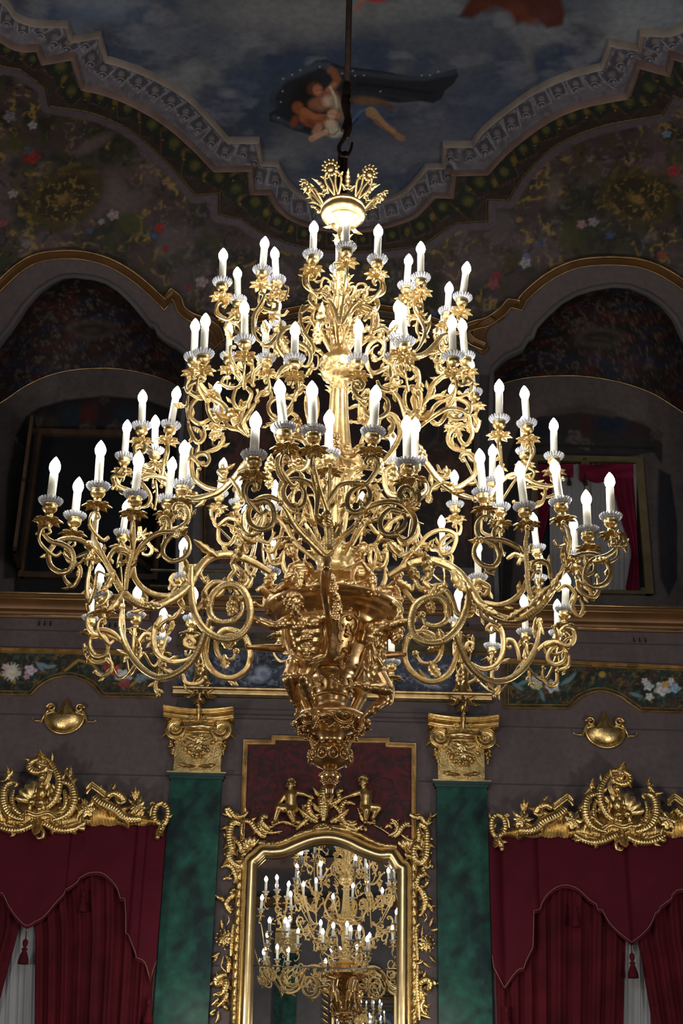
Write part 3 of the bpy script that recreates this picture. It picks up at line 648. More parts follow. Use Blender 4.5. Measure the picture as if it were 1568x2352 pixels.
# ---- gilt arch mouldings over the gallery recesses and the middle picture
def archmould(name, pts, w_, corners=(), m=gilt_brown):
    pp = pts; q = []
    segs = []; last = 0
    for c in list(corners)+[len(pts)-1]:
        s_ = pts[last:c+1]
        q += (smooth2(s_, 6) if len(s_) > 2 else s_)[:-1]; last = c
    q.append(pts[-1]); P3 = [V(x, y, .03)[0] for x, y in q]; NN = [V(x, y)[1] for x, y in q]
    mb = MB(); mb2 = MB()
    sweep(mb, P3, [(-w_*.5,-.03),(-w_*.42,.02),(-w_*.1,.0),(w_*.25,.02),(w_*.42,.03),(w_*.5,-.03)], NN)
    sweep(mb2, P3, [(a-w_*.42, b+.01) for a, b in prof_roll(w_*.3, .06, 7)], NN); sweep(mb2, P3, [(a+w_*.45, b+.01) for a, b in prof_roll(w_*.16, .03, 5)], NN)
    root = struct(name, mb, m, sharp=50); o = build('gilt_roll', mb2, gilt_line, root); return root
archmould('trim_16', ARCH_L, .125, (10, 11)); archmould('trim_17', ARCH_R, .125, (6, 8))
archmould('trim_18', [(468,1300),(468,868),(488,815),(540,773),(640,742),(790,724),(930,742),(1032,782),(1070,825),(1084,870),(1084,1306)], .03)
archmould('trim_19', [(520,770),(560,745),(640,722),(720,707),(790,702),(860,707),(940,722),(1010,745),(1060,770)], .09)
mb = MB()                              # painted-bronze shell finials at the feet of the arches
for side in (0, 1):
    pts = Z(400, 480, 4.3556, [(330,1060),(450,1130),(490,1250),(500,1380)]) if side == 0 else Z(780, 480, 4.3556, [(1480,1090),(1340,1180),(1290,1300),(1330,1440)])
    for k in range(7):
        o_ = (k-3)*7; mb.tube(smooth_path([V(x+o_*(-1 if side == 0 else 1)*.6+(-18 if side == 0 else 22), y+6-abs(k-3)*3, .03)[0] for x, y in pts], 6), lambda t: .035*(1-t*.5), 7, .7)
struct('trim_20', mb, gilt_brown, smooth=True)
# ================================================================== MOULDINGS AND FITTINGS OF THE BACK WALL
def zat(y, x=784, Y=WY): return P(x, y, Y).z
def hband(name, x0, x1, y, prof, m, Y=WY, xr=None, kind='structure', parent=None, ends=True, sharp=40):
    z = zat(y, (x0+x1)/2 if xr is None else xr, Y); a = P(x0, y, Y).x; b = P(x1, y, Y).x; mb = MB()
    pts = [Vector((a, Y, z)), Vector((b, Y, z))]
    rows = [[p+Vector((0, -d_, -w_)) for w_, d_ in prof] for p in pts]; mb.grid(rows)
    if ends: 
        n = len(prof); mb.f.append(tuple(range(n))); mb.f.append(tuple(range(2*n-1, n-1, -1)))
    return build(name, mb, m, parent, smooth=True, kind=None if parent else kind, sharp=sharp)
LEDGE = [(-.11,0),(-.11,.30),(-.085,.31),(-.06,.29),(-.045,.22),(-.01,.17),(.03,.15),(.05,.10),(.075,.09),(.085,.05),(.10,.04),(.10,0)]
def ledge(n, x0, x1, y, sc=1.0, y2=None):
    r = hband('trim_%d' % n, x0, x1, y, [(a*sc, b*sc) for a, b in LEDGE], gilt_brown)
    z = zat(y, (x0+x1)/2); a = P(x0, y, WY).x; b = P(x1, y, WY).x; mb = MB()
    for dz, out, rr in ((.115*sc, .30*sc, .012), (-.085*sc, .05*sc+.02, .010), (.055*sc, .27*sc, .006)):
        mb.tube([(a, WY-out, z+dz), (b, WY-out, z+dz)], rr, 8)
    build('gilt_bead', mb, gilt_line, r)
ledge(21, -90, 346, 1404, 1.0); ledge(22, 1124, 1660, 1433, 1.0); ledge(23, 352, 1118, 1398, .62)
hband('trim_24', 352, 1118, 1442, [(-.02,0),(-.02,.09),(.0,.10),(.0,0)], gilt_line)
hband('trim_25', 346, 1124, 1362, [(-.012,0),(-.012,.12),(.012,.13),(.012,0)], gilt_line)
hband('trim_26', 346, 1124, 1320, [(-.008,0),(-.008,.05),(.008,.05),(.008,0)], gilt_line)
groove = mat('plaster_joint', tgt(34, 30, 31), .8)
for k, (x0, x1, y) in enumerate(((-90, 345, 1449), (1124, 1660, 1478), (-90, 380, 1643), (540, 985, 1655), (1130, 1660, 1674), (-90, 385, 1777), (520, 560, 1780), (960, 998, 1795), (1120, 1660, 1806), (478, 505, 2218), (1000, 1003, 2232))):
    hband('trim_%d' % (30+k), x0, x1, y, [(-.007,0),(-.007,.006),(.007,.006),(.007,0)], groove)
hband('trim_45', 408, 1118, 1630, [(-.10,0),(-.10,.05),(.08,.05),(.09,.03),(.09,0)], lav)
hband('trim_46', 408, 1118, 1636, [(-.005,.05),(-.005,.057),(.005,.057),(.005,.05)], groove, ends=False)
# small pierced vents of the frieze under the gallery
for cx, cy in ((103, 1432), (252, 1436), (1468, 1470), (470, 1411), (1060, 1435)):
    mb = MB(); mb2 = MB()
    for k in (-1, 0, 1):
        c = P(cx+k*13, cy+.3*k, WY); pts = []
        for a in range(12):
            t = 2*math.pi*a/12; pts.append(c+Vector((.02*math.cos(t)*(1.1 if math.sin(t) < 0 else .8), -.004, .042*math.sin(t))))
        mb.prism(pts, (0, -1, 0), .004); mb2.tube([p+Vector((0, -.006, 0)) for p in pts+[pts[0]]], .005, 6)
    r = build('wall_vent', mb, mat('vent_shadow', tgt(15, 13, 13), .9), label=None, smooth=False)
    tag(r, {103: 'three small pierced openings in the plaster frieze at the far left under the gallery ledge', 252: 'three small pierced openings in the frieze behind the left candle arm', 1468: 'three small pierced openings in the plaster frieze at the far right',
            470: 'three small pierced openings in the frieze above the left gilt console', 1060: 'three small pierced openings in the frieze above the right gilt console'}[cx], 'vent', 'pierced vents of the gallery frieze')
    build('vent_rim', mb2, lav_d, r)
# ---- painted flower friezes in gilt frames
def frieze(side, outline, arcs, x0, x1, y0, y1, label, paintf):
    pts = []
    for i in range(len(outline)-1):
        pts.append(outline[i])
    P3 = [P(x, y, WY) for x, y in outline]
    root = thing('painted_frieze', label, 'painting', P(*outline[0], WY))
    a = P(x0, (y0+y1)/2, WY).x; b = P(x1, (y0+y1)/2, WY).x; z0 = min(p.z for p in P3); z1 = max(p.z for p in P3)
    n = int((b-a)/.011); m_ = int((z1-z0)/.011); X, Z_ = np.meshgrid(np.linspace(a, b, n), np.linspace(z0, z1, m_), indexing='ij')
    Y_ = np.full(X.shape, WY-.02); x, y = proj(X, Y_, Z_); p = Paint(x, y, tgt(17, 19, 15)); paintf(p)
    cx = (x[:-1, :-1]+x[1:, 1:])/2; cy = (y[:-1, :-1]+y[1:, 1:])/2
    grid_mesh('painted_canvas', X, Y_, Z_, p.c, in_poly(cx, cy, outline), paint_v, parent=root)
    mb = MB(); sweep(mb, wallpath(outline, WY), prof_frame(.062, .06), (0, -1, 0), closed=True); build('gilt_frame', mb, gilt_line, root, sharp=50)
    return root
def arcpts(pts, n=5): return smooth2(pts, n)
def fr_base(p, sd):
    p.mix(sstep(.5, .62, fbm(p.x/30, p.y/22, sd)), tgt(34, 24, 18)); p.mix(sstep(.52, .64, fbm(p.x/22, p.y/16, sd+1))*.8, tgt(16, 30, 28)); p.scrolls(1, 17, tgt(76, 62, 28), sd+2, .6, .05); p.scrolls(1, 12, tgt(54, 46, 22), sd+3, .5, .05); p.scrolls(1, 19, tgt(46, 56, 54), sd+4, .45, .05)
def fr_left(p):
    fr_base(p, 70)
    for a, b, w_ in ((-10, 1560, 3), (180, 1530, 3), (330, 1565, 3)): p.line([(a-30, b+10), (a, b-14), (a+30, b-6), (a+44, b+8)], w_, tgt(100, 80, 34), .6, .7)
    z = lambda X, Y_: (X/2.613, 1340+Y_/2.613)
    for X, Y_, r, c in ((68,530,24,(196,186,170)), (182,520,17,(196,112,128)), (30,500,10,(150,100,96)), (690,525,18,(120,46,40)), (740,555,22,(150,160,150)), (745,600,18,(86,38,34)), (640,500,14,(92,36,34)), (840,570,14,(78,88,96)), (160,560,9,(120,90,92))):
        p.flower(*z(X, Y_), r, tgt(*c), X)
    for k in range(16):
        a = 2*math.pi*k/16; c = z(68, 530); p.line([(c[0]+7*math.cos(a), c[1]+7*math.sin(a)), (c[0]+22*math.cos(a), c[1]+22*math.sin(a))], 1.1, tgt(120, 112, 100), .5, .8)
    p.ell(*z(68, 530), 7, 6, 0, tgt(176, 140, 90), .5)
    for X, Y_, rot in ((260,490,.3), (300,500,-.2), (240,500,.9), (880,560,.2), (600,540,.4)): p.ell(*z(X, Y_), 16, 5, rot, tgt(66, 80, 88), .5, .9)
    p.ell(*z(750, 545), 16, 6, 0, tgt(190, 196, 180), .5)
def fr_right(p):
    fr_base(p, 80); z = lambda X, Y_: (940+X/2.497, 1340+Y_/2.497)
    for X, Y_, r, c in ((725,560,22,(124,160,128)), (820,590,20,(212,160,152)), (735,590,12,(190,130,80)), (1370,590,14,(120,130,150)), (1375,650,12,(150,156,170)), (1450,605,22,(150,160,186)), (1470,580,12,(170,96,60)), (1520,600,16,(90,110,160)), (1500,560,10,(140,150,170)), (1350,560,10,(170,176,180))):
        p.flower(*z(X, Y_), r, tgt(*c), X)
    for X, Y_, rot in ((620,590,.6), (650,570,-.4), (900,560,-.6), (930,540,-.9), (1300,640,.3), (760,640,1.2)): p.ell(*z(X, Y_), 18, 5, rot, tgt(56, 76, 80), .5, .9)
    p.ell(*z(1105, 522), 9, 8, 0, tgt(96, 78, 34), .5)
OL = [(-60,1494),(366,1504),(364,1600),(238,1598)]+arcpts([(236,1596),(214,1571),(184,1556),(153,1551),(119,1558),(92,1573),(72,1593)])+[(70,1594),(-62,1592)]
OR = [(1160,1520),(1660,1541),(1660,1637),(1470,1631)]+arcpts([(1468,1630),(1448,1616),(1420,1597),(1384,1586),(1352,1590),(1324,1604),(1304,1624)])+[(1302,1625),(1162,1624)]
frieze(0, OL, None, -66, 370, 1490, 1606, 'gilt framed flower frieze with white daisy and pink rose on the left wall', fr_left)
frieze(1, OR, None, 1155, 1664, 1515, 1640, 'gilt framed flower frieze with pale green and pink blooms on the right wall', fr_right)
# ---- grisaille panel in the middle and its gilt sill
rt = thing('grisaille_panel', 'blue grey painted relief panel with figures between the two gilt consoles', 'painting', P(760, 1590, WY))
a, b = P(412, 1545, WY).x, P(1118, 1560, WY).x; z0, z1 = zat(1596), zat(1500)
X, Z_ = np.meshgrid(np.linspace(a, b, 330), np.linspace(z0, z1, 60), indexing='ij'); Y_ = np.full(X.shape, WY-.05); x, y = proj(X, Y_, Z_); p = Paint(x, y, tgt(34, 37, 44))
p.mix(sstep(.5, .65, fbm(x/30, y/20, 90))*.8, tgt(22, 23, 27)); p.scrolls(1, 14, tgt(84, 88, 96), 91, .8, .05); p.scrolls(1, 10, tgt(66, 68, 74), 92, .6, .05)
for cx, cy, rx, ry, rot in ((603,1545,20,17,.4), (588,1560,20,9,.2), (970,1560,22,12,.3), (992,1575,24,7,.3), (440,1530,8,14,.1), (948,1545,9,9,0), (1110,1545,10,16,0), (660,1550,16,9,-.4), (850,1560,16,9,.4)): p.ell(cx, cy, rx, ry, rot, tgt(92, 98, 110), .6, .85); p.ell(cx+3, cy+4, rx*.6, ry*.5, rot, tgt(40, 43, 50), .6, .6)
grid_mesh('painted_relief', X, Y_, Z_, p.c, None, paint_v, parent=rt)
hband('top_bead', 410, 1120, 1500, [(-.012,0),(-.012,.09),(.012,.1),(.012,0)], gilt_line, parent=rt)
hband('shelf_band', 408, 1120, 1478, [(-.09,0),(-.09,.04),(.09,.04),(.09,0)], mat('dark_green_band', tgt(20, 22, 17), .6, 0, col2=tgt(48, 40, 20), scale=9), parent=rt)
hband('gilt_sill', 399, 1126, 1601, [(-.05,0),(-.05,.16),(-.035,.17),(-.02,.165),(-.012,.13),(.012,.12),(.02,.14),(.035,.135),(.045,.08),(.05,0)], gilt_line, parent=rt)
# ---- consoles with leaf drops
def console(dx, dy, label):
    F = lambda x, y: (x+dx, y+dy)
    root = thing('gilt_console', label, 'console', P(*F(463, 1590), WY), 'gilt consoles of the middle wall')
    W = lambda x, y, o: P(*F(x, y), WY)+Vector((0, -o, 0))
    for sgn, nm in ((-1, 'side_scroll'), (1, 'side_scroll')):
        mb = MB(); c = W(463+sgn*14, 1462, .16); u, v_ = Vector((sgn, 0, 0)), Vector((0, 0, 1))
        mb.tube(spiral(c, u, v_, .058, .012, 1.2, 1.6), .014, 8, 1.6)
        mb.tube(smooth_path([W(463+sgn*22, 1468, .16), W(463+sgn*17, 1500, .14), W(463+sgn*13, 1535, .1), W(463+sgn*15, 1562, .1), W(463+sgn*20, 1576, .1)], 6), .017, 8); mb.tube(spiral(W(463+sgn*15, 1578, .1), u, v_, .035, .008, 0, 1.3), .012, 8)
        build(nm, mb, gilt_wall, root)
    mb = MB(); mb.tube(smooth_path([W(463, 1450, .12), W(463, 1475, .16), W(463, 1510, .12), W(463, 1550, .09), W(463, 1588, .1)], 6), lambda t: .075-.02*math.sin(t*3.1), 12, .7); build('bracket_body', mb, gilt_wall, root)
    mb = MB()
    for k, (x, y, ax, ay) in enumerate(((463,1590,0,-1), (453,1596,-.5,-1), (473,1596,.5,-1), (446,1606,-1,-.5), (480,1606,1,-.5), (458,1608,-.3,-1), (468,1612,.2,-1), (463,1622,0,-1), (452,1600,-1,.2), (474,1600,1,.3))):
        mb.leaf(W(x, y, .17), (ax, -.2, ay), (0, -1, .2), .12+.02*(k % 3), .06, .5, 4)
    mb.tube(smooth_path([W(463, 1612, .17), W(461, 1625, .15), W(464, 1640, .13), W(462, 1652, .12)], 5), lambda t: .016*(1-t*.6), 6)
    mb.leaf(W(463, 1630, .14), (.2, 0, -1), (0, -1, 0), .14, .06, .4); mb.leaf(W(456, 1470, .2), (0, -.1, -1), (0, -1, 0), .2, .09, .4)
    build('leaf_drop', mb, gilt_wall, root)
console(0, 0, 'gilt scroll console with leaf drop above the left pilaster'); console(597, 17, 'gilt scroll console with leaf drop above the right pilaster')
# ---- shell medallions
def medallion(cx, cy, label):
    root = thing('shell_medallion', label, 'ornament', P(cx, cy, WY), 'gilt shell medallions'); c = P(cx, cy, WY)
    def rim(t):                        # outline of the shield, metres; t 0..1 starting at the peak
        a = math.pi/2-2*math.pi*t; r = .215
        x = r*math.cos(a)*1.0; z = r*.92*math.sin(a)-.02
        if math.sin(a) > .15:
            k = (math.sin(a)-.15)/.85; x *= (1-k*.45); z = .0+.055*k+.15*k**7
        return x, z
    mb = MB(); rows = []
    for i in range(9):
        s_ = i/8; rows.append([c+Vector((rim(j/72)[0]*s_, -(.02+.085*(1-s_*s_)**.6), rim(j/72)[1]*s_-.02*(1-s_))) for j in range(72)])
    mb.grid(rows, closed_v=True); build('shell_boss', mb, gilt_wall, root)
    mb = MB()
    path = [c+Vector((rim(t)[0]*1.03, -.03, rim(t)[1]*1.03)) for t in [.13+.74*i/50 for i in range(51)]]
    mb.tube(path, .021, 8)
    for s_ in (-1, 1):
        mb.tube(spiral(c+Vector((s_*.165, -.05, .075)), Vector((s_, 0, 0)), Vector((0, 0, 1)), .055, .01, 0, 1.35), lambda t: .02*(1-.4*t), 8)
        mb.tube(smooth_path([c+Vector((s_*.20, -.03, .05)), c+Vector((s_*.24, -.03, -.02)), c+Vector((s_*.27, -.03, -.075)), c+Vector((s_*.33, -.03, -.08)), c+Vector((s_*.37, -.03, -.06)), c+Vector((s_*.355, -.03, -.045))], 5), lambda t: .022*(1-.7*t), 8)
        mb.leaf(c+Vector((s_*.25, -.04, -.06)), (s_*.6, 0, -1), (0, -1, 0), .07, .04)
    build('scroll_rim', mb, gilt_wall, root)
medallion(150, 1643, 'domed gilt shell medallion on the plaster above the left curtain pelmet'); medallion(1388, 1675, 'domed gilt shell medallion on the plaster above the right curtain pelmet')
# ---- pilasters
def pilaster(dx, dy, xl, xr, label):
    Fz = lambda x, y: (360+x/6.533+dx, 1600+y/6.533+dy); W = lambda x, y, o=.1: P(*Fz(x, y), WY)+Vector((0, -o, 0))
    root = thing('pilaster', label, 'pilaster', Vector((P((xl+xr)/2, 2070, WY).x, WY, 0)), 'green marble pilasters')
    x0, x1 = P(xl, 2070, WY).x, P(xr, 2070, WY).x; zt = W(600, 1190).z; xm = (x0+x1)/2; hw = (x1-x0)/2
    mb = MB(); mb.box((x0, WY-.1, 0), (x1, WY, zt)); build('marble_shaft', mb, green, root, smooth=False)
    mb = MB()
    for dz, o, g in ((0, .135, .035), (-.03, .12, .02)): mb.box((x0-g, WY-o, zt+dz-.03), (x1+g, WY, zt+dz))
    build('necking', mb, mat('dark_green_necking', tgt(7, 30, 27), .35), root, smooth=False)
    mb = MB(); mb.box((x0-.045, WY-.15, zt), (x1+.045, WY, zt+.015)); build('gilt_astragal', mb, gilt_line, root, smooth=False)
    z1 = W(600, 600).z; mb = MB(); w0 = hw*.93
    mb.box((xm-w0, WY-.10, zt+.015), (xm+w0, WY, z1+.12))
    for a_, b_ in (((xm-w0*.66, z1-.02), (xm-w0*.62, zt+.11)), ((xm+w0*.62, z1-.02), (xm+w0*.66, zt+.11))): mb.box((a_[0], WY-.112, b_[1]), (b_[0], WY-.10, a_[1]))
    mb.box((xm-w0*.66, WY-.112, zt+.105), (xm+w0*.66, WY-.10, zt+.12))
    for k in range(7): mb.ball((xm+(k-3)*.025, WY-.105, zt+.045), (.012, .012, .012), 6, 4)
    for s_ in (-1, 1): mb.leaf((xm+s_*.02, WY-.105, zt+.085), (s_, 0, .1), (0, -1, 0), .2, .075, .25, 3)
    build('capital_block', mb, gilt_wall, root, sharp=40)
    xm2 = W(640, 560).x
    for s_ in (-1, 1):
        mb = MB(); c = Vector((xm2+s_*.262, WY-.165, W(640, 545).z)); u, v_ = Vector((s_, 0, 0)), Vector((0, 0, 1))
        rows = [[c+Vector((r*math.cos(a), dy_, r*math.sin(a))) for a in [2*math.pi*j/28 for j in range(28)]] for r, dy_ in ((.125, .165), (.128, .02), (.12, -.005), (.09, .01), (.0, .012))]
        mb.grid(rows, closed_v=True, flip=True)
        mb.tube(spiral(c+Vector((0, -.012, 0)), u, v_, .118, .016, math.pi*.75, 2.4, 60), lambda t: .014*(1-.35*t), 8); mb.ball(c+Vector((0, -.012, 0)), .02)
        build('volute', mb, gilt_wall, root)
    mb = MB(); zc = W(640, 500).z
    mb.tube([(xm2-.21, WY-.15, zc), (xm2+.21, WY-.15, zc)], .042, 12, 1); mb.tube([(xm2-.2, WY-.14, zc-.06), (xm2+.2, WY-.14, zc-.06)], .014, 8)
    build('cushion_roll', mb, gilt_smooth, root)
    mb = MB(); zA = W(640, 320).z; rows = []; mb.box((xm2-.33, WY-.13, W(640, 545).z), (xm2+.33, WY, zA))
    for dz_, q_ in ((.045, .014), (.012, .009), (-.045, .011)): mb.tube([Vector((xm2+t*.4, WY-(.215+.09*t*t+dz_*.5), zA+dz_-.012*(1-t*t))) for t in [k/10-1 for k in range(21)]], q_, 8)
    for i in range(13):
        t = i/12*2-1; o = .20+.09*abs(t)**2; dip = -.012*(1-t*t)
        rows.append([Vector((xm2+t*.405, WY-oo, zA+zz+dip)) for oo, zz in ((0, .06), (o+.03, .06), (o+.02, .03), (o-.01, .02), (o, -.005), (o-.03, -.02), (o-.05, -.06), (0, -.07))])
    mb.grid(rows); n_ = len(rows[0]); b0_ = mb.n-13*n_; mb.f.append(tuple(range(b0_, b0_+n_))); mb.f.append(tuple(range(mb.n-1, mb.n-n_-1, -1)))
    build('abacus', mb, gilt_wall, root, sharp=40)
    mb = MB()
    for s_ in (-1, 1):
        mb.tube(spiral(Vector((xm2+s_*.075, WY-.2, zA-.07)), Vector((s_, 0, 0)), Vector((0, 0, 1)), .045, .01, .3, 1.2), .009, 6)
    mb.leaf((xm2, WY-.24, zA-.1), (0, -.1, 1), (0, -1, 0), .22, .07, .5); mb.tube(smooth_path([W(640, 250, .3), W(655, 205, .29), W(680, 160, .28)], 5), lambda t: .02*(1-.6*t), 6)
    mb.leaf(W(660, 120, .26), (.2, 0, 1), (0, -1, 0), .07, .04)
    for k in range(11):                # garland of fruit slung between the volutes
        t = k/10; x_ = xm2+(t-.5)*.42; z_ = W(640, 700).z-.20*math.sin(math.pi*t)**1.0+.02
        for q in range(3): mb.ball((x_+random.uniform(-.015, .015), WY-.13-random.uniform(0, .03), z_+random.uniform(-.02, .02)), random.uniform(.014, .028), 7, 5)
    mb.flower((xm2, WY-.13, W(640, 660).z), (0, -1, 0), .075, 7); mb.flower((xm2+.01, WY-.13, W(640, 780).z), (0, -1, 0), .05, 6)
    for k, (x_, z_, dx_, dz_) in enumerate(((-.05, .0, -1, .3), (.05, 0, 1, .3), (-.04, -.06, -1, -.3), (.05, -.07, 1, -.4), (0, -.12, -.2, -1), (.03, -.13, .4, -1))): mb.leaf((xm2+x_, WY-.14, W(640, 690).z+z_), (dx_, 0, dz_), (0, -1, 0), .1, .055, .5)
    build('fruit_garland', mb, gilt_wall, root)
    for s_ in (-1, 1):
        mb = MB()
        for k in range(14): mb.ball((xm2+s_*.29+random.uniform(-.035, .035)*(1-k/18), WY-.1-random.uniform(0, .03), W(640, 720).z-.011*k), random.uniform(.013, .022), 7, 5)
        mb.leaf((xm2+s_*.30, WY-.1, W(640, 715).z), (s_*.5, 0, -1), (0, -1, 0), .1, .06); mb.leaf((xm2+s_*.375, WY-.08, W(640, 430).z), (0, 0, -1), (s_*.8, -1, 0), .2, .08, .5)
        build('grape_cluster', mb, gilt_wall, root)
pilaster(0, 0, 374, 495, 'green marble pilaster with gilt capital left of the mirror'); pilaster(602, 19, 1003, 1122, 'green marble pilaster with gilt capital right of the mirror')
# ---- damask panel above the mirror
rt = thing('damask_panel', 'dark crimson damask wall panel in a stepped gilt moulding above the mirror', 'wall panel', P(755, 1800, WY))
OUT = [(553,2010),(557,1900),(564,1706),(627,1706),(627,1696),(712,1698)]+arcpts([(714,1700),(722,1722),(740,1738),(760,1742),(780,1738),(796,1724),(804,1702)], 3)+[(806,1702),(890,1702),(890,1712),(950,1714),(950,1900),(951,2010)]
mb = MB(); mb.prism(wallpath(OUT, WY-.012), (0, 1, 0), .01); build('damask_cloth', mb, damask, rt, smooth=False)
mb = MB(); sweep(mb, wallpath(OUT, WY-.01), prof_frame(.058, .05), (0, -1, 0)); build('stepped_moulding', mb, gilt_line, rt, sharp=50)
# ---- curtains
def curtain_set(T, hem, top, lab, mirror):
    W = lambda x, y, o: P(*T(x, y), WY)+Vector((0, -o, 0))
    # pelmet board cloth
    hx = hem; mb = MB(); n = len(hx)
    top3 = [P(x, top, WY-.24) for x, y in hx]; rows = []
    for i, (x, y) in enumerate(hx):
        b_ = P(x, y, WY-.24); a_ = Vector((b_.x, WY-.24, top3[i].z)); rows.append([a_.lerp(b_, j/12)+Vector((0, .006*math.sin(b_.x*9+j*.8), 0)) for j in range(13)])
    mb.grid(rows); mb.grid([[q+Vector((0, .012, 0)) for q in r] for r in rows], flip=True)
    mb.grid([[r[-1], r[-1]+Vector((0, .012, 0))] for r in rows])
    rt = build('curtain_valance', mb, red_v, None, label=lab[0], cat='valance')
    mb = MB(); pts = [P(x, y, WY-.25)+Vector((0, 0, .035)) for x, y in hx]; mb.tube(pts, .0045, 6); build('braid_edging', mb, braid, rt)
    return rt
def drape(Lf, Rf, y0, y1, folds, depth, m, out, label, cat, name, group=None, seed=0, steps=(90, 40), Y=WY):
    mb = MB(); rows = []; rnd = random.Random(seed); ph = [rnd.uniform(-.5, .5) for _ in range(6)]
    for i in range(steps[0]+1):
        t = i/steps[0]; row = []
        for j in range(steps[1]+1):
            y = y0+(y1-y0)*j/steps[1]; x = Lf(y)+(Rf(y)-Lf(y))*t
            w_ = math.sin(2*math.pi*(folds*t+.25*math.sin(5*t+ph[0])+.03*math.sin(j*.3+ph[1]))); w_ = math.copysign(abs(w_)**.7, w_)
            row.append(P(x, y, Y)+Vector((0, -out-depth*w_-depth*.5*math.sin(2*math.pi*folds*2.3*t+ph[2]+.02*j), 0)))
        rows.append(row)
    mb.grid(rows); mb.grid([[q+Vector((0, .01, 0)) for q in r] for r in rows], flip=True)
    return build(name, mb, m, label=label, cat=cat, group=group)
def ip(tab):
    ys = [a for a, b in tab]; xs = [b for a, b in tab]; return lambda y: float(np.interp(y, ys, xs))
def tassel(x, y, lab, s=1.0, Y=WY-.26, parent=None, m=None):
    c = P(x, y, Y); mb = MB()
    prof = [(.004, .06), (.008, .04), (.024, .03), (.03, .0), (.022, -.03), (.012, -.045), (.03, -.055), (.03, -.07), (.022, -.08), (.034, -.11), (.052, -.17), (.055, -.215), (.0, -.215)]
    mb.lathe([(a*s, b*s) for a, b in prof], c, 20, ripple=lambda a, z: 1+.06*math.cos(10*a)*(z < -.08*s)); mb.tube([c+Vector((0, 0, .05*s)), c+Vector((0, 0, .12*s))], .005*s, 6)
    return build('hem_tassel', mb, m or red_d, parent)
hemL = arcpts([(-52,2102),(-30,2060),(-14,2056),(0,2058),(7,2062),(20,2089),(40,2117),(60,2133),(80,2124),(100,2112),(126,2082),(146,2061)], 4)[:-1]+[(146,2061),(149,2051)]+arcpts([(149,2051),(165,2042),(179,2030),(181,2024)], 3)+arcpts([(188,2020),(205,2012),(232,2012),(252,2026),(268,2046),(275,2069)], 4)+[(286,2071),(288,2110),(288,2150),(294,2154)]+arcpts([(294,2154),(310,2195),(312,2207)], 3)+arcpts([(312,2207),(332,2218),(345,2262)], 3)+[(350,2238),(358,2215)]
hemR = [(1130,2202),(1134,2229),(1158,2277)]+arcpts([(1158,2277),(1186,2238),(1203,2231)], 3)+[(1207,2217),(1224,2182),(1226,2099),(1239,2096)]+arcpts([(1239,2096),(1250,2071),(1269,2051),(1295,2040),(1325,2048),(1355,2075)], 4)+[(1370,2084),(1372,2096)]+arcpts([(1383,2097),(1400,2127),(1425,2152),(1451,2172)], 3)+arcpts([(1451,2172),(1476,2152),(1494,2131),(1505,2105)], 3)+[(1514,2099),(1516,2090),(1542,2071),(1544,2062)]+arcpts([(1554,2052),(1568,2050),(1600,2054),(1640,2110)], 3)
vL = curtain_set(lambda x, y: (x, y), hemL, 1884, ('crimson velvet valance with scalloped braided hem at the left window',), 0)
vR = curtain_set(lambda x, y: (x, y), hemR, 1912, ('crimson velvet valance with scalloped braided hem at the right window',), 0)
tassel(58, 2166, '', 1.0, parent=vL); tassel(192, 2052, '', .9, parent=vL); tassel(343, 2302, '', 1.0, parent=vL)
tassel(1451, 2198, '', 1.0, parent=vR); tassel(1321, 2086, '', .9, parent=vR); tassel(1163, 2320, '', 1.0, parent=vR)
drape(ip([(1950, 62), (2130, 84), (2150, 86), (2700, 84)]), ip([(1950, 375), (2200, 358), (2700, 322)]), 1950, 2700, 8.2, .032, red_d, .15, 'crimson drape in deep vertical folds beside the left green pilaster', 'curtain', 'curtain_drape', 'crimson window drapes', 1)
drape(ip([(1950, -140), (2700, -260)]), ip([(1950, 56), (2110, 50), (2140, 48), (2310, 2), (2700, -90)]), 1950, 2700, 5, .032, red_d, .15, 'crimson drape pulled aside at the left edge of the photo', 'curtain', 'curtain_drape', 'crimson window drapes', 2)
drape(ip([(1950, 1125), (2700, 1150)]), ip([(1950, 1440), (2150, 1432), (2700, 1416)]), 1950, 2700, 8.2, .032, red_d, .15, 'crimson drape in deep vertical folds beside the right green pilaster', 'curtain', 'curtain_drape', 'crimson window drapes', 3)
drape(ip([(1950, 1440), (2170, 1458), (2190, 1464), (2352, 1491), (2700, 1550)]), ip([(1950, 1700), (2700, 1760)]), 1950, 2700, 6, .032, red_d, .15, 'crimson drape pulled aside at the right edge of the photo', 'curtain', 'curtain_drape', 'crimson window drapes', 4)
drape(ip([(1950, -120), (2700, -190)]), ip([(1950, 130), (2700, 120)]), 2000, 2700, 13, .012, sheer, .03, 'white sheer curtain showing between the left crimson drapes', 'curtain', 'sheer_curtain', 'white sheer curtains', 5, (150, 20))
drape(ip([(1950, 1400), (2700, 1380)]), ip([(1950, 1560), (2700, 1600)]), 2000, 2700, 10, .012, sheer, .03, 'white sheer curtain showing between the right crimson drapes', 'curtain', 'sheer_curtain', 'white sheer curtains', 6, (150, 20))
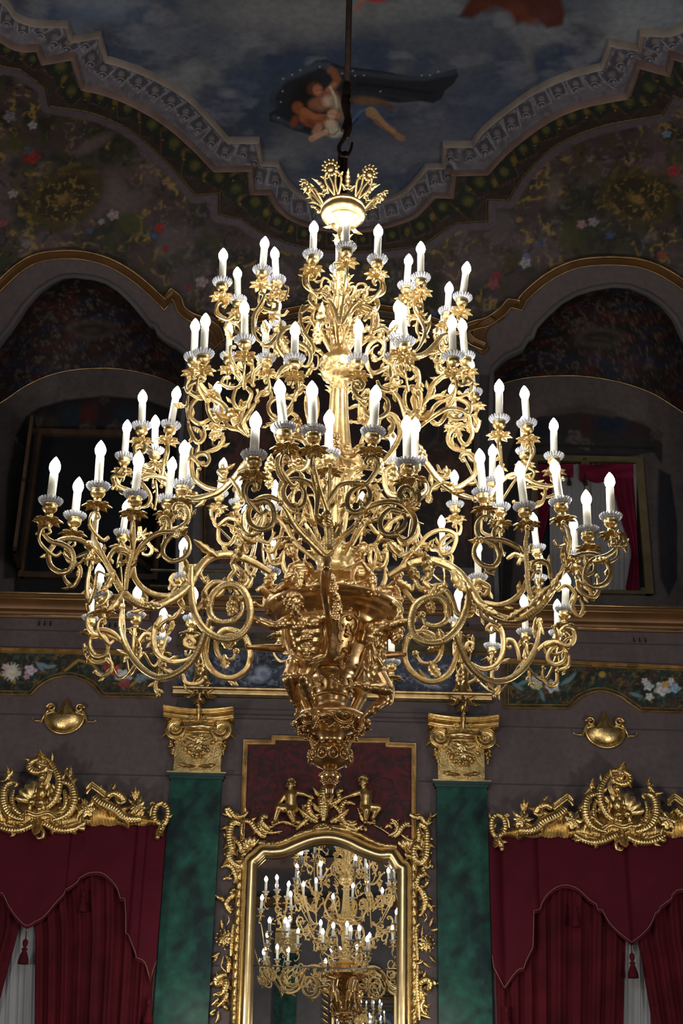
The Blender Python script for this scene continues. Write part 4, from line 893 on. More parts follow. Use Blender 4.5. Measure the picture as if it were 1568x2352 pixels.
# ---- gilded pelmets
def spurs(mb, P3, r, gap=.11, N0=Vector((0, -1, 0))):        # little flame leaves breaking from a carved scroll
    n = int(len(P3)*.006/gap)
    for k in range(n):
        i = int(len(P3)*(k+.6)/(n+.2)); i = min(i, len(P3)-3); T = (P3[min(i+3, len(P3)-1)]-P3[max(i-3, 0)]).normalized(); S_ = T.cross(N0).normalized()*(1 if k % 2 else -1)
        mb.leaf(P3[i]+S_*r*.4+N0*r*.3, T*.9+S_*.8, N0, max(.03, r*2.0), max(.016, r*1.1), .5, 2, .3, .15, 5)
def pelmet(T, label):
    loc = P(*T(345, 740), WY-.25); root = thing('gilded_pelmet', label, 'pelmet', loc, 'carved gilt curtain pelmets')
    W = lambda x, y, o=.05: P(*T(x, y), WY-.25)+Vector((0, -o, 0)); px_ = .00134
    def tb(mb, pts, r, rib=.1, per=.05, flat=.8, o=.05, tip=.4, n=6):
        r *= 1.15; P3 = resample(smooth_path([W(x, y, o) for x, y in pts], n), .006); mb.tube(P3, lambda t: r*px_*(tip+(1-tip)*math.sin(math.pi*min(1, max(0, t*.9+.08)))**.6), 10, flat, None, rib*.3, .03); spurs(mb, P3, r*px_)
    for sx in (1, -1):
        X = lambda x: 345+(x-345)*sx
        q = lambda pts: [(X(a), b) for a, b in pts]
        mb = MB()
        tb(mb, q([(330,700),(400,730),(480,768),(560,782),(650,765),(735,715)]), 30, .22, .03); tb(mb, q([(400,690),(470,740),(560,750),(700,705)]), 16, 0); tb(mb, q([(735,770),(700,760),(690,730)]), 20, .1)
        build('beaded_rim', mb, gilt_wall, root)
        mb = MB(); rows = []
        for i in range(160):           # fluted frieze with a scalloped lower edge
            t = i/159; x_ = X(730+t*640); zt_ = 655+20*t-(175-(730+t*640-800)*.62 if 790 < 730+t*640 < 1065 else (45*math.sin((730+t*640-1080)/68) if 1080 < 730+t*640 < 1293 else 0)); zb = 730+14*abs(math.sin(t*math.pi*4.5)); row = []
            for j in range(8):
                u = j/7; row.append(W(x_, zt_+(zb-zt_)*u, .03+.05*math.sin(math.pi*u)+.012*math.cos(t*150)))
            rows.append(row)
        mb.grid(rows); build('fluted_frieze', mb, gilt_wall, root)
        mb = MB()
        tb(mb, q([(820,500),(870,550),(950,590),(1010,620),(1060,670),(1130,690),(1220,690)]), 44, .14, .03, o=.09); tb(mb, q([(960,385),(990,420),(960,455),(910,480)]), 16); tb(mb, q([(930,500),(990,470),(1050,500),(1080,550)]), 34, .05, o=.1)
        tb(mb, q([(1000,520),(1040,560),(1090,545)]), 15, 0, o=.12); tb(mb, q([(1080,650),(1130,672),(1200,660),(1240,620)]), 20, .1)
        build('frieze_scroll', mb, gilt_wall, root)
        mb = MB()
        for dy_, r in ((0, 12), (22, 9), (44, 14)): tb(mb, q([(800,375+dy_),(850,410+dy_),(920,465+dy_)]), r, 0, o=.1, tip=1); tb(mb, q([(800,375+dy_),(770,400+dy_),(748,430+dy_)]), r, 0, o=.08, tip=1)
        build('broken_pediment', mb, gilt_wall, root)
        mb = MB(); mb.flower(W(X(750), 600, .08), (0, -1, 0), .1, 7)
        for a_ in range(6): mb.leaf(W(X(750), 600, .05), (math.cos(a_*1.05), 0, math.sin(a_*1.05)), (0, -1, 0), .13, .07, .5)
        build('carved_flower', mb, gilt_wall, root); mb = MB(); mb.flower(W(X(1185), 590, .08), (0, -1, 0), .095, 8, .45)
        for a_ in range(5): mb.leaf(W(X(1185), 590, .06), (math.cos(a_*1.25)*sx, 0, math.sin(a_*1.25)), (0, -1, 0), .14, .06, .5)
        build('carved_flower', mb, gilt_wall, root)
        mb = MB()
        tb(mb, q([(1400,540),(1345,570),(1325,640),(1350,710),(1410,725),(1440,660),(1440,590),(1410,545)]), 22, .2, .02, tip=.8); tb(mb, q([(1290,560),(1310,540),(1330,560),(1300,600),(1290,660)]), 12, .1); tb(mb, q([(1400,710),(1390,760),(1365,800),(1350,835)]), 28, .1); mb.leaf(W(X(1395), 740, .08), (-.3*sx, 0, -1), (0, -1, 0), .15, .09)
        mb.ball(W(X(1355), 840, .06), .03); tb(mb, q([(1120,490),(1150,470),(1190,490)]), 10)
        for a_, l_ in ((1.2, .13), (1.6, .16), (2.0, .11)): mb.leaf(W(X(1165), 530, .07), (math.cos(a_)*sx, -.1, math.sin(a_)), (0, -1, 0), l_, .06, .4)
        build('end_cartouche', mb, gilt_wall, root)
        mb = MB(); tb(mb, q([(560,375),(620,400),(645,470),(640,560),(600,640),(540,680),(470,700)]), 34, .12, .028, o=.1); tb(mb, q([(565,380),(535,385),(530,410),(550,420)]), 14, 0, o=.12); tb(mb, q([(560,440),(575,520),(560,590),(500,640),(430,650)]), 22, .1, o=.08)
        tb(mb, q([(590,250),(575,285),(610,330),(635,370),(640,410)]), 17, 0, o=.08); mb.leaf(W(X(600), 360, .08), (.15*sx, -.2, 1), (0, -1, 0), .17, .075, .5); mb.leaf(W(X(660), 700, .06), (.4*sx, 0, 1), (0, -1, 0), .26, .1, .5); mb.ball(W(X(685), 515, .07), .024)
        build('side_scroll', mb, gilt_wall, root)
    mb = MB(); rows = []
    for i in range(150):               # ribbed backing that closes the carving behind the scrolls
        t = i/149; x_ = -45+t*780; top_ = 640-120*math.exp(-((x_-345)/170)**2)-95*abs(math.sin((x_-345)*.0125))*math.exp(-((abs(x_-345)-210)/110)**2)-10*abs(math.cos(x_*.14)); bt = 735+30*abs(math.sin((x_-345)*.0079)); row = []
        for j in range(9): u = j/8; row.append(W(x_, top_+(bt-top_)*u, .015+.045*math.sin(math.pi*u)+.01*math.cos(x_*.28)))
        rows.append(row)
    mb.grid(rows); build('ribbed_backing', mb, gilt_wall, root)
    mb = MB()
    tb(mb, [(340,610),(420,590),(480,530),(515,440),(520,350),(490,270),(440,200),(420,180)], 30, .12, .03, o=.11); tb(mb, [(425,185),(370,185),(310,200),(270,235),(290,285),(350,300),(400,280),(415,245),(380,225)], 27, .14, .026, o=.13); 
    for k in range(3): tb(mb, [(430-8*k,250+12*k),(455-12*k,310),(440-14*k,370),(400-10*k,410)], 9, 0, o=.13)
    mb.leaf(W(350, 300, .09), (.1, -.3, 1), (0, -1, 0), .30, .16, .7, 5); build('crest_scroll', mb, gilt_wall, root)
    mb = MB(); mb.shell(W(340, 560, .04), Vector((1, 0, 0)), Vector((0, 0, 1)), Vector((0, -1, 0)), .26, .1, math.pi-.1, 9, .25); build('shell_fan', mb, gilt_wall, root)
    mb = MB(); tb(mb, [(250,620),(330,645),(430,625),(510,670)], 12, 0, o=.1, tip=1); tb(mb, [(255,645),(330,668),(430,645),(500,690)], 14, 0, o=.11, tip=1); mb.leaf(W(335, 680, .09), (.05, -.1, -1), (0, -1, 0), .24, .15, .5, 4); tb(mb, [(360,760),(385,800),(375,845),(340,855),(330,835)], 15, 0, o=.09); build('keystone_leaf', mb, gilt_wall, root)
    mb = MB(); B = lambda x, y, rx, rz, o=.14, ry=None: mb.ball(W(x, y, o), (rx*px_, (ry or rx)*px_, rz*px_), 12, 8)
    B(380,480,40,52); B(385,350,30,33,.17); B(385,330,34,24,.16); B(380,395,14,20); B(330,450,16,40); B(435,470,15,42); B(450,520,12,28); B(300,560,38,34,.17); B(375,565,40,34,.17); B(280,600,20,36,.16); B(395,600,20,34,.16); B(320,500,16,26,.15)
    build('carved_putto', mb, gilt_wall, root)
pelmet(lambda x, y: (x/3.733, 1700+y/3.733), 'carved and gilded rococo pelmet with seated putto over the left window curtains')
pelmet(lambda x, y: (1422+92-x/3.733, 1727+y/3.733), 'carved and gilded rococo pelmet with seated putto over the right window curtains')
# ---- gallery windows
wf = MB(); z0, z1 = P(1350, 1352, FY).z, P(1350, 1066, FY).z; a, b = P(1224, 1210, FY).x, P(1482, 1210, FY).x; m_ = (a+b)/2-.02
for qi, q in enumerate(((a, z0-.09, b, z0), (a, z1, b, z1+.09), (a-.02, z0-.09, a+.09, z1+.09), (b-.09, z0-.09, b+.02, z1+.09), (m_-.06, z0, m_+.06, z1))): wf.box((q[0], FY-.08-.004*qi, q[1]), (q[2], FY-.01, q[3]))
w2 = struct('window_2', wf, ochre)
mb = MB(); mb.box((a+.05, FY-.02, z0), (b-.05, FY-.012, z1)); build('window_pane', mb, glass_dk, w2, smooth=False)
mb = MB(); mb.ball((m_, FY-.09, z1+.03), (.03, .02, .02)); mb.box((m_-.012, FY-.1, z0+.2), (m_+.012, FY-.08, z0+.5)); build('window_latch', mb, woodm, w2)
GY = FY-.13
drape(ip([(1060, 1262), (1352, 1262)]), ip([(1060, 1462), (1352, 1462)]), 1066, 1354, 16, .008, mat('gallery_sheer', tgt(84, 84, 84), .8), .0, 'white sheer curtain behind the red drapes of the right gallery window', 'curtain', 'sheer_curtain', None, 11, (160, 20), GY+.03)
drape(ip([(1060, 1236), (1352, 1236)]), ip([(1072, 1266), (1140, 1268), (1200, 1256), (1260, 1240), (1352, 1238)]), 1070, 1352, 3, .02, red_up, .0, 'red drape drawn to the left of the right gallery window', 'curtain', 'curtain_drape', None, 12, (30, 30), GY-.03)
drape(ip([(1072, 1402), (1140, 1412), (1200, 1428), (1255, 1448), (1275, 1450), (1352, 1436)]), ip([(1072, 1452), (1200, 1462), (1262, 1464), (1278, 1466), (1352, 1470)]), 1070, 1354, 4, .02, red_up, .0, 'red drape tied back at the right of the right gallery window', 'curtain', 'curtain_drape', None, 13, (40, 30), GY-.03)
mb = MB()
for xa, xb in ((1236, 1316), (1330, 1454)):
    rows = []
    for i in range(41):
        t = i/40; x = xa+(xb-xa)*t; yb = 1088+ (22*math.sin(math.pi*min(1, t*1.5)) if t < .66 else 8) + (14 if t < .12 else 0); rows.append([P(x, 1066+(yb-1066)*j/6, GY-.06)+Vector((0, .012*math.sin(j*1.4+t*6), 0)) for j in range(7)])
    mb.grid(rows)
o = build('curtain_valance', mb, red_up, label='short red swagged valance across the right gallery window', cat='valance')
tassel(1306, 1096, '', .55, GY-.08, o, mat('black_tassel', (.02, .02, .02), .7)); tassel(1343, 1096, '', .55, GY-.08, o, mat('black_tassel', (.02, .02, .02), .7))
# left gallery window: dark, with its casements standing open
wf = MB(); z0, z1 = P(215, 1328, FY).z, P(215, 1000, FY).z; a, b = P(66, 1200, FY).x, P(368, 1200, FY).x
for qi, q in enumerate(((a, z0-.04, b, z0+.04), (a, z1-.04, b, z1+.04), (a-.03, z0-.04, a+.04, z1+.04), (b-.04, z0-.04, b+.04, z1+.04))): wf.box((q[0], FY-.1-.004*qi, q[1]), (q[2], FY-.01, q[3]))
w1 = struct('window_1', wf, woodm)
mb = MB(); mb.box((a, FY-.02, z0), (b, FY-.014, z1)); build('window_pane', mb, glass_dk, w1, smooth=False)
for (xa, Ya), (xb, Yb), y_ in (((66, FY-.1), (52, FY-.75), 0), ((366, FY-.1), (318, FY-.62), 1)):
    p1 = Vector((P(xa, 1200, FY).x, Ya, 0)); p2 = Vector((P(xb, 1200, FY-.6).x, Yb, 0)); za, zb = z0+.05, (z1-.05 if y_ == 0 else z1-.35); mb = MB(); d_ = (p2-p1)
    nn = Vector((d_.y, -d_.x, 0)).normalized()
    def bar(u0, v0, u1, v1):
        q = [p1+d_*u0+Vector((0, 0, v0)), p1+d_*u1+Vector((0, 0, v0)), p1+d_*u1+Vector((0, 0, v1)), p1+d_*u0+Vector((0, 0, v1))]; mb.prism(q, nn, .045)
    bar(0, za, .12, zb); bar(.88, za, 1, zb); bar(0, za, 1, za+.07); bar(0, zb-.07, 1, zb); bar(0, (za+zb)/2-.03, 1, (za+zb)/2+.03)
    s_ = build('open_casement', mb, woodm, w1, smooth=False); mb = MB(); mb.prism([p1+d_*.1+Vector((0, 0, za+.05)), p1+d_*.9+Vector((0, 0, za+.05)), p1+d_*.9+Vector((0, 0, zb-.05)), p1+d_*.1+Vector((0, 0, zb-.05))], nn, .008)
    build('casement_pane', mb, glass_dk, s_, smooth=False)
# ================================================================== FIGURES
def fuse(name, parts, m, parent, voxel=.004, smooth_n=4, label=None):
    mb = MB()
    for p in parts:
        if p[0] == 'c':                # tapered capsule
            _, a, ra, b, rb = p; a = Vector(a); b = Vector(b); d = b-a; L = d.length
            M = d.to_track_quat('Z', 'Y').to_matrix().to_4x4() if L > 1e-6 else Matrix()
            prof = [(ra*math.sin(t), -ra*math.cos(t)) for t in (.01, .4, .8, 1.2, 1.55)]+[(ra*(1-k/4)+rb*k/4, L*k/4) for k in (1, 2, 3)]+[(rb*math.cos(t), L+rb*math.sin(t)) for t in (0, .4, .8, 1.2, 1.56)]
            mb.lathe(prof, a, 14, M); n = 14
            mb.f.append(tuple(range(mb.n-len(prof)*n+n-1, mb.n-len(prof)*n-1, -1))); mb.f.append(tuple(range(mb.n-n, mb.n)))
        else:
            _, c, r = p[:3]; M = p[3] if len(p) > 3 else None; b0 = mb.n; mb.ball(c, r, 16, 12, M)
    me = bpy.data.meshes.new(name); me.from_pydata(mb.v, [], mb.f); o = bpy.data.objects.new(name, me); COL.objects.link(o)
    r = o.modifiers.new('r', 'REMESH'); r.mode = 'VOXEL'; r.voxel_size = voxel
    s = o.modifiers.new('s', 'SMOOTH'); s.factor = .5; s.iterations = smooth_n*3
    dg = bpy.context.evaluated_depsgraph_get(); me2 = bpy.data.meshes.new_from_object(o.evaluated_get(dg)); bpy.data.objects.remove(o)
    if parent is not None:
        pl = WLOC.get(parent.name, Vector()); me2.transform(Matrix.Translation(-pl))
    me2.polygons.foreach_set('use_smooth', [True]*len(me2.polygons)); me2.materials.clear(); me2.materials.append(m); me2.name = name
    o2 = bpy.data.objects.new(name, me2); COL.objects.link(o2)
    if parent is not None: o2.parent = parent; WLOC[o2.name] = pl
    if label: o2['label'] = label
    return o2
def head(c, r, face, up=(0, 0, 1), beard=False, curls=14, seed=0):
    # c centre, r half height, face = looking direction
    c = Vector(c); f = Vector(face).normalized(); up = Vector(up); up = (up-f*up.dot(f)).normalized(); s = up.cross(f)
    q = lambda a, b, d: c+s*(a*r)+f*(b*r)+up*(d*r)
    M = Matrix((s, f, up)).transposed().to_4x4()
    L = [('b', q(0, -.1, .2), (.74*r, .82*r, .78*r), M), ('b', q(0, .12, -.25), (.55*r, .62*r, .72*r), M), ('c', q(0, .72, .12), .09*r, q(0, .95, -.18), .14*r), ('b', q(0, .52, -.72), (.25*r, .22*r, .2*r), M),
         ('c', q(-.42, .62, .22), .11*r, q(.42, .62, .22), .11*r), ('b', q(-.3, .5, -.2), (.2*r, .2*r, .2*r), M), ('b', q(.3, .5, -.2), (.2*r, .2*r, .2*r), M), ('c', q(-.16, .74, -.42), .07*r, q(.16, .74, -.42), .07*r), ('c', q(-.13, .72, -.53), .08*r, q(.13, .72, -.53), .08*r),
         ('b', q(-.72, -.05, -.05), (.1*r, .16*r, .22*r), M), ('b', q(.72, -.05, -.05), (.1*r, .16*r, .22*r), M), ('b', q(-.27, .6, .04), (.13*r, .1*r, .1*r), M), ('b', q(.27, .6, .04), (.13*r, .1*r, .1*r), M)]
    rnd = random.Random(seed); H = []
    for k in range(curls*3):
        a = rnd.uniform(0, 2*math.pi); e = rnd.uniform(.05, 1.45); x = math.cos(e)*math.sin(a); y = math.cos(e)*math.cos(a)
        if y > .45 and e < .75: continue
        H.append(('b', q(.78*x, .82*y-.12, .28+.78*math.sin(e)), rnd.uniform(.16, .25)*r))
    for k in range(8):
        a = math.pi*(.25+1.5*k/7); H.append(('b', q(.74*math.sin(a), .74*math.cos(a)-.1, -.1+rnd.uniform(-.2, .15)), rnd.uniform(.16, .22)*r))
    if beard:
        for k in range(14): H.append(('b', q(rnd.uniform(-.42, .42), rnd.uniform(.35, .72), rnd.uniform(-1.05, -.6)), rnd.uniform(.12, .2)*r))
        for s_ in (-1, 1): H.append(('c', q(0, .8, -.36), .07*r, q(s_*.34, .6, -.5), .09*r))
    return L, H
def hand(c, d, n, r, curl=.8):         # a closed or relaxed hand: palm, four fingers of unequal length, thumb off the side
    c = Vector(c); d = Vector(d).normalized(); n = Vector(n); n = (n-d*n.dot(d)).normalized(); s = d.cross(n); L = [('b', c+d*r*.9, (r, r, r))]
    L = [('c', c, r*.75, c+d*r*1.2, r*.8), ('c', c+s*r*.4+d*r*.4, r*.6, c+s*r*.5+d*r*1.3, r*.55), ('c', c-s*r*.4+d*r*.4, r*.6, c-s*r*.5+d*r*1.3, r*.5)]
    for k, ln in enumerate((.95, 1.1, 1.0, .8)):
        b = c+d*r*1.6+s*r*(.75-.5*k); m_ = b+d*(r*ln*math.cos(curl))+n*(r*ln*math.sin(curl)); e = m_+d*(r*ln*.8*math.cos(curl*2.1))+n*(r*ln*.8*math.sin(curl*2.1))
        L += [('c', b, r*.27, m_, r*.25), ('c', m_, r*.25, e, r*.2)]
    b = c+d*r*.5+s*r*.8; m_ = b+s*r*.6+d*r*.5+n*r*.4; L += [('c', b, r*.32, m_, r*.28), ('c', m_, r*.28, m_+d*r*.5+n*r*.5-s*r*.15, r*.22)]
    return L
def foot(a, toe, r):
    a, toe = Vector(a), Vector(toe); d = toe-a; s = d.cross(Vector((0, 0, 1)));  s = s.normalized() if s.length > 1e-5 else Vector((1, 0, 0)); L = [('c', a-d*.2, r*.95, a+d*.6, r*.75), ('c', a+d*.3, r*.8, toe-d*.15, r*.7)]
    if abs(d.normalized().z) > .8: s = Vector((1, 0, 0))
    for k in range(5): L.append(('c', toe-d*.25+s*r*(.7-.35*k), r*.27, toe+d*(.12-.04*k)+s*r*(.75-.37*k), r*(.27-.02*k)))
    return L
def mesh_shared(name, mb, m, smooth=True, sharp=None):
    me = bpy.data.meshes.new(name); me.from_pydata(mb.v, [], mb.f); me.update(); me.polygons.foreach_set('use_smooth', [smooth]*len(me.polygons)); me.materials.append(m)
    if sharp:
        try: me.set_sharp_from_angle(angle=math.radians(sharp))
        except Exception: pass
    return me
# ================================================================== THE GREAT MIRROR
MY = WY
def mirror_build():
    root = thing('pier_mirror', 'tall arched mirror in a carved gilt rococo frame with two putti on its crest', 'mirror', Vector((P(750, 2200, WY).x, WY, 1.0)))
    path = [(558,2560),(562,2352),(575.5,1988)]+arcpts([(576,1983),(580,1978),(588,1972),(603,1958),(612,1957)], 3)+arcpts([(623,1958),(650,1955),(685,1940),(721,1928),(760,1925),(796,1934),(831,1951),(867,1964),(893,1964)], 5)+arcpts([(899,1964),(908,1978),(916,1990),(926,1995)], 3)+[(927,1998),(925,2352),(924,2560)]
    mb = MB(); pr = [(-.072,0),(-.072,.05),(-.066,.062),(-.058,.058),(-.052,.06)]+[(-.05+.062*(1-math.cos(a)), .06+.06*math.sin(a)) for a in [math.pi*k/10 for k in range(1, 10)]]+[(.056,.05),(.060,.056),(.066,.05),(.072,.025)]
    sweep(mb, wallpath(path, WY-.03), pr, (0, -1, 0)); build('gilt_frame_moulding', mb, gilt_smooth, root, sharp=45)
    mb = MB(); Pp = [P(x, y, WY-.03) for x, y in path]; 
    # beaded edge
    op = resample([p+Vector((0, -.045, 0)) for p in sw_off(Pp, -.078)], .016)
    mb.tube(resample(op, .004), .0075, 6, 1, None, .4, .016); build('bead_edge', mb, gilt_wall, root)
    # two panes, turned a hair about the upright
    xc = P(750, 2200, WY).x; tn = math.tan(.0150)
    def pane(pts, nm, tilt=0):
        v = [P(x, y, WY-.04) for x, y in pts]; mb = MB(); mb.add([(p.x, p.y-tn*(p.x-xc)+tilt*(p.z-6), p.z) for p in v], [tuple(range(len(v)))]); return build(nm, mb, mirror_m, root, smooth=False)
    top_ = [(583,1994)]+[(x+7*(1 if x < 750 else -1), y+9) for x, y in path[3:-3]]+[(917,2004)]
    pane(top_+[(915,2227),(575,2216)], 'mirror_pane'); pane([(575,2219),(915,2230),(914,2560),(566,2560)], 'mirror_pane', .0006)
    mb = MB(); mb.tube([P(572, 2217.5, WY-.045), P(918, 2228.5, WY-.045)], .003, 6); build('pane_joint', mb, mat('joint_metal', (.6, .62, .65), .3, 1), root)
    # fluted carved side strips
    for s_, xs in ((-1, ((1985, 552), (2352, 538), (2560, 533))), (1, ((1995, 949), (2352, 951), (2560, 951)))):
        f = ip(xs); mb = MB(); rows = []; y = 1975
        while y < 2560:
            c = P(f(y), y, WY); ph = y/6.5; rows.append([c+Vector((s_*u*.055, -(.02+.05*math.cos(u*1.5)*(.8+.2*abs(math.sin(ph)))), 0)) for u in (-1, -.7, -.35, 0, .35, .7, 1)]); y += 1.1
        mb.grid(rows, flip=s_ < 0); build('fluted_border', mb, gilt_wall, root)
    W = lambda x, y, o=.05: P(x, y, WY)+Vector((0, -o, 0))
    def tb(mb, pts, r, o=.06, rib=.1, per=.04, tip=.35):
        P3 = resample(smooth_path([W(x, y, o) for x, y in pts], 6), .006); mb.tube(P3, lambda t: r*.005*(tip+(1-tip)*math.sin(math.pi*min(1, t*.9+.08))**.6), 9, .8, None, rib*.35, .03); spurs(mb, P3, r*.005, .09)
    A_ = lambda pts: Z(480, 1780, 5.6, pts); B_ = lambda pts: Z(760, 1780, 5.6, pts)
    # carved cresting band over the arch
    mb = MB(); band = arcpts(A_([(640,880),(760,900),(880,890),(1000,850),(1150,780),(1320,730),(1500,690)])+B_([(0,690),(200,720),(380,790),(560,880),(700,920),(840,930)]), 8); rows = []
    for k, (x, y) in enumerate(band):
        rows.append([W(x, y+dy_, o) for dy_, o in ((9, .02), (5, .07), (0, .08+.012*math.sin(k*.9)), (-5, .07), (-9+1.5*math.sin(k*.8), .02))])
    mb.grid(rows); build('cresting_band', mb, gilt_wall, root)
    for zz, sx in ((A_, 1), (B_, -1)):
        mb = MB()
        if sx == 1:
            L = [([(410,640),(310,620),(270,720),(270,850),(290,960),(260,1040),(300,1130),(400,1190),(440,1140)],11), ([(300,560),(270,540),(230,470),(245,440),(290,480),(330,540),(420,550),(490,500),(480,470)],7), ([(270,760),(200,780),(190,760)],4), ([(240,1020),(190,1040)],5), ([(330,840),(400,900),(420,1000)],7), ([(460,600),(540,620),(600,700),(680,790),(740,800)],8), ([(690,760),(640,680),(640,610)],6), ([(740,580),(740,540),(690,560),(690,620),(760,700),(780,730)],8), ([(430,620),(420,740),(440,800)],4)]
            L2 = [([(160,1200),(220,1170),(290,1190),(330,1260),(350,1340),(320,1400)],7), ([(180,1350),(240,1330),(300,1350)],5), ([(340,1480),(290,1500),(300,1560),(250,1600),(220,1660),(250,1740),(290,1780)],7), ([(150,1560),(170,1600),(210,1640)],6), ([(330,1250),(400,1240)],5)]
        else:
            L = [([(1130,640),(1220,700),(1230,830),(1230,930),(1220,1050),(1160,1130),(1080,1100),(1060,1000),(1080,920),(1160,960),(1200,900)],10), ([(1010,520),(1080,560),(1160,560),(1220,640),(1270,560),(1280,500)],7), ([(1240,820),(1310,840)],4), ([(1110,680),(1130,800),(1120,880)],8), ([(1080,1040),(1000,1060),(940,1010)],7), ([(800,810),(860,760),(900,690),(960,640),(1010,640)],8), ([(860,720),(830,650),(790,600),(760,580)],6), ([(780,700),(740,660),(690,700)],5), ([(900,780),(1000,850),(1080,850)],4), ([(1250,1000),(1300,1020)],4)]
            L2 = [([(1180,1200),(1240,1190),(1290,1170),(1300,1210)],6), ([(1180,1200),(1200,1280),(1120,1320),(1100,1420),(1160,1500),(1200,1600)],8), ([(1200,1450),(1240,1380),(1260,1350)],5), ([(1190,1500),(1220,1600),(1200,1700),(1180,1790)],7), ([(1230,1640),(1300,1740)],6)]
        for pts, r in L: tb(mb, zz(pts), r)
        build('corner_scroll', mb, gilt_wall, root); mb = MB()
        for pts, r in L2: tb(mb, zz(pts), r, .05)
        build('side_foliage', mb, gilt_wall, root)
        mb = MB(); c = zz([(540,960)])[0] if sx == 1 else zz([(960,990)])[0]; mb.shell(W(c[0], c[1], .03), Vector((sx*.7, 0, .7)), Vector((-sx*.7, 0, .7)), Vector((0, -1, 0)), .13, -.1, math.pi+.1, 8, .3); build('corner_shell', mb, gilt_wall, root)
    LZ = lambda pts: Z(470, 2050, 7.788, pts); RZ = lambda pts: Z(870, 2050, 7.788, pts)
    for zz, sx, flc, lv, sc in ((LZ, 1, (350,830), ((270,1090,-1,-.6), (320,140,-1,.5), (240,1130,-.6,-1), (380,1130,.8,-1), (320,660,-.2,1)), [([(420,170),(480,90),(570,20)],6), ([(420,170),(410,240),(480,330)],6), ([(520,580),(490,760),(470,1150)],7), ([(420,420),(440,500),(400,600)],2.5), ([(350,1000),(380,1050)],3), ([(340,1150),(320,1240),(300,1320),(340,1380),(390,1430)],2.5), ([(440,1180),(420,1450)],8), ([(400,1480),(300,1500),(210,1560),(230,1650),(290,1600),(270,1540)],13), ([(380,1560),(390,1650),(340,1800),(270,1850)],11), ([(410,1800),(340,1950),(230,2060)],8), ([(270,1860),(200,1820),(150,1850)],5), ([(250,1900),(180,1980),(120,2030)],6), ([(340,2080),(400,2040)],12), ([(200,2100),(130,2150),(120,2190),(180,2180)],6), ([(250,2130),(240,2250),(200,2340)],4)]),
                             (RZ, -1, (840,930), ((900,620,.4,1), (900,1150,1,-1), (900,250,.6,-1), (930,690,1,.2), (790,1260,.8,-.6)), [([(740,10),(800,120),(800,260),(760,390),(700,430)],7), ([(840,60),(850,200),(900,260)],4), ([(820,380),(850,450),(800,540)],2.5), ([(720,570),(660,650),(670,900),(690,1220)],7), ([(780,600),(760,780),(800,800)],3), ([(640,1290),(740,1260),(780,1220)],5), ([(690,1300),(670,1600),(690,1900),(720,2300)],8), ([(760,1400),(770,1460)],2.5), ([(720,1660),(780,1590),(860,1570),(910,1640),(890,1740),(860,1720)],12), ([(930,1580),(980,1620),(990,1690)],9), ([(740,1680),(760,1800),(790,1930),(740,2030),(780,2150),(850,2190)],9), ([(760,2000),(860,2060),(890,2030)],7), ([(740,2200),(860,2240),(920,2260)],5), ([(840,2060),(850,2180)],4), ([(580,2100),(640,2130)],14)])):
        for i, (pts, r) in enumerate(sc):
            if i % 5 == 0: mb = MB()
            tb(mb, zz(pts), r*.75, .055)
            if i % 5 == 4 or i == len(sc)-1: build('side_foliage', mb, gilt_wall, root)
        mb = MB(); c = zz([flc])[0]; mb.flower(W(c[0], c[1], .06), (-.3*sx, -1, 0), .085, 8, .5)
        for k in range(12): mb.ball(W(c[0], c[1], .07)+Vector((.085*math.cos(k*.52), -.01, .085*math.sin(k*.52))), .014, 7, 5)
        build('carved_flower', mb, gilt_wall, root); mb = MB()
        for x, y, a_, b_ in lv: c = zz([(x, y)])[0]; mb.leaf(W(c[0], c[1], .06), (a_, 0, b_), (0, -1, 0), .1, .055, .5)
        build('carved_leaf', mb, gilt_wall, root)
    # middle of the crest: shell trunk, wings of leaf
    mb = MB(); C6 = lambda pts: Z(480, 1680, 2.8, pts)
    for pts, r in (([(735,560),(735,500),(735,430),(735,360)],24), ([(600,480),(620,540),(660,570),(700,590)],10), ([(660,420),(640,480),(660,540),(700,570)],12), ([(610,480),(640,490)],7)): tb(mb, C6(pts), r*.6, .06, .12)
    for pts, r in (([(860,385),(830,400),(840,440),(800,470),(770,470)],12), ([(880,450),(850,500),(860,570),(900,610),(950,600)],12), ([(940,480),(900,465),(870,470)],8), ([(800,480),(840,520),(870,600)],10)): tb(mb, C6(pts), r*.6, .07, .12)
    for x, y, a_, b_, l_, w_ in ((735,580,0,1,.3,.2),(690,590,-.8,.5,.26,.12),(780,590,.8,.5,.26,.12),(735,600,-.6,-.4,.16,.1),(735,600,.6,-.4,.16,.1),(640,600,-1,.1,.2,.08),(840,600,1,.1,.2,.08)): c = C6([(x, y)])[0]; mb.leaf(W(c[0], c[1], .06), (a_, 0, b_), (0, -1, 0), l_, w_, .5, 5)
    build('crest_shellwork', mb, gilt_wall, root); mb = MB()
    for pts, r in (([(415,610),(470,590),(520,600),(560,620)],7), ([(380,640),(440,590),(500,585)],4), ([(560,510),(545,560),(530,600)],5), ([(350,560),(330,600),(350,640),(400,660),(470,650)],7), ([(640,570),(600,600),(560,640)],10)): tb(mb, C6(pts), r*.6, .07)
    build('crest_branch', mb, gilt_wall, root); mb = MB()
    for pts, r in (([(955,500),(975,550),(1010,590),(1070,600)],6), ([(965,540),(985,580),(1040,605)],5), ([(1170,570),(1210,600),(1200,650),(1150,680)],7), ([(1060,610),(1130,650),(1180,690)],3), ([(870,610),(930,640),(990,610)],10), ([(1000,620),(1010,650)],8)): tb(mb, C6(pts), r*.6, .07)
    build('crest_branch', mb, gilt_wall, root)
    # the two putti
    k = .005/2.8
    def J(x, y, o): q = C6([(x, y)])[0]; return W(q[0], q[1], o)
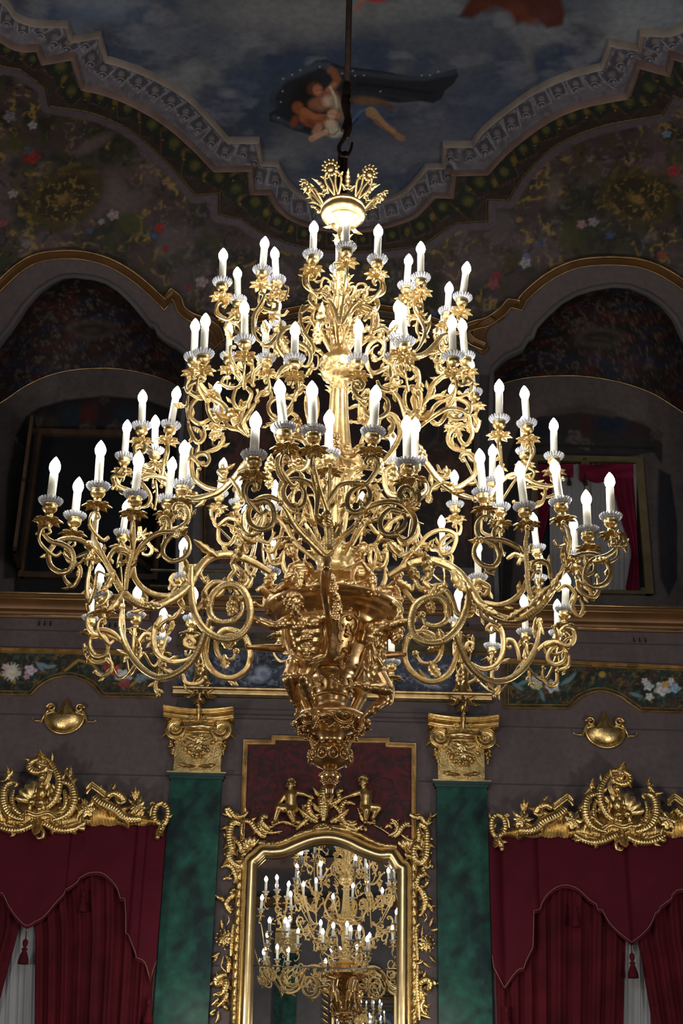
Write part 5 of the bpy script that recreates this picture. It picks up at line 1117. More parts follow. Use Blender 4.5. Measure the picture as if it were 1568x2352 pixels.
    def putto(pts, hd, face, seed):
        L, H = head(J(*hd), 38*k, face, seed=seed)
        for a, ra, b, rb in pts: L.append(('c', J(*a), ra*k*1.22, J(*b), rb*k*1.22))
        o = fuse('frame_putto', L, gilt_wall, root, .006, 3); fuse('putto_hair', H, gilt_wall, o, .006, 2)
    putto([((528,395,.13),16,(530,410,.13),18), ((500,415,.12),17,(555,410,.12),17), ((528,430,.13),32,(528,470,.13),30), ((528,470,.13),30,(535,510,.12),33), ((498,415,.12),17,(460,470,.13),13), ((460,470,.13),13,(432,512,.15),8), ((432,512,.15),9,(428,520,.16),8), ((556,410,.12),16,(610,420,.13),12), ((610,420,.13),12,(655,435,.1),8), ((655,435,.1),8,(670,442,.1),7),
           ((520,510,.13),26,(450,515,.19),20), ((450,515,.19),19,(425,590,.15),12), ((425,590,.15),11,(410,606,.18),9), ((548,515,.13),26,(520,540,.2),20), ((520,540,.2),19,(548,600,.14),12), ((548,600,.14),11,(540,618,.17),9)], (525,360,.14), (-.3,-1,-.3), 3)
    putto([((995,385,.13),16,(1000,400,.13),18), ((975,410,.12),17,(1030,410,.12),18), ((1008,430,.13),33,(1005,470,.13),31), ((1005,470,.13),31,(1005,505,.12),33), ((972,408,.12),16,(920,425,.13),13), ((920,425,.13),12,(865,440,.1),8), ((865,440,.1),8,(850,447,.1),7), ((1033,412,.1),16,(1030,460,.08),13), ((1030,460,.08),12,(1015,505,.14),8),
           ((995,510,.13),26,(1010,530,.19),21), ((1010,530,.19),19,(1003,590,.15),12), ((1003,590,.15),11,(1000,606,.18),9), ((1020,505,.13),27,(1085,510,.15),21), ((1085,510,.15),19,(1050,570,.12),12), ((1050,570,.12),11,(1060,592,.14),9)], (990,345,.14), (-.5,-1,-.4), 4)
    return root
def sw_off(pts, d):                    # parallel of a wall path
    out = []
    for i, p in enumerate(pts):
        a = pts[max(0, i-1)]; b = pts[min(len(pts)-1, i+1)]; t = (b-a).normalized(); s_ = t.cross(Vector((0, -1, 0))); out.append(p+s_*d)
    return out
MIRROR = mirror_build()
# ---- the far side of the hall, as the mirror shows it
def opposite():
    FYo = -7.5
    rt = thing('pier_mirror', 'far gilt framed mirror showing as a reflection inside the tall arched mirror', 'mirror', Vector((0.2, FYo, 2)))
    pth = [(-.85, 1.4), (-.85, 5.6), (-.6, 5.8), (-.3, 6.0), (0, 6.1), (.3, 6.0), (.6, 5.8), (.85, 5.6), (.85, 1.4)]; pts = [Vector((x+.2, FYo+.05, z)) for x, z in pth]
    mb = MB(); sweep(mb, [p for p in pts], [(-.08,0),(-.06,.08),(0,.1),(.06,.06),(.08,0)], (0, 1, 0)); build('gilt_frame_moulding', mb, gilt_smooth, rt, sharp=40)
    mb = MB(); mb.add([tuple(p) for p in pts], [tuple(range(len(pts)))]); build('mirror_pane', mb, mirror_m, rt, smooth=False)
    mb = MB()
    for k in range(26):
        for s_ in (-1, 1): mb.leaf((.2+s_*.95, FYo+.06, 1.5+k*.16), (s_, 0, .6), (0, 1, 0), .22, .1, .5)
    build('side_foliage', mb, gilt_wall, rt)
    for x, lb in ((-1.9, 'left'), (2.3, 'right')):
        r = thing('pilaster', 'green marble pilaster on the facing wall seen in the mirror, %s of the far mirror' % lb, 'pilaster', Vector((x, FYo, 0)))
        mb = MB(); mb.box((x-.3, FYo, 0), (x+.3, FYo+.1, 6.4)); build('marble_shaft', mb, green, r, smooth=False)
        mb = MB(); mb.box((x-.32, FYo, 6.4), (x+.32, FYo+.14, 7.1)); mb.tube([(x-.3, FYo+.15, 7.0), (x+.3, FYo+.15, 7.0)], .09, 10); build('capital_block', mb, gilt_wall, r, sharp=40)
    for x, lb in ((-4.3, 'left'), (4.7, 'right')):
        mb = MB(); rows = [[Vector((x-1.5+3*i/80, FYo+.12+.05*math.sin(i*.9), z)) for z in (.1, 3, 5.6)] for i in range(81)]; mb.grid(rows, flip=True)
        build('curtain_drape', mb, red_d, label='crimson drape on the facing wall seen dimly at the %s inside the mirror' % lb, cat='curtain')
    for n, z, h, m in ((50, 7.6, .22, gilt_brown), (51, 8.6, .3, stone_b), (52, 9.4, .12, gilt_line)):
        mb = MB(); mb.box((-8, FYo, z), (8, FYo+.35, z+h)); struct('trim_%d' % n, mb, m)
opposite()
# ================================================================== THE CHANDELIER
AXP = P(757, 1800, 7.0); AX = -.03; AY = 7.0
CH = thing('chandelier', 'huge tiered gilt bronze chandelier with lit electric candles, scrolling arms and crystal drip pans', 'chandelier', Vector((AX, AY, P(757, 1828, 7.0).z)))
def axz(y): return P(770, y, AY).z
def axr(y, hw): p = P(770, y, AY); return hw*(p-Vector((0, 0, CAMZ))).dot(cam_fwd)/FPX
def lathe_part(name, prof, m, k=40, ripple=None, parent=None):
    mb = MB(); mb.lathe([(axr(y, max(h, .05)), axz(y)) for y, h in prof], (AX, AY, 0), k, ripple=ripple); return build(name, mb, m, parent or CH, sharp=50)
def rad(az, r, z): a = math.radians(az); return Vector((AX+r*math.sin(a), AY-r*math.cos(a), z))    # az 0 faces the camera
flute = lambda n, d: (lambda a, z: 1+d*math.cos(n*a))
FIN = lathe_part('lower_finial', [(1829,1),(1827,5),(1822,9),(1815,9),(1811,12),(1806,16),(1803,13),(1797,15),(1790,21),(1782,24),(1777,22),(1773,16),(1768,16),(1764,23),(1758,34),(1748,45),(1738,48),(1728,46),(1720,40),(1713,29),(1707,25),(1700,25),(1696,28)], gilt_deep)
lathe_part('lower_bowl', [(1696,28),(1690,32),(1684,38),(1680,50),(1672,66),(1662,78),(1654,82),(1646,79),(1638,66),(1632,48),(1626,36)], gilt_deep, 64)
lathe_part('vase_foot', [(1626,36),(1620,31),(1612,30),(1606,34),(1603,34),(1599,31),(1595,36),(1592,37),(1588,38),(1575,42),(1562,46),(1556,50),(1552,54),(1547,54),(1545,50)], gilt_deep, 56)
VASE = lathe_part('vase_body', [(1545,50),(1538,60),(1520,68),(1495,77),(1470,86),(1448,93),(1436,98),(1430,104),(1427,116),(1424,122),(1421,124),(1419,134),(1416,142),(1412,144),(1410,150),(1406,158),(1401,160),(1398,154),(1395,120),(1392,60)], gilt_deep, 96)
SH = lathe_part('central_shaft', [(1400,62),(1385,58),(1372,44),(1350,48),(1340,62),(1334,67),(1328,64),(1322,50),(1312,40),(1300,40),(1288,46),(1270,47),(1264,43),(1258,30),(1245,22),(1225,21),(1200,26),(1160,30),(1125,33),(1108,40),(1098,52),(1088,57),(1080,54),(1074,60),(1066,62),(1060,58),(1054,42),(1040,34),(1020,30),(990,26),(950,22),(905,20),(880,21),(872,26),(868,38),(858,42),(848,40),(842,46),(834,47),(827,42),(818,30),(806,24),(790,22),(760,26),(730,25),(700,22),(680,18),(660,16),(640,15),(632,18),(626,12),(600,10),(575,9),(572,14),(566,14),(562,10),(545,10),(530,13),(524,18),(517,27),(512,33)], gilt, 36, flute(18, .035))
lathe_part('crown_dish', [(512,33),(509,36),(507,40),(504,38),(501,44),(497,50),(492,52),(487,51),(484,46),(481,50),(476,49),(470,44),(468,30),(466,4)], gilt, 48)
# -- ornaments on the turned parts
mb = MB()
for k in range(12):
    z = axz(1740); r = axr(1740, 48); p = rad(k*30+8, r, z); n = (p-Vector((AX, AY, z))).normalized(); t = Vector((0, 0, 1)).cross(n)
    mb.ball(p, .016, 8, 6); mb.tube([p+t*.03*math.cos(a)*.8+Vector((0, 0, 1))*.032*math.sin(a)+n*.004 for a in [2*math.pi*j/14 for j in range(15)]], .005, 6)
    mb.ball(rad(k*30, axr(1711, 34), axz(1711)), .011, 7, 5); mb.ball(rad(k*30, axr(1782, 23), axz(1782)), .008, 7, 5)
for k in range(8): mb.leaf(rad(k*45, axr(1796, 10), axz(1808)), (rad(k*45, 1, 0)-Vector((AX, AY, 0)))*.5+Vector((0, 0, 1)), rad(k*45, 1, 0)-Vector((AX, AY, 0)), .045, .03, .3); mb.leaf(rad(k*45+20, axr(1796, 17), axz(1796)), (rad(k*45+20, 1, 0)-Vector((AX, AY, 0)))*.3+Vector((0, 0, 1.5)), rad(k*45+20, 1, 0)-Vector((AX, AY, 0)), .045, .03, .3)
build('finial_relief', mb, gilt_deep, CH)
mb = MB()
for k in range(6):
    az = k*60+22; z = axz(1662); r = axr(1660, 80); p = rad(az, r*.99, z); n = (p-Vector((AX, AY, z))).normalized(); t = Vector((0, 0, 1)).cross(n); up = Vector((0, 0, 1))
    mb.ball(p+n*.005, (.026, .026, .022), 10, 7)
    for rr, q in ((.042, .008), (.055, .005)): mb.tube([p+t*rr*math.cos(a)*1.15+up*rr*math.sin(a)*.8-n*.01 for a in [2*math.pi*j/18 for j in range(19)]], q, 6)
    for s_ in (-1, 1): mb.leaf(p+t*s_*.05, t*s_+n*-.5-up*.2, n, .1, .05, .3)
    for j in range(22):
        a2 = az+(j-11)*2.7; yy_ = 1680+8*math.sin(j*.6); mb.ball(rad(a2, axr(yy_, 68-5*math.cos(j*.6)), axz(yy_)), random.uniform(.009, .015), 6, 5)
build('bowl_garland', mb, gilt_deep, CH)
mb = MB()
for k in range(6):
    az = k*60+15; p = rad(az, axr(1575, 44), axz(1575)); n = (p-Vector((AX, AY, p.z))).normalized(); t = Vector((0, 0, 1)).cross(n)
    for s_ in (-1, 1):
        mb.tube(spiral(p+t*s_*.018+Vector((0, 0, .012)), t*s_, Vector((0, 0, 1)), .018, .004, 0, 1.3), .005, 6); mb.leaf(p+Vector((0, 0, -.01)), t*s_*.8+Vector((0, 0, -.6)), n, .04, .025, .4)
    mb.leaf(p, Vector((0, 0, -1)), n, .05, .03, .4)
for j in range(72): mb.ball(rad(j*5, axr(1597, 36), axz(1600)), .006, 5, 4)
build('foot_relief', mb, gilt_deep, CH)
# strapwork cartouches on the vase, one per gap between the bearded figures
VP = [(axz(y), axr(y, h)) for y, h in ((1545,50),(1520,68),(1495,77),(1470,86),(1448,93),(1436,98))]
def vr(z): return float(np.interp(z, [a for a, b in VP], [b for a, b in VP]))
for k in range(6):
    mb = MB(); az0 = 22+k*60; zc = (axz(1540)+axz(1430))/2
    def S(u, v_, o=.006): z = zc+v_; r = vr(z)+o; return rad(az0+math.degrees(u/max(r, .05)), r, z)
    for s_ in (-1, 1):
        for pts, q in (([(.0,.13),(.03,.15),(.055,.13),(.05,.1),(.03,.11)], .006), ([(.01,.1),(.04,.085),(.055,.05),(.04,.02),(.02,.035),(.03,.055)], .007), ([(.04,.02),(.045,-.01),(.03,-.035),(.015,-.03)], .006), ([(.02,-.04),(.04,-.055),(.042,-.085),(.025,-.1),(.01,-.085)], .006), ([(.01,-.1),(.025,-.12),(.0,-.14)], .005), ([(.05,.14),(.075,.15),(.07,.13)], .004)):
            mb.tube([S(s_*p_.x, p_.y) for p_ in smooth_path([Vector((a, b, 0)) for a, b in pts], 5)], q, 6, 1)
        mb.leaf(S(s_*.015, -.1), S(s_*.05, -.13)-S(s_*.015, -.1), S(0, 0, 1)-S(0, 0, 0), .05, .028, .4)
    for v_, q in ((.085, .017), (0, .015), (-.075, .016), (.14, .012)): mb.ball(S(0, v_), q, 10, 7)
    mb.leaf(S(0, .12), (0, 0, 1), S(0, 0, 1)-S(0, 0, 0), .06, .05, .3); mb.leaf(S(0, .06), (0, 0, -1), S(0, 0, 1)-S(0, 0, 0), .06, .03, .3); mb.leaf(S(0, -.12), (0, 0, -1), S(0, 0, 1)-S(0, 0, 0), .06, .045, .3)
    build('vase_cartouche', mb, gilt_deep, CH)
mb = MB(); zr = axz(1399); rr = axr(1402, 158)     # ribbon-twisted laurel on the rim
mb.tube([rad(a, rr*(.93+.012*math.sin(a*.5)), zr+.012*math.sin(math.radians(a*9))) for a in range(0, 361, 2)], .026, 9, .8, None, .3, .05, cap=False)
for k in range(30): mb.leaf(rad(k*12, rr*.95, zr+.01), rad(k*12+14, rr*.95, zr+.02)-rad(k*12, rr*.95, zr), rad(k*12, 1, 0)-Vector((AX, AY, 0)), .08, .035, .3)
build('rim_laurel', mb, gilt_deep, CH)
# -- acanthus and C-scroll brackets up the shaft
def bracket(az, pts, r, mb, flat=.6, step=.01):
    P3 = resample([rad(az, p_.x, p_.y) for p_ in smooth_path([Vector((a, axz(b), 0)) for a, b in pts], 7)], step); sd = rad(az+90, 1, 0)-Vector((AX, AY, 0))
    mb.tube(P3, lambda t: r*(.55+.45*math.sin(math.pi*min(1, t+.05))), 8, flat, None, .07, .014, ref=sd)
BR = [((.05,.13,.22,.2,.13,.12,.16), (830,800,770,735,730,755,765), .014, 6, 12), ((.06,.12,.2,.27,.26,.2,.2,.235), (800,760,740,765,805,815,790,780), .012, 6, 42), ((.06,.1,.16,.15,.1,.09,.12), (735,705,690,662,660,680,685), .01, 6, 12),
      ((.09,.2,.3,.36,.32,.24,.24,.3), (1060,1075,1040,990,950,960,1000,1005), .017, 6, 30), ((.1,.2,.32,.36,.28,.2,.22,.28), (1100,1090,1120,1170,1200,1170,1140,1150), .017, 6, 0), ((.1,.22,.3,.42,.46,.38,.34), (1290,1250,1200,1180,1220,1250,1225), .016, 6, 30), ((.1,.16,.24,.22,.14,.12), (1260,1220,1190,1140,1130,1160), .012, 6, 10), ((.15,.2,.28,.3,.24,.2), (1400,1360,1330,1290,1280,1310), .014, 6, 48)]
for rs, ys, r, n_, a0 in BR:
    for k in range(n_):
        mb = MB(); bracket(a0+k*360/n_, list(zip(rs, ys)), r, mb); az = a0+k*360/n_; i = len(rs)//2; p = rad(az, rs[i], axz(ys[i])); out = rad(az, 1, 0)-Vector((AX, AY, 0))
        mb.leaf(rad(az, rs[1], axz(ys[1])), out+Vector((0, 0, .8)), out, .11, .05, .6); mb.leaf(p, Vector((0, 0, -1))+out*.6, out, .09, .045, .6)
        if abs(((az+180) % 360)-180) < 125 or k % 2: build('scroll_bracket', mb, gilt, CH)
for y, h, n_, L, W_ in ((1290,44,12,.09,.06), (1115,40,12,.1,.06), (1058,50,14,.07,.05), (905,20,10,.06,.035), (868,38,14,.06,.04), (800,24,8,.11,.05), (745,26,8,.09,.045), (690,20,8,.08,.04), (655,16,6,.07,.035), (560,11,6,.07,.035)):
    mb = MB()
    for k in range(n_):
        az = 360*k/n_; o_ = rad(az, 1, 0)-Vector((AX, AY, 0)); mb.leaf(rad(az, axr(y, h)*.92, axz(y)), Vector((0, 0, 1))+o_*.35, o_, L, W_, .6)
    build('acanthus_collar', mb, gilt, CH)
mb = MB()
for k in range(6):                     # female masks on the collars
    for y, h in ((770, 29), (1150, 36)):
        p = rad(10+60*k, axr(y, h), axz(y)); mb.ball(p, (.025, .025, .034), 9, 7); o_ = rad(10+60*k, 1, 0)-Vector((AX, AY, 0)); mb.ball(p+o_*.02, .012, 6, 5)
        for j in range(6): mb.ball(p+Vector((0, 0, .028))+rad(10+60*k+90, .008*(j-2.5), 0)-Vector((AX, AY, 0)), .011, 6, 5)
build('shaft_mask', mb, gilt, CH)
# -- the crown of palmettes
for k in range(6):
    for big in (1, 0):
        az = -20+60*k if big else 10+60*k; mb = MB(); b = rad(az, axr(474, 46), axz(476)); o_ = (rad(az, 1, 0)-Vector((AX, AY, 0))); s_ = o_.cross(Vector((0, 0, 1)))
        if big:
            d = (rad(az, .255, axz(434))-b).normalized(); L = .225; n = (Vector((0, 0, -1))+o_*.6); n = (n-d*n.dot(d)).normalized()
            for q in (-1, 1):
                mb.tube(smooth_path([b+s_*q*.01, b+d*.05+s_*q*.035, b+d*.1+s_*q*.052, b+d*.14+s_*q*.04, b+d*.135+s_*q*.02, b+d*.115+s_*q*.026], 6), .009, 7); mb.tube(smooth_path([b+s_*q*.012, b+d*.07+s_*q*.008, b+d*.13+s_*q*.024, b+d*.17+s_*q*.042], 5), .008, 7)
                mb.leaf(b+d*.11+s_*q*.035, d*.6+s_*q, n, .05, .03, .4)
            c = b+d*.165; mb.ball(c+n*.012, .021, 10, 7)
            for j in range(12): a = j*math.pi/6; mb.ball(c+d*.036*math.cos(a)+s_*.036*math.sin(a)+n*.004, .0125, 7, 5)
            for j in range(7): a = (j-3)*.5; mb.leaf(c+d*.03*math.cos(a)+s_*.03*math.sin(a), d*math.cos(a)+s_*math.sin(a), n, .035, .024, .6, 3)
            build('crown_palmette', mb, gilt, CH)
        else:
            d = (rad(az, .2, axz(440))-b).normalized(); n = Vector((0, 0, -1))+o_*.5
            for q in (-1, 1): mb.tube(spiral(b+d*.045+s_*q*.012, s_*q, d, .02, .006, -1.2, 1.1), .006, 6)
            mb.leaf(b+d*.04, d+s_*.12, n, .125, .05, .5, 5); mb.leaf(b+d*.03+s_*.01, d*.7+s_*.6, n, .06, .03, .6); mb.leaf(b+d*.03-s_*.01, d*.7-s_*.6, n, .06, .03, .6)
            build('crown_leaf', mb, gilt, CH)
mb = MB()
for k in range(4): mb.leaf(rad(-75+90*k, axr(525, 20), axz(512)), Vector((0, 0, -1))+(rad(-75+90*k, 1, 0)-Vector((AX, AY, 0)))*.5, rad(-75+90*k, 1, 0)-Vector((AX, AY, 0)), .1, .05, .7)
build('crown_drop_leaf', mb, gilt, CH)
# ---------------------------------------------------------------- candles
mbc = MB()                             # gadrooned cup, leafy calyx and stem, origin at the drip pan
mbc.lathe([(.004,-.046),(.016,-.044),(.026,-.036),(.034,-.026),(.0365,-.018),(.032,-.008),(.036,-.002),(.038,.004),(.02,.006)], (0, 0, 0), 32, ripple=lambda a, z: 1+(.045*math.cos(16*a) if z < -.01 else 0))
mbc.lathe([(.013,-.12),(.013,-.1),(.02,-.085),(.014,-.078),(.018,-.062),(.022,-.052),(.01,-.046)], (0, 0, 0), 16)
for k in range(8):
    a = 2*math.pi*k/8; o_ = Vector((math.cos(a), math.sin(a), 0)); mbc.leaf(o_*.012+Vector((0, 0, -.088)), o_+Vector((0, 0, .32)), Vector((0, 0, 1)), .062, .048, -.35, 3, .3, .1, 6)
cup_me = mesh_shared('candle_cup', mbc, gilt)
mbp = MB()
for k in range(20):                    # the crystal drip pan: twenty petals round a dish
    a = 2*math.pi*k/20; o_ = Vector((math.cos(a), math.sin(a), 0)); s_ = Vector((-math.sin(a), math.cos(a), 0))
    mbp.tube([o_*.026+Vector((0, 0, .004)), o_*.038+Vector((0, 0, .008)), o_*.048+Vector((0, 0, .015)), o_*.055+Vector((0, 0, .024)), o_*.0575+Vector((0, 0, .03))], lambda t: .0062*(.75+.45*math.sin(math.pi*t*.85)), 6, .8)
mbp.lathe([(.02,.0),(.03,.001),(.042,.008),(.05,.018),(.049,.020),(.041,.011),(.03,.005),(.02,.004)], (0, 0, 0), 24)
pan_me = mesh_shared('crystal_drip_pan', mbp, crystal)
mbs = MB(); mbs.lathe([(.0212,0),(.0216,.01),(.0212,.5),(.0214,.99),(.0198,1),(.01,1)], (0, 0, 0), 18); sleeve_me = mesh_shared('candle_sleeve', mbs, sleeve_m, sharp=40)
mbb = MB(); mbb.lathe([(.0185,0),(.019,.006),(.0245,.018),(.0285,.032),(.0275,.047),(.0215,.063),(.013,.078),(.0055,.089),(.0006,.094)], (0, 0, 0), 14); bulb_me = mesh_shared('light_bulb', mbb, bulb_m)
CUPS = []
def candle(bx, by, tx, ty, w_, Y=None):
    Y = Y or Yw(by, w_); b = P(bx, by, Y); t = P(tx, ty, Y); d = t-b; L = max(.215, min(.285, d.length)); d.normalize()
    add_candle(b, d, L); return b
def add_candle(b, d, L):
    rot = Vector((0, 0, 1)).rotation_difference(d); q = rot @ Quaternion((0, 0, 1), random.uniform(0, 1))
    c = bpy.data.objects.new('candle_cup', cup_me); COL.objects.link(c); c.parent = CH; c.location = b-CH.location; c.rotation_mode = 'QUATERNION'; c.rotation_quaternion = q
    def sub(nm, me, z, sc=(1, 1, 1)):
        o = bpy.data.objects.new(nm, me); COL.objects.link(o); o.parent = c; o.location = (0, 0, z); o.scale = sc; return o
    sub('crystal_drip_pan', pan_me, 0); sub('candle_sleeve', sleeve_me, .004, (1, 1, L-.09-.004)); sub('light_bulb', bulb_me, L-.09)
    CUPS.append((b, rot @ Vector((0, 0, -.115))+b))
CAND = [(718,592,721,508,43),(795,575,795,487,44),(778,624,778,538,41),(866,603,869,516,43.4),(510,655,513,571,42.5),(546,695,545,614,39),(602,628,609,544,42),(635,650,630,568,41),(966,645,966,553,42.5),(933,663,939,584,40),(1061,690,1073,600,42),(1027,722,1032,648,40),
 (917,782,913,690,44),(930,793,922,697,46),(562,788,561,690,46),(445,828,449,731,44),(467,820,473,716,46),(525,824,527,742,38),(611,830,609,732,43),(637,752,637,688,37),(676,832,678,740,47.5),(821,832,824,735,46),(902,828,904,732,42),(1040,826,1037,722,47),(1068,826,1060,732,44),(1021,782,1021,716,38),(1088,908,1078,823,39),
 (496,955,500,877,38),(1042,957,1038,880,39),(903,1066,902,992,36),(652,992,640,872,55),(719,998,716,872,55),(856,1001,864,885,54),(583,1055,588,946,56),(754,1050,756,942,51),(935,1072,934,955,53),(950,1068,954,960,50),
 (325,985,328,896,43),(391,983,408,888,43),(285,1055,293,965,41),(355,1042,357,954,41),(225,1126,232,1013,51),(115,1160,129,1051,52),(171,1193,182,1097,49),(310,1145,320,1037,51),(418,1120,424,1012,48),(385,1153,397,1050,45),(433,1110,432,1018,42),
 (281,1231,293,1148,40),(214,1260,222,1165,39),(503,1139,515,1046,38),(543,1160,549,1090,35),(560,1230,565,1160,35),(628,1172,632,1103,35),(417,1332,422,1236,42),(234,1375,228,1302,45),(208,1425,211,1350,38),(312,1420,316,1345,41),(372,1475,376,1396,38),(440,1428,447,1350,39),
 (1146,970,1146,872,45),(1210,980,1203,887,44),(1204,1042,1200,955,38),(1272,1055,1271,961,43),(1109,1138,1100,1028,47),(1130,1112,1131,1020,40),(1148,1172,1145,1070,45),(1205,1172,1191,1060,49),(1287,1160,1271,1055,48.5),(1350,1226,1345,1126,48.5),(1403,1195,1399,1086,48.5),
 (1233,1265,1223,1178,39),(1322,1280,1315,1187,41),(1045,1165,1043,1080,38),(1017,1268,1013,1180,36),(1098,1333,1096,1241,41),(1238,1333,1238,1270,36),(1297,1407,1300,1318,44),(1280,1460,1279,1377,38),(1207,1457,1202,1366,39),(1047,1432,1054,1350,38),(1130,1490,1134,1402,37),(830,1195,832,1130,36)]
for c in CAND: candle(*c)
# the branch turned away from the camera
ROT = Matrix.Translation((AX, AY, 0)) @ Matrix.Rotation(math.pi, 4, 'Z') @ Matrix.Translation((-AX, -AY, 0))
for bx, by, tx, ty, w_ in CAND[30:37]: add_candle(ROT @ P(bx, by, Yw(by, w_)), Vector((0, 0, 1)), .25)
# ---------------------------------------------------------------- scrolling arms
def YA(az, r): return AY-r*math.cos(math.radians(az))
ARMS = []
SECT = [.96, 1.1, 1.16, .84, 1.16, 1.1, .96, 1.1, 1.16, .84, 1.16, 1.1]
def arm(zone, pts, Ya, Yb, r=.0125, name='scroll_arm', m=None, leafs=2, flat=.8, tip=.45, rib=.075):
    m = m or gilt; q = [(zone[0]+x/zone[2], zone[1]+y/zone[2]) for x, y in pts]; n = len(q)
    L = [0]
    for a, b in zip(q, q[1:]): L.append(L[-1]+math.hypot(b[0]-a[0], b[1]-a[1]))
    P3 = [P(x, y, Ya+(Yb-Ya)*L[i]/L[-1]) for i, (x, y) in enumerate(q)]; P3 = resample(smooth_path(P3, 9), .0055); mb = MB()
    ref = (P3[-1]-P3[0]); ref = Vector((0, 1, 0)) if abs(ref.x) > .02 or True else ref
    mb.tube(P3, lambda t: r*(tip+(1-tip)*min(1, math.sin(math.pi*min(1, max(0, t*.9+.1)))*1.6)), 12, flat, SECT, rib, .013, ref=ref)
    for k in range(leafs):
        i = int(len(P3)*(k+1)/(leafs+1.0)); T = (P3[min(i+3, len(P3)-1)]-P3[max(i-3, 0)]).normalized(); N_ = T.cross(Vector((0, 1, 0))).normalized(); s_ = 1 if k % 2 else -1
        mb.leaf(P3[i]+N_*s_*r*.6, T*1.0+N_*s_*.7, Vector((0, -1, 0)), r*4.2, r*2.2, .4, 2, .3, .2, 5)
    mb.ball(P3[-1], r*1.15, 8, 6)
    ARMS.append((len(P3)*r, name, mb, m))
A = (60, 1100, 2.8); B = (400, 840, 4.3556); C = (760, 840, 4.3556); D = (900, 1180, 2.8); E = (0, 850, 3.484); F = (1060, 840, 3.0866); G = (400, 480, 4.3556); H = (780, 480, 4.3556); I = (620, 340, 4.612); J = (560, 1200, 3.92)
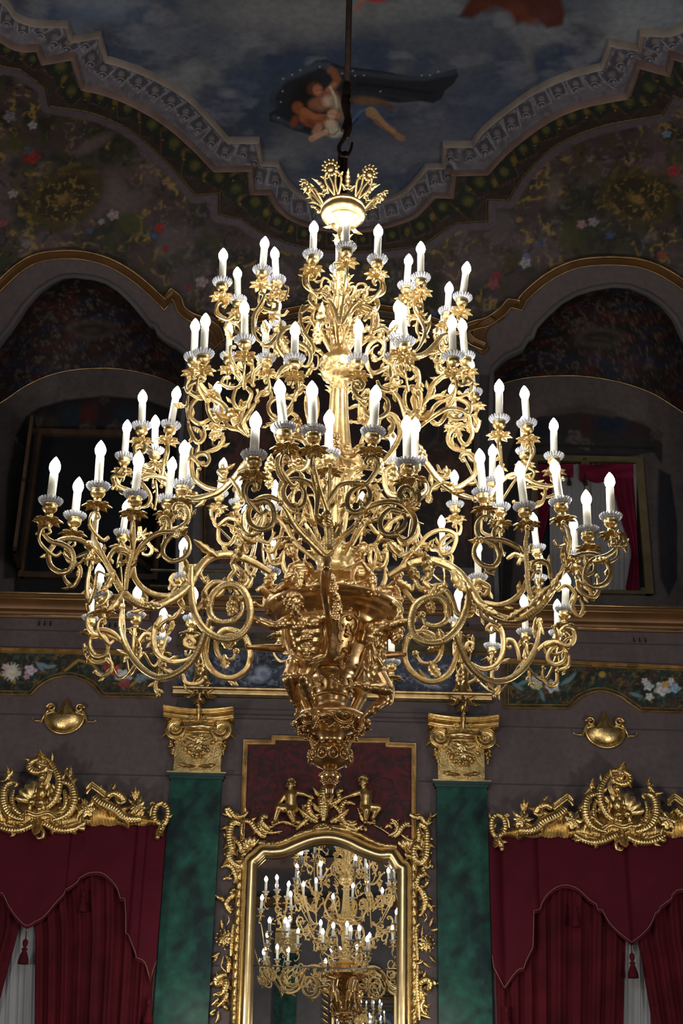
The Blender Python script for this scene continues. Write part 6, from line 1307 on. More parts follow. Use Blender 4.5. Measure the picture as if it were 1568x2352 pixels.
# the six great arms springing from the vase rim, and their clusters
TR = [
 (A, [(1570,600),(1450,530),(1340,492),(1230,490),(1150,530),(1090,610),(1040,690),(960,760),(850,815),(760,815),(680,780),(610,710),(560,620),(510,530),(450,460),(400,425)], 6.75, 6.3, .021, 'great_arm'),
 (A, [(430,440),(350,395),(250,385),(180,420),(145,490),(160,560),(220,600),(280,585),(305,520),(290,460),(230,420),(160,400),(110,350),(88,290),(65,262)], 6.3, 6.1, .013), (A, [(110,350),(95,300),(115,270),(150,275),(160,300),(145,310)], 6.1, 6.1, .011), (A, [(60,265),(90,285),(95,320),(70,350)], 6.1, 6.1, .008),
 (A, [(560,620),(490,480),(440,380),(440,300),(460,190)], 6.3, 6.2, .011), (A, [(640,720),(650,600),(680,480),(690,350),(690,250)], 6.3, 6.2, .013), (A, [(660,640),(700,500),(760,410),(850,350),(950,340),(1020,340)], 6.3, 6.2, .012),
 (A, [(960,330),(1030,280),(1045,220),(1010,170),(960,170),(950,210),(975,245)], 6.25, 6.2, .012), (A, [(1000,350),(930,370),(885,430),(885,490),(940,530),(1010,510),(1050,450),(1040,380),(1000,350)], 6.22, 6.22, .0115), (A, [(920,345),(925,290),(900,250),(865,260),(870,290)], 6.3, 6.3, .011),
 (A, [(700,560),(650,470),(590,450),(540,490),(525,560),(560,600)], 6.35, 6.3, .012), (A, [(600,470),(650,490),(650,530),(610,530),(610,500)], 6.3, 6.3, .009), (A, [(690,560),(700,640),(760,710),(850,750),(950,745),(1030,690),(1060,650)], 6.5, 6.6, .015),
 (A, [(330,500),(420,470),(480,500)], 6.7, 6.4, .012), (A, [(240,470),(280,530),(340,560),(345,620),(300,690),(245,640),(250,590)], 6.5, 6.6, .011), (A, [(400,560),(410,500),(430,440)], 6.5, 6.4, .01), (A, [(410,560),(390,700),(400,800),(440,700),(460,600),(520,620)], 6.8, 6.6, .011),
 (A, [(720,400),(730,310),(740,350),(790,420),(810,450),(790,490),(750,480),(760,450)], 6.9, 6.9, .011), (A, [(670,440),(730,370),(800,350)], 6.9, 6.9, .01),
 (A, [(1060,560),(1060,700),(1080,850),(1150,970),(1270,1030),(1380,1000),(1440,900),(1430,780),(1380,700),(1300,680),(1220,720),(1180,800),(1190,880),(1250,920),(1330,910),(1390,850),(1385,770)], 6.55, 6.6, .0185, 'ring_scroll'),
 (A, [(980,790),(1020,830),(1090,840),(1140,790),(1150,720),(1200,670),(1270,665),(1300,690)], 6.6, 6.6, .014), (A, [(1320,540),(1340,590),(1310,640),(1360,700),(1420,660),(1380,590),(1330,540)], 6.6, 6.65, .014),
 (A, [(1270,640),(1330,690),(1420,700),(1460,620)], 6.7, 6.7, .013), (A, [(1130,560),(1120,610),(1150,660)], 6.6, 6.6, .01),
 (A, [(1200,950),(1150,1050),(1160,1170),(1230,1260),(1330,1280),(1420,1220),(1440,1120),(1400,1010),(1300,970),(1240,1000),(1220,1080),(1250,1150),(1320,1160),(1350,1110)], 7.1, 7.2, .0165, 'ring_scroll'),
 (A, [(1180,900),(1150,1000),(1100,1120),(1040,1200),(950,1260),(860,1280),(770,1240),(700,1170),(650,1090),(620,1010),(605,930),(615,820)], 7.0, 7.5, .018, 'great_arm'),
 (A, [(870,880),(830,960),(820,1050),(850,1130),(930,1175),(1030,1165),(1090,1120)], 7.3, 7.2, .015), (A, [(1000,830),(960,890),(900,910),(860,950),(875,980),(900,960)], 7.2, 7.3, .011), (A, [(930,900),(945,940),(925,970),(905,950)], 7.3, 7.3, .011),
 (A, [(620,1050),(560,990),(480,970),(420,1010),(410,1080),(450,1140),(510,1130),(525,1060),(490,1010),(440,1000),(400,950),(395,890),(430,870),(480,880),(490,920)], 7.4, 7.3, .0135), (A, [(610,1040),(550,1020),(500,1000),(440,1020)], 7.4, 7.4, .012), (A, [(370,1060),(390,1130),(440,1180),(500,1170),(520,1120)], 7.4, 7.4, .012), (A, [(400,850),(395,780),(430,740)], 7.4, 7.3, .01),
 (A, [(510,1150),(550,1190),(540,1240),(490,1265),(440,1240)], 7.5, 7.5, .0115), (A, [(690,1110),(690,1040),(700,950)], 7.5, 7.5, .011), (A, [(720,1150),(720,1060),(760,1000),(800,1000),(800,1030),(780,1030)], 7.5, 7.5, .012), (A, [(870,1270),(860,1180),(880,1100)], 7.5, 7.6, .011),
 (A, [(1090,1090),(1050,1080),(1020,1050),(1050,1020),(1080,1050),(1060,1070)], 7.4, 7.4, .014), (A, [(850,1270),(830,1330),(850,1390)], 7.5, 7.5, .012), (A, [(1000,1240),(1030,1310),(1100,1320),(1150,1280)], 7.6, 7.6, .011), (A, [(950,610),(930,650),(960,690),(1000,680),(990,650),(970,660)], 6.8, 6.8, .012), (A, [(1000,690),(1050,640),(1090,600)], 6.8, 6.7, .012),
 (A, [(450,730),(500,710),(530,740),(500,800),(450,820)], 7.2, 7.2, .01), (A, [(740,760),(760,800),(820,810)], 7.0, 7.0, .01), (A, [(1480,720),(1530,700),(1560,760),(1520,820),(1470,800)], 7.1, 7.0, .012),
 (D, [(-20,400),(100,330),(230,300),(330,320),(430,380),(500,470),(560,570),(640,640),(740,680),(840,670),(930,610),(1000,540),(1060,440),(1110,340),(1160,290)], 6.75, 6.3, .021, 'great_arm'),
 (D, [(1110,340),(1180,280),(1280,260),(1370,300),(1405,380),(1370,450),(1300,470),(1245,430),(1245,360),(1290,300),(1380,270),(1440,220),(1450,170),(1415,165),(1420,190)], 6.3, 6.25, .013), (D, [(1440,215),(1470,170),(1460,120)], 6.25, 6.25, .011), (D, [(1480,130),(1500,190),(1470,210)], 6.25, 6.25, .011),
 (D, [(870,330),(850,250),(780,200),(700,170),(600,165),(540,200),(530,270),(580,330),(650,340),(690,280),(670,210),(620,180),(560,150),(540,80),(580,20),(640,20),(640,50)], 6.4, 6.4, .013), (D, [(660,180),(650,120),(680,90),(710,110)], 6.4, 6.4, .011), (D, [(600,335),(610,370),(650,390)], 6.4, 6.4, .007),
 (D, [(930,600),(880,480),(870,350),(860,200),(870,90)], 6.35, 6.25, .013), (D, [(1040,500),(1100,350),(1140,200),(1130,110),(1100,60)], 6.35, 6.25, .012), (D, [(1020,420),(1010,340),(960,305),(910,320),(900,360),(940,375)], 6.35, 6.35, .012), (D, [(590,570),(680,590),(770,560),(840,490),(870,400)], 6.6, 6.5, .015),
 (D, [(1190,430),(1210,500),(1290,540),(1330,490),(1320,400)], 6.7, 6.7, .0115), (D, [(1060,500),(1120,460),(1180,520),(1160,600),(1200,660),(1230,600),(1200,540)], 6.9, 6.9, .0115), (D, [(740,290),(790,260),(840,280),(850,250)], 6.9, 6.9, .012), (D, [(810,330),(820,300),(860,260)], 6.9, 6.9, .011), (D, [(1180,430),(1260,470),(1290,550)], 6.8, 6.8, .01), (D, [(920,470),(880,520),(900,570)], 6.8, 6.6, .01),
 (D, [(500,480),(480,600),(430,720),(340,810),(240,830),(150,790),(120,700),(150,590),(230,540),(310,540),(360,600),(350,680),(290,720),(220,710),(190,650)], 6.55, 6.6, .0185, 'ring_scroll'), (D, [(300,490),(350,500),(390,560),(420,640),(490,660),(540,610)], 6.6, 6.6, .014), (D, [(270,520),(300,490),(280,470)], 6.6, 6.6, .012),
 (D, [(220,310),(240,400),(210,440),(270,480),(340,460)], 6.65, 6.6, .015), (D, [(140,400),(170,470),(220,500)], 6.7, 6.7, .013), (D, [(60,470),(110,530),(150,590)], 6.8, 6.7, .013), (D, [(0,560),(60,620),(20,680)], 6.7, 6.7, .013),
 (D, [(440,760),(420,900),(370,1020),(280,1080),(180,1060),(100,980),(80,880),(110,790),(190,760),(270,790),(320,860),(280,950),(200,960),(150,900)], 7.1, 7.2, .0165, 'ring_scroll'),
 (D, [(400,760),(470,930),(540,1020),(630,1075),(740,1070),(830,1010),(890,930),(930,850),(945,760),(950,690)], 7.0, 7.5, .018, 'great_arm'), (D, [(500,960),(580,1000),(660,980),(710,900),(715,800),(690,730),(640,710),(610,740),(640,765),(660,745)], 7.2, 7.3, .0145), (D, [(560,600),(580,660),(640,690),(690,720)], 7.1, 7.2, .011),
 (D, [(930,880),(1000,830),(1080,840),(1120,890),(1100,950),(1040,970),(1000,920),(1030,860),(1100,830),(1130,800),(1170,790)], 7.4, 7.4, .0135), (D, [(960,860),(1050,825),(1130,850),(1175,800),(1160,740),(1110,730),(1080,760),(1105,780)], 7.4, 7.3, .0135), (D, [(1140,900),(1130,980),(1060,1010)], 7.4, 7.4, .011), (D, [(1060,1010),(1060,1080),(1020,1110),(970,1050),(975,990)], 7.5, 7.5, .0115),
 (D, [(820,950),(810,880),(780,820),(740,810),(730,850),(760,860)], 7.5, 7.5, .012), (D, [(640,1060),(650,970),(640,900)], 7.5, 7.6, .011), (D, [(870,960),(870,900),(865,820)], 7.5, 7.5, .011), (D, [(680,1075),(690,1130),(660,1175)], 7.5, 7.5, .011), (D, [(880,1010),(890,1080),(885,1100)], 7.5, 7.5, .009), (D, [(510,880),(520,840),(490,830),(480,860),(500,880)], 7.4, 7.4, .012), (D, [(510,480),(560,440),(620,470),(600,520),(560,510)], 6.8, 6.8, .013), (D, [(490,1090),(540,1060),(530,1020)], 7.6, 7.6, .01), (D, [(1060,800),(1060,760),(1050,720)], 7.4, 7.3, .01),
 # front branch
 (B, [(1540,1900),(1480,1880),(1350,1750),(1250,1650),(1180,1560),(1120,1450),(1060,1370)], 5.85, 5.65, .014, 'great_arm'), (B, [(1060,1370),(1040,1345),(950,1310),(850,1330),(770,1400),(740,1500),(780,1600),(880,1640),(970,1600),(1000,1500),(970,1400),(900,1350),(800,1370),(720,1340),(690,1250),(720,1180),(790,1160),(850,1190),(840,1240),(800,1235)], 5.7, 5.6, .0125),
 (B, [(870,1400),(900,1500),(870,1620),(780,1690),(700,1640),(690,1500),(740,1420)], 6.0, 6.0, .0125), (B, [(1420,1500),(1430,1300),(1380,1200),(1290,1150),(1190,1140),(1110,1190),(1090,1280),(1130,1370),(1210,1430),(1290,1390),(1310,1280),(1270,1190)], 5.7, 5.7, .0125), (B, [(1190,1140),(1090,1130),(1040,1050),(1030,950),(1070,890),(1140,890),(1155,940),(1110,960)], 5.7, 5.65, .0125),
 (B, [(1540,1480),(1450,1200),(1400,1000),(1385,880)], 5.75, 5.6, .009), (B, [(1560,1840),(1550,1650),(1530,1500)], 5.8, 5.75, .024, 'great_arm'), (B, [(1500,1880),(1380,1700),(1300,1560)], 5.85, 5.9, .011),
 (C, [(-60,1900),(0,1880),(100,1730),(240,1600),(340,1450),(430,1390),(560,1360),(700,1380),(790,1450),(840,1560),(800,1700),(720,1750),(650,1690)], 5.85, 5.7, .013, 'great_arm'), (C, [(760,1480),(700,1460),(600,1440),(520,1500),(490,1580),(520,1670),(600,1690),(700,1640),(745,1560),(720,1470)], 5.7, 5.7, .0125), (C, [(740,1400),(820,1330),(800,1250),(730,1220),(680,1280),(700,1340),(760,1330)], 5.7, 5.65, .0135),
 (C, [(-60,1400),(0,1320),(100,1190),(250,1170),(350,1180),(420,1100),(470,1000),(440,920),(370,920),(340,970),(380,1010)], 5.75, 5.65, .011), (C, [(350,1190),(240,1230),(170,1310),(170,1420),(240,1470),(330,1420),(390,1330),(370,1230),(310,1180)], 5.72, 5.7, .0125), (C, [(-20,1650),(-25,1480),(-15,1200),(-10,1000)], 5.8, 5.7, .011), (C, [(870,1390),(880,1300),(830,1250)], 5.7, 5.7, .01), (C, [(180,1540),(240,1500),(300,1520),(260,1600)], 5.8, 5.8, .009), (C, [(850,1230),(870,1300),(830,1370)], 5.75, 5.75, .011),
 # middle tier, left
 (B, [(760,900),(720,960),(620,1100),(480,1240),(350,1300),(200,1330),(50,1290)], 6.8, 7.0, .018, 'great_arm'), (B, [(480,1240),(400,1240),(300,1210),(200,1120),(172,980),(220,900),(310,880),(350,930),(320,1000),(290,980)], 6.95, 6.95, .014), (B, [(310,870),(440,820),(490,740),(460,680),(390,670),(360,710),(395,730)], 7.2, 7.2, .0135), (B, [(180,820),(170,900),(230,960),(250,1030)], 6.9, 6.9, .011), (B, [(560,1120),(640,1240),(670,1360)], 6.8, 6.8, .012), (B, [(510,1130),(450,1060),(520,1050),(500,1090)], 6.9, 6.9, .016), (B, [(640,1060),(740,1030),(830,1040)], 6.8, 6.7, .012),
 (B, [(480,500),(470,400),(430,280),(360,250),(330,350),(350,480),(420,580),(470,540)], 6.9, 6.8, .012), (B, [(350,540),(250,580),(170,520),(160,420),(230,330),(330,320),(420,380)], 7.0, 6.9, .0125), (B, [(140,580),(180,700),(240,770),(300,710),(300,600)], 7.0, 7.0, .0125), (B, [(750,710),(640,590),(560,480),(480,380),(350,300),(250,200),(230,120)], 6.85, 6.8, .014), (B, [(700,200),(770,280),(720,400),(640,430),(590,350),(620,230),(700,180)], 6.8, 6.7, .012), (B, [(640,600),(600,520),(560,480)], 6.85, 6.8, .03, 'horn_socket'), (B, [(740,700),(650,640),(560,620),(480,540)], 6.85, 6.9, .013), (B, [(690,440),(670,500),(690,600),(740,690)], 6.8, 6.85, .009),
 (B, [(1180,380),(1160,460),(1090,520),(1010,530),(950,460),(950,380),(1010,330),(1100,320),(1200,340)], 6.6, 6.6, .012), (B, [(140,300),(130,420),(140,560)], 7.0, 7.0, .008), (B, [(150,90),(140,230),(230,290),(320,270)], 7.0, 6.9, .011), (B, [(810,350),(870,270),(960,260)], 6.7, 6.7, .011), (B, [(1180,150),(1270,200),(1260,270),(1180,300),(1120,290)], 6.6, 6.6, .011), (B, [(740,680),(700,560),(760,450),(830,350)], 6.8, 6.7, .013), (B, [(1110,560),(930,590),(1000,570)], 6.7, 6.7, .01),
 (B, [(380,1530),(370,1450),(440,1420),(470,1460),(440,1490)], 7.4, 7.4, .012), (B, [(380,1520),(430,1600),(540,1530),(640,1560),(660,1650)], 7.4, 7.3, .012), (B, [(440,1620),(450,1750),(540,1790),(610,1700),(590,1620),(500,1580)], 7.4, 7.4, .0125), (B, [(600,1650),(700,1760),(840,1740),(950,1800)], 7.4, 7.2, .013), (B, [(500,1790),(530,1870),(600,1900)], 7.4, 7.4, .011), (B, [(740,1900),(720,2000),(770,2090),(820,2010),(800,1920)], 7.3, 7.3, .011), (B, [(930,1850),(980,1980),(1060,1970),(1070,1900)], 7.2, 7.2, .011), (B, [(640,1500),(690,1600),(720,1700)], 7.4, 7.3, .01), (B, [(1100,1560),(1050,1750),(980,1860),(900,1830)], 7.0, 7.1, .012), (B, [(900,1020),(1000,1010),(1060,1040)], 6.7, 6.7, .01), (B, [(1200,720),(1300,760),(1340,850),(1330,980),(1260,1050),(1160,1000)], 6.4, 6.4, .012),
 # middle tier, right
 (C, [(830,860),(900,930),(960,990),(1060,1120),(1180,1220),(1300,1290),(1440,1330)], 6.8, 7.0, .018, 'great_arm'), (C, [(1100,1240),(1200,1225),(1280,1210),(1420,1110),(1450,980),(1400,890),(1320,880),(1290,920),(1320,940)], 6.95, 6.95, .014), (C, [(960,1350),(1000,1230),(1100,1170),(1200,1180)], 6.9, 6.9, .013), (C, [(1400,850),(1330,850),(1220,820),(1170,740),(1200,640),(1290,580),(1350,600)], 7.2, 7.2, .0135), (C, [(1270,620),(1290,740),(1350,790),(1410,700),(1390,600),(1340,540)], 7.1, 7.1, .0125), (C, [(1340,480),(1380,500),(1400,600),(1450,650),(1475,570),(1430,500),(1380,510)], 7.1, 7.1, .012), (C, [(1000,1060),(1090,1110),(1170,1110),(1180,1050),(1140,1050)], 6.9, 6.9, .013), (C, [(1060,990),(1100,1060),(1160,1080)], 7.0, 7.0, .008),
 (C, [(700,640),(760,540),(860,430),(960,330),(1010,200),(1080,120),(1150,80)], 6.85, 6.7, .014), (C, [(820,540),(870,470),(890,430)], 6.85, 6.8, .03, 'horn_socket'), (C, [(880,440),(900,300),(860,230),(800,210),(740,280),(750,420),(810,480),(850,400),(830,290),(790,220)], 6.75, 6.75, .012), (C, [(1170,330),(1150,480),(1080,580),(1010,560),(1010,450),(1080,370),(1170,330),(1240,240),(1240,150)], 6.9, 6.9, .0125), (C, [(860,640),(960,550),(1080,470),(1170,430),(1290,440),(1370,480),(1390,400),(1300,340),(1230,340),(1160,420),(1200,520),(1310,530),(1380,470)], 6.85, 6.95, .013), (C, [(1250,130),(1330,110),(1400,160),(1400,240),(1340,290),(1280,270)], 6.9, 6.9, .0125), (C, [(960,330),(1060,300),(1160,300)], 6.9, 6.9, .011),
 (C, [(500,230),(600,240),(680,330),(720,440),(740,560)], 6.6, 6.7, .013), (C, [(400,280),(340,340),(340,450),(410,520),(510,510),(570,440),(560,340),(480,290)], 6.6, 6.6, .0125), (C, [(570,520),(620,580),(600,660),(560,720)], 6.7, 6.7, .013), (C, [(210,220),(270,310),(330,350)], 6.5, 6.5, .012), (C, [(220,150),(280,140),(320,190),(290,240),(240,210),(260,180)], 6.5, 6.5, .012), (C, [(590,0),(600,120),(640,220),(600,240)], 6.6, 6.6, .013), (C, [(800,0),(870,60),(880,160),(840,240)], 6.7, 6.7, .012), (C, [(460,150),(500,230),(600,250),(700,160)], 6.6, 6.6, .011), (C, [(180,430),(260,400),(310,470),(290,560),(200,560)], 6.9, 6.9, .011), (C, [(620,1000),(540,1060),(540,1200),(600,1300),(700,1310)], 6.4, 6.4, .013), (C, [(930,1130),(960,1240),(880,1310),(840,1250)], 6.6, 6.6, .012),
 (C, [(830,1850),(900,1770),(960,1700),(1060,1650),(1160,1650),(1240,1690),(1250,1750),(1200,1860),(1120,1890),(1085,1830),(1120,1740),(1200,1690),(1280,1680),(1300,1600),(1250,1570),(1230,1600)], 7.3, 7.4, .0125), (C, [(800,1840),(900,1790),(1010,1800),(1070,1830)], 7.3, 7.4, .013), (C, [(1180,1880),(1210,1920),(1200,1980),(1150,2000)], 7.4, 7.4, .011), (C, [(560,1770),(620,1850),(700,1900),(800,1860)], 7.0, 7.2, .012), (C, [(400,1830),(390,1930),(440,2020),(530,2000),(560,1900),(540,1800)], 6.9, 6.9, .0125), (C, [(700,2000),(760,1920),(830,1880),(950,1900)], 7.2, 7.2, .011), (C, [(480,1450),(520,1380),(600,1400)], 6.2, 6.2, .01), (C, [(420,1820),(480,1880),(560,1860)], 6.9, 6.9, .009),
 # left and right middle-height clusters
 (E, [(1480,870),(1400,900),(1300,860),(1180,850),(1060,900)], 7.2, 7.15, .0125), (E, [(1340,930),(1230,830),(1150,770)], 7.2, 7.2, .013), (E, [(1060,970),(950,930),(900,870),(930,840),(990,850),(1000,810)], 7.15, 7.1, .0125), (E, [(900,870),(920,920),(900,945)], 7.1, 7.1, .009), (E, [(1110,880),(1200,1000),(1180,1080),(1110,1100)], 7.2, 7.2, .0125), (E, [(1340,600),(1310,750),(1290,930)], 7.15, 7.2, .01), (E, [(1245,880),(1255,1000),(1240,1110)], 7.2, 7.2, .008), (E, [(1090,700),(1075,620),(1100,590),(1160,600),(1150,660),(1110,650)], 7.1, 7.1, .012), (E, [(1080,680),(1130,740),(1150,800)], 7.1, 7.2, .011), (E, [(1230,760),(1180,780),(1120,850)], 7.2, 7.2, .01), (E, [(1140,900),(1160,960),(1130,1000)], 7.2, 7.2, .009),
 (F, [(180,960),(270,830),(360,770),(440,790),(540,840),(650,850),(720,800)], 7.2, 7.1, .0125), (F, [(590,860),(590,920),(560,980),(500,1000),(440,985),(370,965)], 7.15, 7.15, .0105), (F, [(440,860),(520,855),(600,870)], 7.15, 7.15, .01), (F, [(270,560),(280,700),(290,790)], 7.15, 7.2, .011), (F, [(490,540),(515,610),(470,700),(515,760),(470,840)], 7.15, 7.2, .008), (F, [(470,600),(460,560),(490,550)], 7.15, 7.15, .012), (F, [(400,730),(430,780),(480,790)], 7.2, 7.2, .011), (F, [(370,965),(400,980)], 7.2, 7.2, .007),
 # upper tiers, left
 (G, [(500,990),(520,940),(470,920),(425,980),(450,1060),(550,1120),(640,1160),(670,1230),(620,1290),(550,1270),(510,1190),(540,1120),(620,1130)], 6.95, 6.9, .0115), (G, [(430,1060),(470,1100),(520,1120)], 6.95, 6.95, .007), (G, [(850,840),(900,870),(860,960),(800,1060),(790,1180),(810,1280),(880,1350)], 6.9, 6.8, .0115), (G, [(975,930),(1030,950),(1010,1020),(930,1010),(870,970)], 6.9, 6.9, .0115), (G, [(970,960),(940,940),(960,910)], 6.9, 6.9, .011), (G, [(900,980),(830,1060),(810,1180),(870,1260)], 6.9, 6.85, .008), (G, [(940,1000),(990,1080),(970,1120)], 6.95, 6.95, .011), (G, [(1100,760),(1140,800),(1110,890),(1060,920)], 6.95, 6.95, .006),
 (G, [(1320,700),(1390,700),(1410,660),(1350,640),(1300,690),(1310,770),(1400,830),(1500,840),(1568,900)], 6.75, 6.75, .011), (G, [(1480,990),(1400,970),(1355,900),(1390,830),(1470,830),(1540,890)], 6.8, 6.75, .011), (G, [(1290,960),(1260,1080),(1300,1230),(1400,1380),(1450,1420)], 6.8, 6.85, .012), (G, [(1270,1040),(1350,970),(1450,980),(1500,1060)], 6.8, 6.8, .0125), (G, [(1290,1230),(1380,1360),(1390,1440),(1330,1400),(1300,1330)], 6.75, 6.75, .009),
 (G, [(880,1370),(960,1360),(1040,1270),(1120,1190),(1200,1170)], 6.85, 6.9, .016), (G, [(1110,1490),(1050,1400),(1040,1300),(1100,1210),(1200,1180)], 6.75, 6.8, .0125), (G, [(1240,1330),(1330,1390),(1370,1480),(1330,1570),(1270,1560)], 6.7, 6.7, .012), (G, [(980,1390),(1030,1330),(1020,1430),(970,1460)], 6.8, 6.8, .011),
 (G, [(710,1590),(680,1600),(665,1550),(710,1520),(770,1550),(780,1630),(730,1680),(690,1760)], 6.7, 6.75, .0125), (G, [(700,1720),(620,1600),(560,1480),(560,1380),(600,1380)], 6.8, 6.85, .0115), (G, [(560,1560),(640,1700),(700,1740),(760,1650)], 6.8, 6.8, .008), (G, [(240,1640),(260,1740),(330,1829),(400,1860)], 6.7, 6.8, .0125), (G, [(290,1650),(300,1700),(240,1720),(160,1760),(140,1829)], 6.7, 6.75, .012), (G, [(560,1690),(500,1690),(480,1750),(560,1790),(640,1780)], 7.1, 7.0, .0115), (G, [(780,1760),(800,1640),(880,1560),(900,1600)], 6.7, 6.7, .011), (G, [(890,1680),(940,1700),(960,1829)], 6.7, 6.7, .009), (G, [(1140,1760),(1170,1700),(1240,1700),(1270,1770),(1220,1829)], 6.55, 6.55, .0125), (G, [(1020,1700),(1080,1600),(1180,1540)], 6.65, 6.7, .014), (G, [(640,1780),(720,1700),(790,1760)], 6.75, 6.75, .012),
 # upper tiers, right
 (H, [(360,760),(335,720),(390,700),(445,770),(430,840),(350,880),(250,920),(100,1050),(20,1150)], 6.75, 6.85, .011), (H, [(200,900),(215,990),(310,1030),(380,980),(370,900),(300,895)], 6.8, 6.8, .011), (H, [(210,960),(300,990),(370,1060),(360,1200),(260,1290)], 6.8, 6.85, .0125), (H, [(100,820),(130,780),(160,830),(130,900)], 6.9, 6.9, .012), (H, [(180,920),(160,860),(200,820),(250,830),(240,870)], 6.9, 6.9, .012), (H, [(240,1120),(290,1060),(350,1050)], 6.8, 6.8, .012),
 (H, [(790,950),(775,900),(745,930),(760,1030),(800,1100),(845,1200),(840,1290),(790,1390),(740,1430)], 6.9, 6.8, .0115), (H, [(895,1100),(890,1180),(830,1290),(760,1320)], 6.9, 6.9, .0115), (H, [(790,1080),(770,1200),(800,1290)], 6.9, 6.9, .009), (H, [(690,1170),(690,1120),(740,1080),(810,1080),(870,1130)], 6.9, 6.9, .0115), (H, [(670,1060),(740,1070),(800,1030)], 6.9, 6.9, .01), (H, [(800,930),(800,970),(780,960)], 6.9, 6.9, .011), (H, [(700,990),(690,960),(720,960)], 6.9, 6.9, .012),
 (H, [(700,1470),(800,1470),(880,1430),(960,1350),(1020,1280),(1100,1240)], 6.8, 6.85, .0165), (H, [(990,1320),(980,1400),(1030,1470)], 6.85, 6.85, .012), (H, [(300,1620),(265,1480),(300,1360),(380,1310),(440,1360),(400,1440)], 6.7, 6.7, .0115), (H, [(260,1550),(330,1640),(440,1600),(500,1560)], 6.7, 6.7, .012), (H, [(330,1230),(430,1190),(490,1240),(470,1300)], 6.8, 6.8, .013), (H, [(380,1190),(400,1150),(430,1180)], 6.85, 6.85, .006), (H, [(1180,1690),(1180,1740),(1230,1760),(1260,1700),(1300,1720),(1320,1790),(1290,1840)], 6.7, 6.75, .012), (H, [(1060,1640),(1000,1700),(930,1770),(900,1840)], 6.7, 6.8, .013), (H, [(1030,1640),(980,1620),(990,1560),(1040,1600)], 6.8, 6.8, .012), (H, [(730,1600),(790,1680),(790,1780),(740,1829)], 6.7, 6.7, .011), (H, [(540,1700),(500,1780),(510,1829)], 6.7, 6.7, .013), (H, [(170,1700),(230,1700),(240,1760),(180,1770),(170,1730)], 6.6, 6.6, .012), (H, [(940,1500),(990,1550),(1020,1520)], 6.85, 6.85, .013), (H, [(640,1640),(600,1580),(640,1540),(700,1600)], 6.7, 6.7, .012),
 (I, [(740,1880),(760,1700),(790,1500),(800,1290)], 6.8, 6.72, .008), (I, [(730,1880),(680,1700),(600,1590),(540,1530)], 6.8, 6.75, .011), (I, [(770,1870),(860,1700),(940,1620)], 6.8, 6.75, .011), (I, [(560,1500),(600,1470),(620,1520),(580,1560)], 6.9, 6.9, .011), (I, [(870,1600),(900,1500),(880,1480),(850,1500)], 6.9, 6.9, .012),
]
for t in TR: arm(*t[:5], **({'name': t[5]} if len(t) > 5 else {}))
ARMS.sort(key=lambda t: -t[0]); rest = MB()
for i, (_, nm, mb, m) in enumerate(ARMS):
    if i < 100: build(nm, mb, m, CH)
    else: rest.merge(mb)
build('scroll_arm', rest, gilt, CH, kind='stuff')
